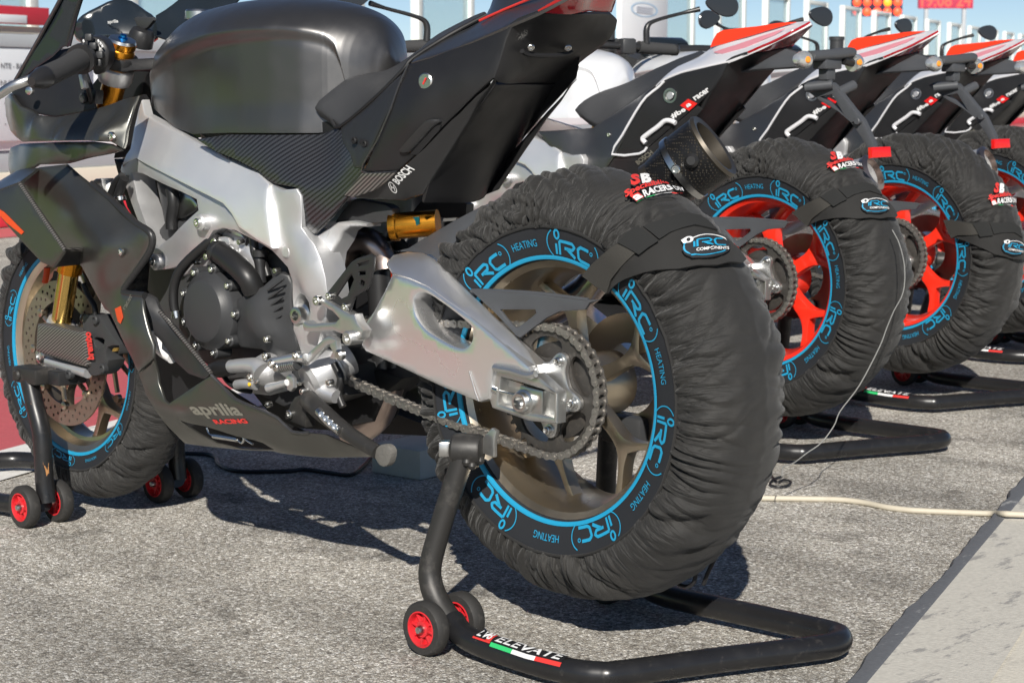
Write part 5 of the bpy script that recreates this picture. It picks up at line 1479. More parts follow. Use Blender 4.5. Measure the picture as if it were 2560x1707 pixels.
# --- radiator and engine
sheet('radiator_tank', 'bare_aluminium', B1, [(1.2144,0.14,0.715),(1.1917,0.14,0.7255),(1.1728,0.14,0.7261),(1.1677,0.14,0.7133),(1.1573,0.14,0.6942),(1.1446,0.14,0.6835),(1.1594,0.14,0.6898)], thick=.03, bevel=.004)
sheet('radiator_core', 'machined_steel', B1, [(1.1821,0.13,0.719),(1.1274,0.13,0.7273),(1.116,0.13,0.7341),(1.1279,0.13,0.7144),(1.1442,0.13,0.6835),(1.1592,0.13,0.6829),(1.1719,0.13,0.6944)], thick=.02, bevel=0)
tube('radiator_hose', 'rubber_hose', B1, [(1.0835,0.15,0.7347),(1.1061,0.15,0.7222),(1.1218,0.15,0.7024),(1.1263,0.15,0.6851)], .0075, 12, 4)
tube('radiator_hose', 'rubber_hose', B1, [(1.0764,0.15,0.7296),(1.0919,0.15,0.7099),(1.1003,0.15,0.6861),(1.0793,0.15,0.6614),(1.058,0.15,0.6496)], .009, 12, 4)
disc('hose_clip', 'bolt_steel', B1, [(1.0785,0.16,0.6874)][0], .0115, .008, d=(.2, 0, 1))
sheet('engine_block', 'cover_black', B1, [(1.0565,0.11,0.6091),(1.001,0.11,0.6546),(0.8362,0.11,0.6437),(0.7385,0.11,0.6264),(0.6506,0.11,0.6013),(0.6238,0.11,0.5533),(0.6074,0.11,0.4271),(0.4993,0.11,0.414),(0.4825,0.11,0.3647),(0.5604,0.11,0.3381),(0.6376,0.11,0.3191),(0.7165,0.11,0.3346),(0.8144,0.11,0.3509),(0.8879,0.11,0.3791),(0.9492,0.11,0.4115),(1.0185,0.11,0.4569),(1.0744,0.11,0.5089)], thick=.22, bevel=.01, res=.03)
sheet('intake_body', 'cover_black', B1, [(1.0443,0.1,0.7226),(0.9634,0.1,0.7085),(0.9087,0.1,0.6918),(0.9095,0.1,0.6667),(0.9948,0.1,0.6161),(1.0222,0.1,0.6446)], thick=.05, bevel=.004)
sheet('intake_trumpet', 'machined_steel', B1, [(0.9691,0.112,0.6814),(0.9474,0.112,0.7033),(0.9198,0.112,0.7001),(0.8997,0.112,0.6864),(0.9035,0.112,0.6759),(0.9349,0.112,0.6619),(0.963,0.112,0.6564)], thick=.01, bevel=.002, smooth=2)
tube('intake_hose', 'rubber_hose', B1, [(0.9675,0.12,0.7133),(0.9614,0.12,0.6884),(0.9696,0.12,0.6565),(0.9704,0.12,0.6354)], .012, 12, 4)
sc_ = Vector([(0.8022,0.165,0.4947)][0])
cv = lathe('stator_cover', 'cover_black', B1, [(0, .0155), (.050, .0155), (.057, .013), (.066, .002), (.0735, -.002), (.0755, -.008), (.0755, -.06), (0, -.06)], sc_, (0, 1, 0), 64, ang=25)
for k in range(9):
    a = math.radians(60 + 40 * k)
    q = sc_ + Vector((.079 * math.cos(a), -.006, .079 * math.sin(a)))
    b_ = disc('cover_lug', 'cover_black', cv, q + Vector((0, -.03, 0)), .0105, .034)
    bolt('bolt_steel', cv, q + Vector((0, .006, 0)), .0062, .004)
sheet('sprocket_cover', 'cover_black', B1, [(0.73,0.152,0.5216),(0.6907,0.155,0.5358),(0.6563,0.152,0.55),(0.6333,0.145,0.5689),(0.6238,0.14,0.5762),(0.6054,0.135,0.5721),(0.5966,0.132,0.5568),(0.5994,0.132,0.527),(0.5954,0.132,0.4976),(0.5839,0.132,0.4375),(0.6056,0.132,0.4255),(0.6424,0.135,0.4182),(0.6767,0.14,0.4315),(0.7281,0.15,0.4317),(0.7374,0.15,0.4451),(0.7263,0.155,0.4971),(0.7315,0.153,0.5168)],
    inner=[(0.6623,0.168,0.4934),(0.6497,0.166,0.4684),(0.6709,0.168,0.5226),(0.6261,0.142,0.4843),(0.6124,0.14,0.515)], thick=.03, bevel=.004, res=.012)
p = [(0.6319,0.163,0.4568)][0]
bolt('bolt_steel', B1, p, .0065, .005)
tube('water_hose', 'rubber_hose', B1, [(0.792,0.15,0.6054),(0.757,0.157,0.5978),(0.7124,0.162,0.5808),(0.6868,0.16,0.5624),(0.6826,0.15,0.539)], .0205, 20, 5)
lathe('hose_clamp', 'satin_black', B1, [(.019, -.006), (.0228, -.006), (.0228, .006), (.019, .006)], [(0.7812,0.152,0.6025)][0], (-.75, 0, -.6), 28, closed=True)
sheet('thermostat_housing', 'cast_aluminium', B1, [(0.8256,0.145,0.6082),(0.8145,0.145,0.6232),(0.7911,0.145,0.6315),(0.7633,0.145,0.631),(0.7615,0.145,0.6149),(0.792,0.145,0.602),(0.812,0.145,0.5968)], thick=.03, bevel=.006, smooth=2)
bolt('bolt_steel', B1, [(0.7948,0.15,0.6215)][0], .008, .006)
bolt('bolt_steel', B1, [(0.8188,0.15,0.5936)][0], .007, .006)
sheet('cylinder_head', 'cast_aluminium', B1, [(0.9258,0.132,0.5483),(0.8974,0.132,0.5711),(0.856,0.132,0.5923),(0.8219,0.132,0.6108),(0.7945,0.132,0.6418),(0.762,0.132,0.6364),(0.7394,0.132,0.6336),(0.7077,0.132,0.6233),(0.6973,0.132,0.5978),(0.6917,0.132,0.5701),(0.7263,0.132,0.5274),(0.758,0.132,0.5474),(0.8099,0.132,0.5705),(0.8567,0.132,0.5685),(0.8945,0.132,0.5567)], inner=[(0.7309,0.142,0.5984),(0.7731,0.134,0.6137)], thick=.03, bevel=.006)
for q_ in ([(0.7526,0.14,0.6071),(0.7274,0.14,0.5864),(0.7182,0.14,0.5689),(0.7092,0.14,0.5494)]):
    disc('casting_boss', 'cast_aluminium', B1, q_, .011, .012, bev=.3)
sheet('heat_shield', 'polished_aluminium', B1, [(0.8003,0.13,0.6445),(0.7805,0.13,0.6475),(0.7451,0.13,0.6392),(0.7136,0.13,0.6168),(0.7294,0.13,0.6219),(0.7775,0.13,0.6396)], thick=.004, bevel=.001)
tube('breather_hose', 'rubber_hose', B1, [(0.7958,0.14,0.6381),(0.8154,0.152,0.6184),(0.8559,0.16,0.5899),(0.8844,0.166,0.5638),(0.901,0.168,0.5317),(0.903,0.168,0.4962),(0.8982,0.165,0.4755)], .0092, 14, 5)
disc('hose_clip', 'bolt_steel', B1, [(0.8955,0.167,0.4738)][0], .010, .014, d=(.2, 0, 1))
tube('oil_line', 'satin_black', B1, [(0.7021,0.135,0.6357),(0.698,0.135,0.61),(0.6872,0.135,0.5986),(0.683,0.135,0.5789),(0.6805,0.135,0.5531)], [.008, .009, .011, .0095, .0095], 14, 4)
disc('oil_line_ring', 'satin_black', B1, [(0.6827,0.136,0.601)][0], .014, .012, d=(0, 0, 1))
tube('cooling_pipe', 'white_paint', B1, [(0.9713,0.16,0.4418),(0.9703,0.16,0.4228),(0.955,0.16,0.4072),(0.9204,0.16,0.3957)], .0125, 14, 4)
tube('water_pipe', 'cast_aluminium', B1, [(0.7283,0.172,0.3983),(0.6848,0.172,0.4057),(0.6501,0.172,0.4072),(0.6347,0.172,0.3988)], [.0125, .0125, .015, .02], 16, 4)
tube('pipe_boot', 'rubber_hose', B1, [(0.7886,0.17,0.3849),(0.7621,0.17,0.3907),(0.7261,0.17,0.3984)], [.013, .0165, .0155], 16, 4)
lathe('water_pump', 'cast_aluminium', B1, [(0, .02), (.014, .02), (.026, .010), (.031, -.005), (.031, -.04), (0, -.04)], [(0.6527,0.155,0.3972)][0], (0, 1, 0), 32)
for q_ in [(0.6533,0.17,0.3807),(0.6721,0.17,0.3847),(0.6271,0.17,0.4272)]:
    bolt('bolt_steel', B1, q_, .0075, .005)
tube('pump_elbow', 'cast_aluminium', B1, [(0.7205,0.165,0.3649),(0.6947,0.165,0.3697),(0.6629,0.165,0.3701)], .009, 12, 3)
disc('paint_mark', 'yellow_mark', B1, [(0.668,0.176,0.3727)][0], .0035, .002)
sheet('sump', 'cast_aluminium', B1, [(0.7545,0.115,0.3764),(0.6774,0.115,0.3762),(0.646,0.115,0.3714),(0.6401,0.115,0.3559),(0.6909,0.115,0.3421),(0.7489,0.115,0.3398)], thick=.03, bevel=.005)
lathe('oil_filter', 'cast_aluminium', B1, [(0, .03), (.028, .03), (.036, .022), (.037, -.03), (.030, -.034), (.030, -.06), (0, -.06)], [(0.5237,0.13,0.4018)][0], (.25, .75, -.35), 32)
tube('drain_pipe', 'cast_aluminium', B1, [(0.5241,0.14,0.391),(0.5007,0.14,0.3739),(0.4714,0.14,0.3674)], [.02, .018, .012], 16, 4)
tube('wiring_loom', 'rubber_hose', B1, [(0.7163,0.13,0.6367),(0.7232,0.13,0.6163),(0.7157,0.13,0.5966),(0.7211,0.13,0.5761),(0.7056,0.13,0.559)], .006, 10, 4)
tube('wiring_loom', 'rubber_hose', B1, [(0.6787,0.125,0.6145),(0.6886,0.125,0.5979),(0.6796,0.125,0.5785),(0.6737,0.125,0.5649)], .007, 10, 4)
tube('wiring_loom', 'cable_black', B1, [(0.7818,0.15,0.3773),(0.7625,0.15,0.3629),(0.7302,0.15,0.354),(0.6981,0.15,0.3535)], .005, 10, 4)
tube('oil_hose', 'rubber_hose', B1, [(0.4879,0.13,0.423),(0.4707,0.13,0.3995),(0.477,0.13,0.3715),(0.4657,0.13,0.3494)], .007, 10, 4)
for q_ in [(0.8594,0.145,0.5805),(0.7557,0.145,0.6133),(0.7264,0.145,0.625),(0.7028,0.145,0.5542),(0.6238,0.145,0.5795)]:
    bolt('bolt_steel', B1, q_, .0055, .006)
for q_ in [(0.5635,0.15,0.384),(0.5487,0.15,0.3698),(0.5307,0.15,0.3688),(0.5128,0.15,0.3679),(0.6478,0.15,0.3348),(0.477,0.15,0.3932)]:
    bolt('bolt_steel', B1, q_, .006, .006)
for k_ in range(5):
    q_ = Vector([(0.6152,0.155,0.5551)][0]) + Vector((.004 * k_, -.003 * k_, -.016 * k_))
    box('cover_rib', 'cover_black', B1, q_, (.05 - .004 * k_, .006, .0035), bevel=.001, rot=Matrix.Rotation(.5, 4, 'Y'))
# gear linkage
tube('shift_damper', 'cover_black', B1, [(0.569,0.19,0.4152),(0.5147,0.19,0.4255)], .0095, 14, 1)
for k in range(9):
    a_, b_ = [Vector(v) for v in [(0.5644,0.19,0.4161),(0.5192,0.19,0.4247)]]
    lathe('damper_coil', 'machined_steel', B1, [(.0085, -.0014), (.0105, -.0014), (.0105, .0014), (.0085, .0014)], a_.lerp(b_, k / 8), b_ - a_, 14, closed=True)
tube('shift_rod', 'polished_aluminium', B1, [(0.5871,0.19,0.4222),(0.5234,0.19,0.4363),(0.4938,0.19,0.4382)], .0085, 12, 1)
for q_ in [(0.578,0.195,0.4207),(0.5659,0.195,0.416),(0.5114,0.195,0.4418)]:
    bolt('bolt_steel', B1, q_, .008, .006)
sheet('shift_lever', 'bare_aluminium', B1, [(0.5207,0.185,0.4254),(0.4996,0.185,0.4429),(0.4523,0.185,0.476),(0.4378,0.185,0.4821),(0.4178,0.185,0.4773),(0.4265,0.185,0.4689),(0.4438,0.185,0.4654),(0.4851,0.185,0.4347),(0.5059,0.185,0.423)], thick=.012, bevel=.003)
sheet('shift_arm', 'bare_aluminium', B1, [(0.4369,0.186,0.4661),(0.4167,0.186,0.4775),(0.4141,0.186,0.4588),(0.41,0.186,0.4478),(0.423,0.186,0.4418),(0.4358,0.186,0.4434),(0.4285,0.186,0.4555)], thick=.01, bevel=.003)
disc('shift_ball', 'machined_steel', B1, [(0.3969,0.19,0.4542)][0], .0095, .012, bev=.4)
sheet('gear_shaft_lever', 'bare_aluminium', B1, [(0.5619,0.18,0.3973),(0.5511,0.18,0.4042),(0.5408,0.18,0.3975),(0.5396,0.18,0.38),(0.5488,0.18,0.3722),(0.5594,0.18,0.374)], thick=.008, bevel=.003)
tube('clutch_fork', 'cast_aluminium', B1, [(0.6099,0.18,0.3724),(0.5882,0.18,0.3787),(0.5575,0.18,0.3879)], [.0085, .007, .006], 12, 3)
# footrest plates
fp = sheet('footrest_bracket', 'bare_aluminium', B1, [(0.4816,0.178,0.5409),(0.4756,0.178,0.5461),(0.4655,0.178,0.5473),(0.3917,0.178,0.5228),(0.3804,0.178,0.5234),(0.3723,0.178,0.5091),(0.3571,0.178,0.4973),(0.3637,0.178,0.4836),(0.3862,0.178,0.4746),(0.4009,0.178,0.4746),(0.4069,0.178,0.485),(0.4348,0.178,0.4901),(0.4959,0.178,0.4819),(0.5136,0.178,0.4836),(0.5177,0.178,0.4964),(0.5102,0.178,0.5012),(0.4985,0.178,0.4965),(0.4288,0.178,0.5058),(0.4195,0.178,0.5126),(0.4342,0.178,0.5224),(0.4629,0.178,0.5315),(0.4774,0.178,0.5327)], thick=.02, bevel=.004)
bolt('bolt_steel', fp, [(0.4711,0.18,0.54)][0], .009, .006)
lathe('footrest_boss', 'bare_aluminium', fp, [(.0125, -.02), (.0125, .008), (.010, .010), (.006, .010), (.006, .004), (0, .004)], [(0.3843,0.182,0.483)][0], (0, 1, 0), 24)
hg = sheet('heel_guard', 'satin_black', B1, [(0.4647,0.17,0.546),(0.4573,0.17,0.5541),(0.3938,0.17,0.6112),(0.3797,0.17,0.6177),(0.3436,0.17,0.6276),(0.3355,0.17,0.6241),(0.3384,0.17,0.6036),(0.3498,0.17,0.5732),(0.3582,0.17,0.5651),(0.3863,0.17,0.5519),(0.4008,0.17,0.5225),(0.4149,0.17,0.5252)],
    holes=[[(0.3799,0.17,0.6083),(0.3493,0.17,0.6158),(0.3504,0.17,0.6106),(0.3794,0.17,0.6039)], [(0.3773,0.17,0.5955),(0.3572,0.17,0.599),(0.3587,0.17,0.5915),(0.3768,0.17,0.5892)], [(0.3677,0.17,0.5825),(0.3608,0.17,0.5793),(0.3623,0.17,0.5727),(0.3692,0.17,0.5712),(0.3748,0.17,0.5746),(0.3733,0.17,0.5803)], [(0.433,0.17,0.5506),(0.3947,0.17,0.5913),(0.3881,0.17,0.5817),(0.4054,0.17,0.5523),(0.4231,0.17,0.5453)]], thick=.004, bevel=.001, res=.012)
for q_ in [(0.4487,0.173,0.5487),(0.4071,0.173,0.533)]:
    bolt('bolt_steel', hg, q_, .007, .004)
# side stand
sb = sheet('side_stand_bracket', 'stand_worn', B1, [(0.5803,0.17,0.3231),(0.5521,0.17,0.3609),(0.5278,0.17,0.37),(0.5101,0.17,0.3626),(0.519,0.17,0.3343),(0.5225,0.17,0.3099),(0.5531,0.17,0.3141),(0.5767,0.17,0.3172)], thick=.025, bevel=.004)
bolt('machined_steel', sb, [(0.5609,0.172,0.3296)][0], .008, .004)
ss = tube('side_stand', 'stand_worn', B1, [(0.5071,0.175,0.3636),(0.4546,0.185,0.3456),(0.3749,0.195,0.3203),(0.2976,0.2,0.2998)], [.017, .0165, .0135, .0125], 16, 4)
sheet('stand_foot', 'foot_steel', ss, [(0.3025,0.205,0.2933),(0.2996,0.205,0.3049),(0.2865,0.205,0.3146),(0.2702,0.205,0.3151),(0.2609,0.205,0.3078),(0.2624,0.205,0.295),(0.2679,0.205,0.2835),(0.2787,0.205,0.2779),(0.2901,0.205,0.2794),(0.2977,0.205,0.2862)], thick=.014, bevel=.003, smooth=2)
q_ = [(0.4486,0.2,0.352),(0.4199,0.205,0.3388),(0.3825,0.208,0.3257)]
tube('stand_spring', 'machined_steel', ss, q_, .0075, 12, 3)
for k in range(4):
    bolt('bolt_steel', ss, Vector(q_[0]).lerp(Vector(q_[2]), .2 + .2 * k) + Vector((-.004, .006, .002)), .006, .005, d=(-.5, .8, .2))
# exhaust and shock
tube('exhaust_header', 'titanium', B1, [(0.5797,0.03,0.5991),(0.5553,0.03,0.6245),(0.5308,0.02,0.6302),(0.5097,0.01,0.6199),(0.4975,0,0.5983),(0.4919,0,0.5789)], .0265, 20, 5)
tube('exhaust_link', 'titanium', B1, [(0.4819,0,0.3743),(0.4969,0,0.3425),(0.518,0,0.3097),(0.5574,0,0.2825),(0.5972,0,0.2652)], .0255, 20, 5)
rs = tube('shock_reservoir', 'gold_anodised', B1, [(0.3771,0.085,0.6678),(0.3504,0.07,0.6712),(0.3113,0.045,0.6756)], .0228, 28, 3)
a_, b_ = [Vector(v) for v in [(0.3771,0.085,0.6678),(0.3113,0.045,0.6756)]]
lathe('reservoir_cap', 'gold_anodised', rs, [(0, .003), (.006, .003), (.007, .006), (.018, .006), (.0195, .0075), (.0245, .0065), (.0255, 0), (.0255, -.006), (.0235, -.008), (.0225, -.01)], a_, a_ - b_, 32)
sheet('reservoir_label', 'blue_anodised', rs, [tuple(Vector(v) + Vector((-.004, .022, .003))) for v in [(0.3665,0.06,0.6784),(0.3226,0.06,0.6842),(0.3227,0.06,0.6711),(0.3446,0.06,0.6634),(0.3639,0.06,0.6577)]], axis='S', thick=.0008, bevel=0)
tube('shock_body', 'satin_black', B1, [(0.5175,0,0.6447),(0.5126,0,0.5656),(0.4993,0,0.3905)], .022, 20, 2)
tube('shock_spring', 'satin_black', B1, [(0.5177,0,0.6288),(0.5139,0,0.5774)], .034, 16, 2)
sheet('heel_guard_dark_backing', 'deep_black', B1, [(0.6426,-0.02,0.631),(0.4955,-0.02,0.6448),(0.4524,-0.02,0.6175),(0.5108,-0.02,0.5843),(0.556,-0.02,0.5209),(0.6017,-0.02,0.497),(0.6632,-0.02,0.5128),(0.6649,-0.02,0.595)], thick=.01, bevel=0)  # black backing added so the depth behind the heel guard looks dark
sheet('linkage_block', 'deep_black', B1, [(0.5912,0.03,0.4127),(0.4147,0.03,0.3946),(0.4727,0.03,0.3567),(0.5027,0.03,0.3051),(0.578,0.03,0.2858),(0.6549,0.03,0.3075),(0.623,0.03,0.3523)], thick=.06, bevel=.005)
# silencer on the right-hand side
a_ = Vector([(-0.0055,-0.15,0.7359)][0]); b_ = Vector([(-0.0951,-0.19,0.807)][0])
L_ = (b_ - a_).length
axd = (b_ - a_).normalized()
sl = lathe('silencer', 'silencer_mesh', B1, [(0, 0), (.042, 0), (.052, .05), (.057, L_ * .5), (.0585, L_ * .97)], a_, axd, 48)
lathe('silencer_strap', 'machined_steel', sl, [(.0567, L_ * .46), (.0588, L_ * .46), (.0594, L_ * .55), (.0578, L_ * .55)], a_, axd, 48, closed=True)
lathe('silencer_end', 'titanium_matt', sl, [(.0588, L_ * .97), (.0605, L_), (.0575, L_ + .006), (.047, L_ + .004), (.045, L_ - .015), (.045, L_ - .12), (0, L_ - .12)], a_, axd, 48)
bolt('bolt_steel', sl, a_ + axd * L_ * .51 + Vector((-.03, .057, 0)), .008, .005, d=(-.4, .9, 0))
disc('rubber_stop', 'rubber_hose', sl, a_ + axd * L_ * .72 + Vector((-.03, .048, .0)), .012, .012, d=(-.5, .85, 0), bev=.4)
tube('exhaust_midpipe', 'titanium', B1, [(.25, -.10, .50), (.14, -.15, .56), tuple(a_)], .028, 20, 4)

# --- tyre warmers
WR = warmer('rear_tyre_warmer', REAR_PROF, [53.6, 102, 141.2, 192.4, 244.7, 302, 353], [76.5, 164.5, 216.5, 271.5, 327.5], AX,
            'black quilted tyre warmer with blue print on the rear wheel of the nearest bike', 'tyre warmers', seed=2.0)
WF = warmer('front_tyre_warmer', FRONT_PROF, [20, 71, 123, 174, 225, 277, 328], [46, 97, 148, 200, 251, 302, 353], FW,
            'smaller tyre warmer with blue print on the front wheel of the nearest bike', 'tyre warmers', nth=700, seed=5.0, amp=.85, unit=.0205)

def flap(root):
    wrap_sheet('closing_flap', 'fabric_plain', root, [(-0.0722,0.109,0.1892),(-0.1041,0.1028,0.2154),(-0.1497,0.1112,0.2442),(-0.1647,0.1067,0.2544),(-0.18,0.0953,0.2666),(-0.2007,0.068,0.2794),(-0.2121,0.0212,0.2874),(-0.2282,-0.0052,0.2808),(-0.2528,-0.0056,0.259),(-0.2687,-0.0329,0.2329),(-0.2807,-0.0354,0.2177),(-0.2866,-0.0177,0.2138),(-0.2829,0.0361,0.2147),(-0.2509,0.0906,0.2107),(-0.2064,0.1109,0.2051),(-0.1647,0.1058,0.1923),(-0.1331,0.0986,0.175),(-0.123,0.109,0.1645),(-0.0969,0.109,0.1761)], .0125, .004, ripple=.004)
    wrap_sheet('strap', 'webbing', root, [(-0.074,0.111,0.1899),(-0.1053,0.1041,0.2156),(-0.16,0.1122,0.2472),(-0.1895,0.1098,0.2332),(-0.1766,0.1128,0.2206),(-0.1404,0.1034,0.191),(-0.1247,0.111,0.1656),(-0.0987,0.111,0.1764)], .0165, .003)
    wrap_sheet('strap', 'velcro', root, [(-0.1868,0.0923,0.2704),(-0.2053,0.0661,0.2796),(-0.2119,0.0363,0.2869),(-0.226,0.0075,0.2826),(-0.2403,0.0022,0.2733),(-0.2517,-0.001,0.2628),(-0.2342,0.033,0.2697),(-0.2216,0.0743,0.2612),(-0.2152,0.0888,0.2525)], .0165, .003)
    wrap_sheet('buckle_patch', 'velcro', root, [(-0.1583,0.1138,0.2472),(-0.1794,0.0983,0.2698),(-0.217,0.0929,0.25),(-0.1968,0.111,0.2301)], .0195, .003)
    bd = [Vector(v) for v in [(-0.2639,0.0393,0.2417),(-0.2755,-0.0001,0.2408),(-0.2731,0.0499,0.2269)]]
    O, Ux, Vy = bd[0], bd[1] - bd[0], bd[0] - bd[2]
    def sp(x, y, off): return on_warmer(O + Ux * x + Vy * y, off)
    wrap_sheet('badge', 'band', root, [tuple(sp(1.05 * math.cos(t), 1.15 * math.sin(t), .0155)) for t in np.linspace(0, 2 * PI, 36)[:-1]], .0190, .004, res=.014)
    put_strokes('badge_print', [(arc(0, 0, .97, .93, 5, 128, 24), .075)], .07, 'print_white', root, lambda x, y: sp(x, y, .0204))
    put_strokes('badge_print', [(arc(0, 0, .97, .93, 150, 320, 26), .075)], .07, 'print_blue', root, lambda x, y: sp(x, y, .0204))
    put_strokes('badge_print', [(arc(-.8, .62, .15, .24, 0, 360, 14), .12)], .1, 'print_white', root, lambda x, y: sp(x, y, .0206))
    put_strokes('badge_print', [([(px * .47 - .62, py * .8 - .12) for px, py in P_], (w_ or .17) * .5) for P_, w_ in IRC[:5]], .1, 'print_blue', root, lambda x, y: sp(x, y, .0206))
    lettering('badge_word', 'COMPONENTS', 'print_white', root, lambda u, v: sp(-.48 + u * 1.4, -.52 + v * .26, .0206), bold=.02)
    def surf(macro):
        q = [Vector(v) for v in macro]
        return lambda u, v, off=.0125: on_warmer(q[0] + (q[1] - q[0]) * u + (q[2] - q[0]) * v, off)
    f = surf([(-0.1238,0.0487,0.326),(-0.1307,0.0347,0.3278),(-0.1023,0.0293,0.3385)])
    lettering('sponsor_print', 'S', 'print_red', root, lambda u, v: f(u, v), shear=.1, bold=.06)
    f2 = surf([(-0.1312,0.0337,0.3278),(-0.1348,0.014,0.3293),(-0.1089,0.0138,0.3387)])
    lettering('sponsor_print', 'B', 'print_white', root, lambda u, v: f2(u, v), shear=.1, bold=.06)
    f3 = surf([(-0.1349,0.0734,0.309),(-0.1462,-0.0128,0.3246),(-0.126,0.067,0.3176)])
    lettering('sponsor_print', 'Specialbike', 'print_red', root, lambda u, v: f3(u, v), shear=.1, bold=.03)
    f4 = surf([(-0.1561,0.0551,0.3091),(-0.1639,-0.0307,0.3132),(-0.1448,0.0481,0.3175)])
    lettering('sponsor_print', 'RACERS DIV', 'print_white', root, lambda u, v: f4(u, v), bold=.03)
    f5 = surf([(-0.1536,0.0695,0.3035),(-0.155,0.0585,0.3082),(-0.1409,0.0687,0.31)])
    lettering('sponsor_print', 'a', 'print_white', root, lambda u, v: f5(u, v, .0142), bold=.04)
    f6 = surf([(-0.1539,0.0697,0.303),(-0.1562,0.0569,0.3081),(-0.1409,0.0687,0.31)])
    vs = [f6(u, v, .0132) for u in (0, .33, .66, 1) for v in (0, 1)]
    mesh('sponsor_patch', vs, [(0, 2, 3, 1), (2, 4, 5, 3), (4, 6, 7, 5)], 'print_red', root, smooth=False)
    q = [Vector(v) for v in [(-0.1551,0.0704,0.3021),(-0.159,0.0538,0.3081),(-0.1646,0.0399,0.3114),(-0.1648,0.0402,0.3111),(-0.1668,0.025,0.3126),(-0.1702,0.0098,0.3131),(-0.1706,0.0095,0.3129),(-0.1758,0.0037,0.3129),(-0.1733,-0.0108,0.3112)]]
    for k, m_ in ((0, 'print_green'), (3, 'print_white'), (6, 'print_red')):
        vs = []
        for i in range(3):
            c = q[k + i]
            vs += [on_warmer(c + Vector((0, .003, .0)), .0130), on_warmer(c + Vector((0, -.003, 0)), .0130)]
        mesh('sponsor_stripe', vs, [(0, 1, 3, 2), (2, 3, 5, 4)], m_, root, smooth=False)
    for path_ in ([(-0.2153,-0.06,0.1634),(-0.2073,-0.06,0.1486),(-0.1993,-0.06,0.1338),(-0.1904,-0.06,0.1121)], [(-0.1584,-0.03,0.1186),(-0.1652,-0.03,0.1131),(-0.1803,-0.03,0.1129),(-0.1928,-0.03,0.12),(-0.1973,-0.03,0.131),(-0.1997,-0.03,0.1421)]):
        tube('supply_lead', 'cable_black', root, [(x, y, z - ZR) for x, y, z in path_], .0035, 8, 5)
flap(WR)

# --- stands of the nearest bike
rear_stand((0, 0, 0), 'black rear paddock stand with red wheels under the nearest bike, tricolour sticker on its tube')

def front_stand():
    s = empty('front_paddock_stand', (1.38, 0, 0), 'scratched black front paddock stand with red wheels at the nearest bike\'s front wheel', 'paddock stand')
    a, w = .168, .040
    for sg in (1, -1):
        tube('upright', 'stand_black', s, [(-.02, sg * a, .05), (-.014, sg * a, .10), (-.010, sg * a, .19), (.012, sg * a, .25), (.03, sg * (a - .0), .30)], .0195, 18, 5)
        for k in (1, -1):
            stand_wheel(s, (-.0, sg * a + k * w, .0445))
        box('lift_bracket', 'stand_worn', s, (.03, sg * (a - .01), .312), (.09, .05, .034), rz=0, bevel=.006)
        box('lift_arm', 'satin_black', s, (-.03, sg * (a - .05), .31), (.05, .07, .03), bevel=.005)
        disc('bracket_stud', 'stand_worn', s, (.05, sg * a + (.01 if sg > 0 else -.022), .312), .012, .012, bev=.3)
    tube('floor_tube', 'stand_black', s, [(-.015, a, .05), (.05, a + .012, .038), (.16, a + .02, .031), (.36, a - .01, .031), (.50, a - .06, .031), (.54, a - .11, .031), (.55, 0, .031), (.54, -a + .11, .031), (.50, -a + .06, .031), (.36, -a + .01, .031), (.16, -a - .02, .031), (.05, -a - .012, .038), (-.015, -a, .05)], .0195, 18, 5)
    # bare rusty patches where the paint has chipped off
    def patch(z0, z1, t0, t1, seed_):
        rnd = random.Random(seed_)
        n = 14
        vs = [None] * n
        for i in range(n):
            t = 2 * PI * i / n
            k = rnd.uniform(.6, 1.0)
            z = (z0 + z1) / 2 + k * (z1 - z0) / 2 * math.sin(t); tt = (t0 + t1) / 2 + k * (t1 - t0) / 2 * math.cos(t)
            x = np.interp(z, [.05, .10, .19, .25, .30], [-.02, -.014, -.010, .012, .03])
            vs[i] = (x + .0199 * math.cos(tt), a + .0199 * math.sin(tt), z)
        mesh('rust_patch', vs, [tuple(range(n))], 'rust_paint', s, smooth=False)
    patch(.105, .165, 2.5, 3.3, 1); patch(.215, .235, 2.2, 2.7, 2); patch(.252, .262, 2.2, 2.6, 3)
    return s
front_stand()

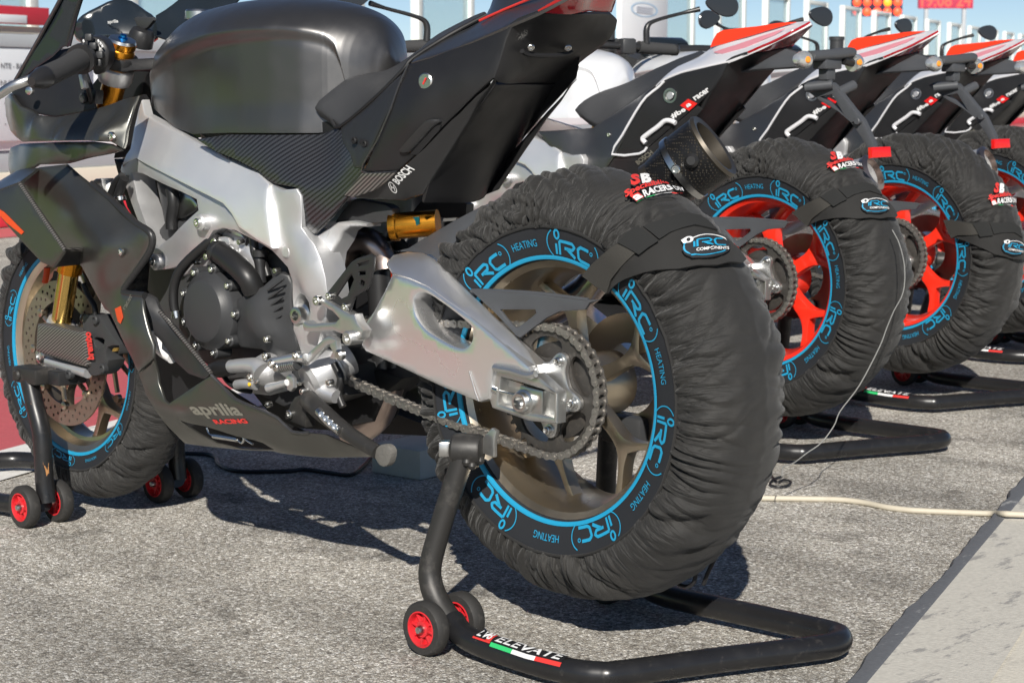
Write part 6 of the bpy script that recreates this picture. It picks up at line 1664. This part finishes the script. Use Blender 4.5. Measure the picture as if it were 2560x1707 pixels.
# ------------------------------------------------------------------ the other bikes of the row
def street_bike(loc):
    B = empty('street_bike', (0, 0, 0))
    chassis(B, 'street')
    tk = fuel_tank(B, 'silver_paint')
    tk.scale = (1, 1, .80); tk.location = (.045, 0, .823 * .2)
    sheet('engine_block', 'cover_black', B, [(1.0565,0.11,0.6091),(1.001,0.11,0.6546),(0.8362,0.11,0.6437),(0.7385,0.11,0.6264),(0.6506,0.11,0.6013),(0.6238,0.11,0.5533),(0.6074,0.11,0.4271),(0.4993,0.11,0.414),(0.4825,0.11,0.3647),(0.5604,0.11,0.3381),(0.6376,0.11,0.3191),(0.7165,0.11,0.3346),(0.8144,0.11,0.3509),(0.8879,0.11,0.3791),(0.9492,0.11,0.4115),(1.0185,0.11,0.4569),(1.0744,0.11,0.5089)], thick=.22, bevel=.01, res=.04)
    sheet('belly_pan', 'satin_black', B, [(0.9684,0.19,0.3538),(0.7625,0.19,0.3811),(0.5742,0.19,0.3239),(0.328,0.19,0.2898),(0.4414,0.19,0.2697),(0.7143,0.19,0.2508),(0.8811,0.19,0.2583)], thick=.38, bevel=.01, res=.04)
    sheet('seat', 'seat_fabric', B,
        [(0.6119,0.115,0.8472),(0.6016,0.112,0.8604),(0.5634,0.082,0.8912),(0.519,0.03,0.9141),(0.483,0,0.9352),(0.4471,-0.03,0.9585),(0.3807,-0.05,0.9857),(0.3106,-0.05,1.0031),(0.2644,-0.01,0.9973),(0.2997,0.05,0.9619),(0.3384,0.105,0.9129),(0.3886,0.12,0.8774),(0.5253,0.12,0.8095),(0.5663,0.118,0.8227)], axis='S', thick=.02, bevel=.004, lam=1e-4)
    sp = sheet('seat_side_panel', 'satin_graphite', B,
        [(0.7087,0.155,0.7874),(0.6165,0.15,0.7923),(0.5426,0.118,0.7988),(0.5242,0.119,0.8084),(0.3844,0.125,0.876),(0.32,0.128,0.91),(0.3347,0.14,0.8833),(0.3588,0.146,0.8465),(0.3995,0.15,0.7837),(0.4349,0.15,0.7309),(0.4714,0.145,0.6929),(0.5202,0.142,0.6622),(0.5582,0.148,0.689),(0.6035,0.155,0.7246),(0.6633,0.16,0.7499)], thick=.006, bevel=.0015, mirror=True)
    bolt('bolt_steel', sp, onto(sp, [(0.472,0.14,0.7817)][0], .002), .006, .003)
    ts = sheet('tail_side_panel', 'tail_black', B,
        [(0.314,0.13,0.9081),(0.3013,0.127,0.9221),(0.2396,0.124,0.9414),(0.0999,0.11,0.9681),(0.1128,0.115,0.9381),(0.1429,0.12,0.8971),(0.1841,0.125,0.8611),(0.2472,0.13,0.8161),(0.3237,0.138,0.7587),(0.3518,0.143,0.7355),(0.4322,0.15,0.7309),(0.3995,0.15,0.7837),(0.358,0.147,0.8466),(0.333,0.142,0.8833)], thick=.006, bevel=.002, mirror=.6)
    tube('panel_piping', 'pearl_white', ts, [tuple(onto(ts, v, .003)) for v in [(0.2895,0.14,0.9212),(0.3057,0.14,0.9058),(0.3347,0.14,0.8819),(0.3639,0.14,0.845),(0.4081,0.14,0.7819),(0.4424,0.14,0.7316),(0.3543,0.14,0.7354),(0.333,0.14,0.7521)]], .0034, 8, 2)
    lk = onto(ts, [(0.2672,0.14,0.8849)][0], 0)
    lathe('seat_lock', 'machined_steel', ts, [(.019, -.004), (.019, .004), (.014, .004), (.013, .001), (0, .001)], lk, (-.2, 1, 0), 28)
    disc('lock_barrel', 'cast_aluminium', ts, lk + Vector((0, .001, 0)), .009, .003, d=(-.2, 1, 0))
    gh = tube('grab_handle', 'pearl_white', B, [tuple(onto(ts, v, .008)) for v in [(0.3332,0.14,0.7634),(0.3425,0.14,0.7731),(0.3334,0.14,0.7818),(0.2969,0.14,0.8049),(0.2753,0.14,0.8206),(0.2572,0.14,0.8208),(0.2427,0.14,0.8154)]], .0065, 10, 3)
    o_, u_, v_ = [(0.2564,0.13,0.8263),(0.2154,0.13,0.8476),(0.2656,0.13,0.836)]
    lettering('slogan_lettering', '#be', 'print_white', ts, surfmap(ts, o_, u_, v_, .002), bold=.03)
    o_, u_, v_ = [(0.1878,0.125,0.8727),(0.1442,0.125,0.8976),(0.2004,0.125,0.8837)]
    lettering('slogan_lettering', 'racer', 'print_white', ts, surfmap(ts, o_, u_, v_, .002), bold=.03)
    sheet('slogan_patch', 'reflector_red', ts, [tuple(onto(ts, v, .002)) for v in [(0.2351,0.128,0.86),(0.2103,0.128,0.8768),(0.1817,0.128,0.865),(0.2063,0.128,0.8463)]], thick=.001, bevel=0)
    o_, u_, v_ = [(0.2118,0.128,0.8546),(0.1976,0.128,0.8616),(0.2173,0.128,0.8643)]
    lettering('slogan_lettering', 'a', 'print_white', ts, surfmap(ts, o_, u_, v_, .004), bold=.04)
    tl = sheet('tail_lower_panel', 'satin_black', B, [(0.3526,0.142,0.7338),(0.3238,0.137,0.7576),(0.248,0.129,0.8144),(0.1848,0.124,0.8594),(0.1741,0.115,0.8506),(0.2374,0.115,0.7942),(0.3164,0.115,0.7221),(0.3562,0.12,0.6784),(0.4305,0.13,0.6648),(0.4833,0.14,0.6808),(0.4347,0.148,0.7297)], thick=.006, bevel=.002, mirror=.6)
    o_, u_, v_ = [(0.3677,0.12,0.7052),(0.3217,0.12,0.7363),(0.3735,0.12,0.7136)]
    lettering('maker_lettering', 'BOSCH', 'print_grey', tl, surfmap(tl, o_, u_, v_, .002), bold=.03)
    tc_ = sheet('tail_cowl', 'pearl_white', B,
        [(0.3169,0.13,0.91),(0.2903,0.128,0.9276),(0.2235,0.122,0.9488),(0.0984,0.112,0.9705),(0.0055,0.092,1.0056),(-0.0569,0.06,1.0387),(-0.0869,0.02,1.0638),(-0.0711,0,1.0706),(0.0311,-0.01,1.0656),(0.1242,-0.02,1.0604),(0.1908,-0.02,1.0554),(0.2228,-0.02,1.0513),(0.2344,-0.01,1.0344),(0.2422,0,1.0048),(0.2583,0,0.9966),(0.2989,0.06,0.961)], axis='S', thick=.006, bevel=.002, lam=1e-4, face=(-.3, .5, .8))
    sheet('tail_flash', 'red_paint', B, [tuple(Vector(v) + Vector((-.0015, .002, .003))) for v in [(0.2321,0.012,1.0053),(0.2274,0.008,1.0241),(0.2207,0,1.0416),(0.204,-0.005,1.0492),(0.0919,0,1.0563),(-0.0339,0.008,1.0642),(0.0258,0.02,1.0493),(0.1071,0.025,1.0302),(0.179,0.022,1.0142)]], axis='S', thick=.002, bevel=0, lam=1e-4, face=(-.3, .5, .8))
    sheet('tail_stripe', 'pink_stripe', B, [tuple(Vector(v) + Vector((-.0015, .002, .003))) for v in [(0.1922,0.05,0.9923),(0.1224,0.05,1.0093),(0.024,0.045,1.0351),(-0.0188,0.035,1.048),(0.0034,0.05,1.0319),(0.0764,0.065,1.003),(0.1523,0.065,0.9875)]], axis='S', thick=.002, bevel=0, lam=1e-4, face=(-.3, .5, .8))
    sheet('tail_light', 'lens_red', B, [(0.043,0.1,0.9893),(0.0054,0.092,1.0043),(-0.0584,0.062,1.0373),(-0.0863,0.02,1.0622),(-0.0592,-0.03,1.0581),(-0.0151,-0.05,1.035),(0.018,-0.05,1.0081),(0.0145,0.02,1.0001),(0.0255,0.06,0.9929)], axis='S', thick=.006, bevel=.001, lam=1e-4)
    sheet('undertail', 'tail_black', B, [(0.0999,0.11,0.9664),(0.0446,0.1,0.9877),(0.0255,0.06,0.9913),(0.0145,0.02,0.9982),(0.0163,-0.05,1.0064),(0.0794,-0.075,0.9606),(0.1865,-0.085,0.8634),(0.2645,-0.085,0.7937),(0.3215,-0.07,0.7202),(0.3325,0.05,0.6999),(0.3189,0.112,0.7248),(0.239,0.113,0.7942),(0.1757,0.113,0.8506),(0.1444,0.118,0.8949),(0.1127,0.115,0.9359)], axis='S', thick=.008, bevel=.002, lam=1e-4)
    # plate bracket with indicators
    br = sheet('plate_bracket', 'guard_grey', B, [(0.1141,0.05,0.9424),(0.0358,0.05,0.9714),(-0.0268,0.04,1.0012),(-0.0635,0.04,0.9894),(-0.0835,0.04,0.9811),(-0.0808,0.04,0.957),(-0.0151,0.05,0.9534),(0.066,0.05,0.9498)], axis='S', thick=.03, bevel=.004, lam=1e-4)
    tube('indicator_bar', 'guard_grey', br, [(-0.1298,0.075,0.9815),(-0.1422,0,0.9863),(-0.1464,-0.06,0.9911),(-0.1459,-0.08,0.9928)], [.013, .0135, .0135, .010], 14, 2)
    box('bracket_head', 'guard_grey', br, [(-0.1249,0,0.9651)][0], (.04, .07, .03), bevel=.004)
    box('bracket_post', 'guard_grey', br, [(-0.1239,0,0.9437)][0], (.028, .035, .04), bevel=.003)
    pb = sheet('plate_holder', 'guard_grey', br, [(-0.0457,0,0.9128),(-0.072,0,0.9223),(-0.1375,0,0.9173),(-0.1514,0,0.9061),(-0.1971,0,0.8581),(-0.2298,0,0.8264),(-0.263,0,0.7685),(-0.2642,0,0.7473),(-0.2541,0,0.7492),(-0.2277,0,0.7865),(-0.1981,0,0.8202),(-0.1589,0,0.8471),(-0.1062,0,0.8723),(-0.0727,0,0.8925)],
        holes=[[(-0.1026,0,0.8831),(-0.1399,0,0.8894),(-0.1785,0,0.8366),(-0.1931,0,0.8273),(-0.1587,0,0.8511),(-0.1324,0,0.8684)]], thick=.02, bevel=.003, res=.012)
    tube('plate_tube', 'guard_grey', br, [(-0.0804,0.03,0.906),(-0.1409,0,0.9128)], .0125, 12, 1)
    tube('plate_tube', 'guard_grey', br, [(-0.1508,-0.01,0.8926),(-0.1632,-0.06,0.9115)], .0125, 12, 1)
    disc('plate_bolt', 'guard_grey', pb, [(-0.2219,0,0.8237)][0], .0085, .014, bev=.2)
    sheet('rear_reflector', 'reflector_red', br, [(-0.2818,0.035,0.7627),(-0.2937,-0.03,0.7632),(-0.2975,-0.03,0.7383),(-0.2838,0.035,0.7367)], axis='S', thick=.012, bevel=.002, lam=1e-4)
    for s_, q in ((1, [(-0.1147,0.09,0.9722)][0]), (-1, [(-0.1431,-0.09,0.9672)][0])):
        q = Vector(q)
        it = lathe('indicator', 'lens_clear', br, [(0, -.030), (.012, -.026), (.020, -.012), (.0225, .004), (.0215, .012), (0, .012)] , q, (0, -s_, -.1), 22)
        lathe('indicator_bulb', 'amber', br, [(0, -.002), (.007, -.001), (.0085, .003), (.006, .006), (0, .007)], q + Vector((-.0175, .006, 0)), (-1, .3, 0), 14)
        tube('indicator_stalk', 'rubber_hose', br, [tuple(q - Vector((0, s_ * .01, 0))), tuple(q - Vector((0, s_ * .05, -.005)))], .011, 12, 1)
    # cockpit: handlebar group turns about the steering axis
    hb = tube('handlebar', 'satin_black', B, [(.02, .40, .015), (.0, .30, .02), (.01, .12, .03), (.02, 0, .03), (.01, -.12, .03), (.0, -.30, .02), (.02, -.40, .015)], .011, 12, 4)
    hb.location = (.83, .02, 1.0); hb.rotation_euler = (0, 0, math.radians(-23.6))
    for s_ in (1, -1):
        tube('grip', 'grip_rubber', hb, [(.015, s_ * .43, .014), (.005, s_ * .31, .02)], [.0165, .018], 16, 3)
        disc('bar_weight', 'satin_black', hb, (.017, s_ * .425, .014), .0175, .02, d=(0, s_, 0), bev=.3)
        box('switch_box', 'cover_black', hb, (0, s_ * .27, .022), (.05, .045, .045), bevel=.008)
        tube('lever', 'cover_black', hb, [(.05, s_ * .26, .02), (.06, s_ * .33, .02), (.05, s_ * .42, .018)], .006, 8, 3)
        tube('mirror_stem', 'satin_black', hb, [(.0, s_ * .335, .03), (.0, s_ * .335, .075), (.0, s_ * .36, .095), (.006, s_ * .45, .118), (-.01, s_ * .50, .13)], [.010, .009, .0055, .005, .008], 12, 4)
        mh = lathe('mirror_head', 'mirror_black', hb, [(0, -.016), (.030, -.014), (.042, -.004), (.044, .002), (.041, .006), (0, .007)], (0, 0, 0), (-1, 0, 0), 30)
        for v in mh.data.vertices: v.co = Vector((v.co.x, v.co.y * 1.25, v.co.z * .70 * (1 + s_ * v.co.y / .055 * .38)))
        mh.location = (-.03, s_ * .56, .142)
        mh.rotation_euler = (math.radians(-8 * s_), 0, 0)
    lathe('fluid_reservoir', 'cover_black', hb, [(0, -.025), (.026, -.025), (.026, .018), (.029, .018), (.029, .030), (.026, .032), (0, .032)], (.02, -.215, .065), (0, 0, 1), 26)
    box('instrument_pod', 'smoked_screen', hb, (.10, 0, .03), (.05, .16, .07), bevel=.015, rot=Matrix.Rotation(-.5, 4, 'Y'))
    box('master_cylinder', 'cover_black', hb, (.03, -.22, .03), (.04, .07, .03), bevel=.006)
    fs_ = lathe('flyscreen', 'mirror_black', B, [(0, .10), (.03, .092), (.055, .07), (.075, .03), (.082, -.02), (.07, -.06), (0, -.08)], (0, 0, 0), (0, 0, 1), 32)
    fs_.location = (1.09, .03, .99); fs_.scale = (1.0, 1.25, .75)
    hc = lathe('headlamp_cowl', 'satin_black', B, [(0, .09), (.06, .082), (.11, .05), (.135, 0), (.12, -.06), (0, -.09)], (0, 0, 0), (0, 0, 1), 28)
    hc.location = (1.02, 0, .93); hc.scale = (.9, 1.1, .8)
    for s_ in (1, -1):
        tube('fork_leg', 'gold_anodised', B, [(.98, s_ * .105, 1.0), (1.20, s_ * .105, .62), (1.40, s_ * .105, .34)], .026, 18, 1)
        lathe('fork_clamp', 'cover_black', B, [(0, -.02), (.038, -.02), (.038, .012), (0, .012)], (.975, s_ * .105, 1.0), (-.45, 0, .9), 20)
    box('top_yoke', 'cover_black', B, (.96, 0, .99), (.07, .2, .025), bevel=.006)
    wf = wheel(B, 'front_wheel', 'red_wheel', .2158, .052, FW, 100, thick=.022, yface=.012, fat=1.3)
    lathe('front_tyre', 'rubber', B, [(.214, .05), (.25, .062), (.285, .06), (.302, .035), (.306, 0), (.302, -.035), (.285, -.06), (.25, -.062), (.214, -.05)], FW, (0, 1, 0), 64)
    sheet('side_cowl', 'satin_black', B, [(1.3485,0.17,0.7443),(1.1704,0.17,0.7171),(1.026,0.17,0.6463),(0.9731,0.17,0.6169),(1.067,0.17,0.52),(1.0653,0.17,0.5083),(1.1292,0.17,0.4722),(1.2051,0.17,0.5518),(1.3728,0.17,0.6737)], thick=.006, bevel=.002, mirror=True, res=.03)
    a_ = Vector((.12, -.15, .56)); b_ = Vector((-.16, -.19, .70))
    sl = lathe('silencer', 'cast_aluminium', B, [(0, 0), (.045, 0), (.05, .02), (.052, .26), (.046, .285), (.034, .285), (.032, .27), (.032, .15), (0, .15)], a_, b_ - a_, 32)
    lathe('silencer_cap', 'titanium', sl, [(.047, .283), (.049, .296), (.036, .302), (.034, .286)], a_, b_ - a_, 32)
    tube('exhaust_pipe', 'titanium', B, [(.4, -.02, .40), (.25, -.10, .48), tuple(a_)], .026, 16, 4)
    B.location = loc
    return B

GRP = 'red-wheeled bikes parked in a row'
L2, L3, L4, L5 = (.8311, -1.6731, 0), (1.0045, -2.5466, 0), (1.30, -3.58, 0), (1.62, -4.62, 0)
S2 = street_bike(L2)
tag(S2, 'white and red tailed bike with red wheels, next behind the nearest bike', 'motorcycle', GRP)
S3 = copy_tree(S2); S3.location = L3
tag(S3, 'white and red tailed bike with red wheels, between its twin and the rightmost bike', 'motorcycle', GRP)
S4 = copy_tree(S2); S4.location = L4
tag(S4, 'rightmost clearly seen red-wheeled bike, its tail cut by the right edge of the picture', 'motorcycle', GRP)
S5 = copy_tree(S2); S5.location = L5
tag(S5, 'dark shadowed bike beyond the rightmost red-wheeled bike, mostly hidden', 'motorcycle', GRP)
S3.rotation_euler = (0, 0, math.radians(.8)); S4.rotation_euler = (0, 0, math.radians(-1.6)); S5.rotation_euler = (0, 0, math.radians(1.5))
for S, ang in ((S3, -12), (S4, -2), (S5, -18)):
    for c in S.children:
        if c.name.startswith('handlebar'): c.rotation_euler = (0, 0, math.radians(ang))
W2 = copy_tree(WR); W3 = copy_tree(WR); W4 = copy_tree(WR); W5 = copy_tree(WR)
for Wc, Lc, rot, lab in ((W2, L2, -9, 'black tyre warmer with oval badge on the rear wheel of the second bike'), (W3, L3, -36, 'black tyre warmer on the rear wheel of the third bike, its badge facing right'),
                         (W4, L4, -20, 'black tyre warmer at the right edge on the rightmost red-wheeled bike'),
                         (W5, L5, -50, 'black tyre warmer on the mostly hidden bike beyond the rightmost one')):
    Wc.location = Vector(Lc) + AX
    Wc.rotation_euler = (0, math.radians(rot), 0)
    Wc['label'] = lab
for c in list(W2.children) + list(W3.children) + list(W4.children) + list(W5.children):
    if c.name.startswith('supply_lead'): bpy.data.objects.remove(c)
rs0 = [o for o in bpy.data.objects if o.name == 'rear_paddock_stand'][0]
for Lc, lab in ((L2, 'black rear paddock stand under the second bike, its floor loop in full sun'), (L3, 'black rear paddock stand under the third bike'), (L4, 'black rear paddock stand under the rightmost bike at the right edge'), (L5, 'black rear paddock stand under the mostly hidden farthest bike')):
    c = copy_tree(rs0); c.location = Lc; c['label'] = lab

# ------------------------------------------------------------------ cables and small things on the ground
tag(tube('power_cable', 'cable_cream', None, [(0.8143,-0.8596,0.0065),(0.6326,-0.9395,0.0065),(0.5115,-1.0129,0.0065),(0.4369,-1.0604,0.0065),(0.3614,-1.1213,0.0065),(0.3028,-1.1657,0.0065),(0.2456,-1.1786,0.0065),(0.1874,-1.1723,0.0065),(0.1396,-1.1804,0.0065),(0.1111,-1.1934,0.0065),(0.018,-1.2519,0.0065),(-0.0233,-1.2677,0.009),(-0.0694,-1.2252,0.0225),(-0.1039,-1.2474,0.0225),(-0.2346,-1.324,0.0225),(-0.5331,-1.453,0.0225),(-0.9256,-1.4696,0.0225)], .0065, 10, 4),
    'thick cream power cable lying across the asphalt towards the kerb', 'cable')
tag(tube('warmer_lead', 'cable_black', None, [(1.8253,-0.4964,0.005),(1.7894,-0.5067,0.005),(1.7468,-0.5319,0.005),(1.7103,-0.531,0.005),(1.6676,-0.509,0.005),(1.6269,-0.4804,0.005),(1.5482,-0.4526,0.005),(1.4951,-0.4633,0.005),(1.4618,-0.4993,0.005),(1.4297,-0.5397,0.005),(1.4151,-0.578,0.005),(1.3436,-0.5919,0.005),(1.2906,-0.607,0.005),(1.3335,-0.6796,0.005),(1.4179,-0.7908,0.005),(1.4632,-0.8684,0.005)], .005, 8, 4),
    'thin black lead snaking on the ground under the nearest bike', 'cable')
tag(tube('hanging_wire', 'cable_grey', None, [(0.4765,-1.6243,0.5678),(0.4499,-1.6159,0.5349),(0.4089,-1.5762,0.4845),(0.379,-1.5255,0.4319),(0.3636,-1.4635,0.3939),(0.3447,-1.4056,0.3601),(0.3308,-1.3563,0.3226),(0.3223,-1.2668,0.2469),(0.3196,-1.1907,0.1992),(0.3099,-1.1533,0.1721),(0.3152,-1.1142,0.1391),(0.3248,-1.0735,0.12),(0.3197,-1.0202,0.1072),(0.312,-0.9714,0.106),(0.3012,-0.9509,0.09)], .0013, 6, 4),
    'thin pale wire hanging from the second bike\'s warmer to the ground', 'wire')
tag(tube('plug_lead', 'cable_black', None, [(0.5459,-1.2908,0.006),(0.5426,-1.2598,0.006),(0.5153,-1.2022,0.006),(0.4849,-1.1889,0.006),(0.476,-1.2172,0.006),(0.4947,-1.2555,0.006),(0.5213,-1.2635,0.006),(0.5174,-1.2335,0.006),(0.5792,-1.2932,0.006)], .0026, 8, 4), 'small coiled black lead on the asphalt beside the nearest tyre', 'cable')
def block():
    a, b = [Vector(v) for v in [(1.2393,-0.7044,0),(1.0849,-0.7177,0)]]
    d = (b - a); c = (a + b) / 2 + Vector((.7, -.72, 0)) * .09
    c.z = .035
    o = box('concrete_block', 'block_grey', None, c, (d.length, .18, .07), rz=math.atan2(d.y, d.x), bevel=.005)
    tag(o, 'pale grey green block lying on the ground behind the stand upright', 'block')
block()
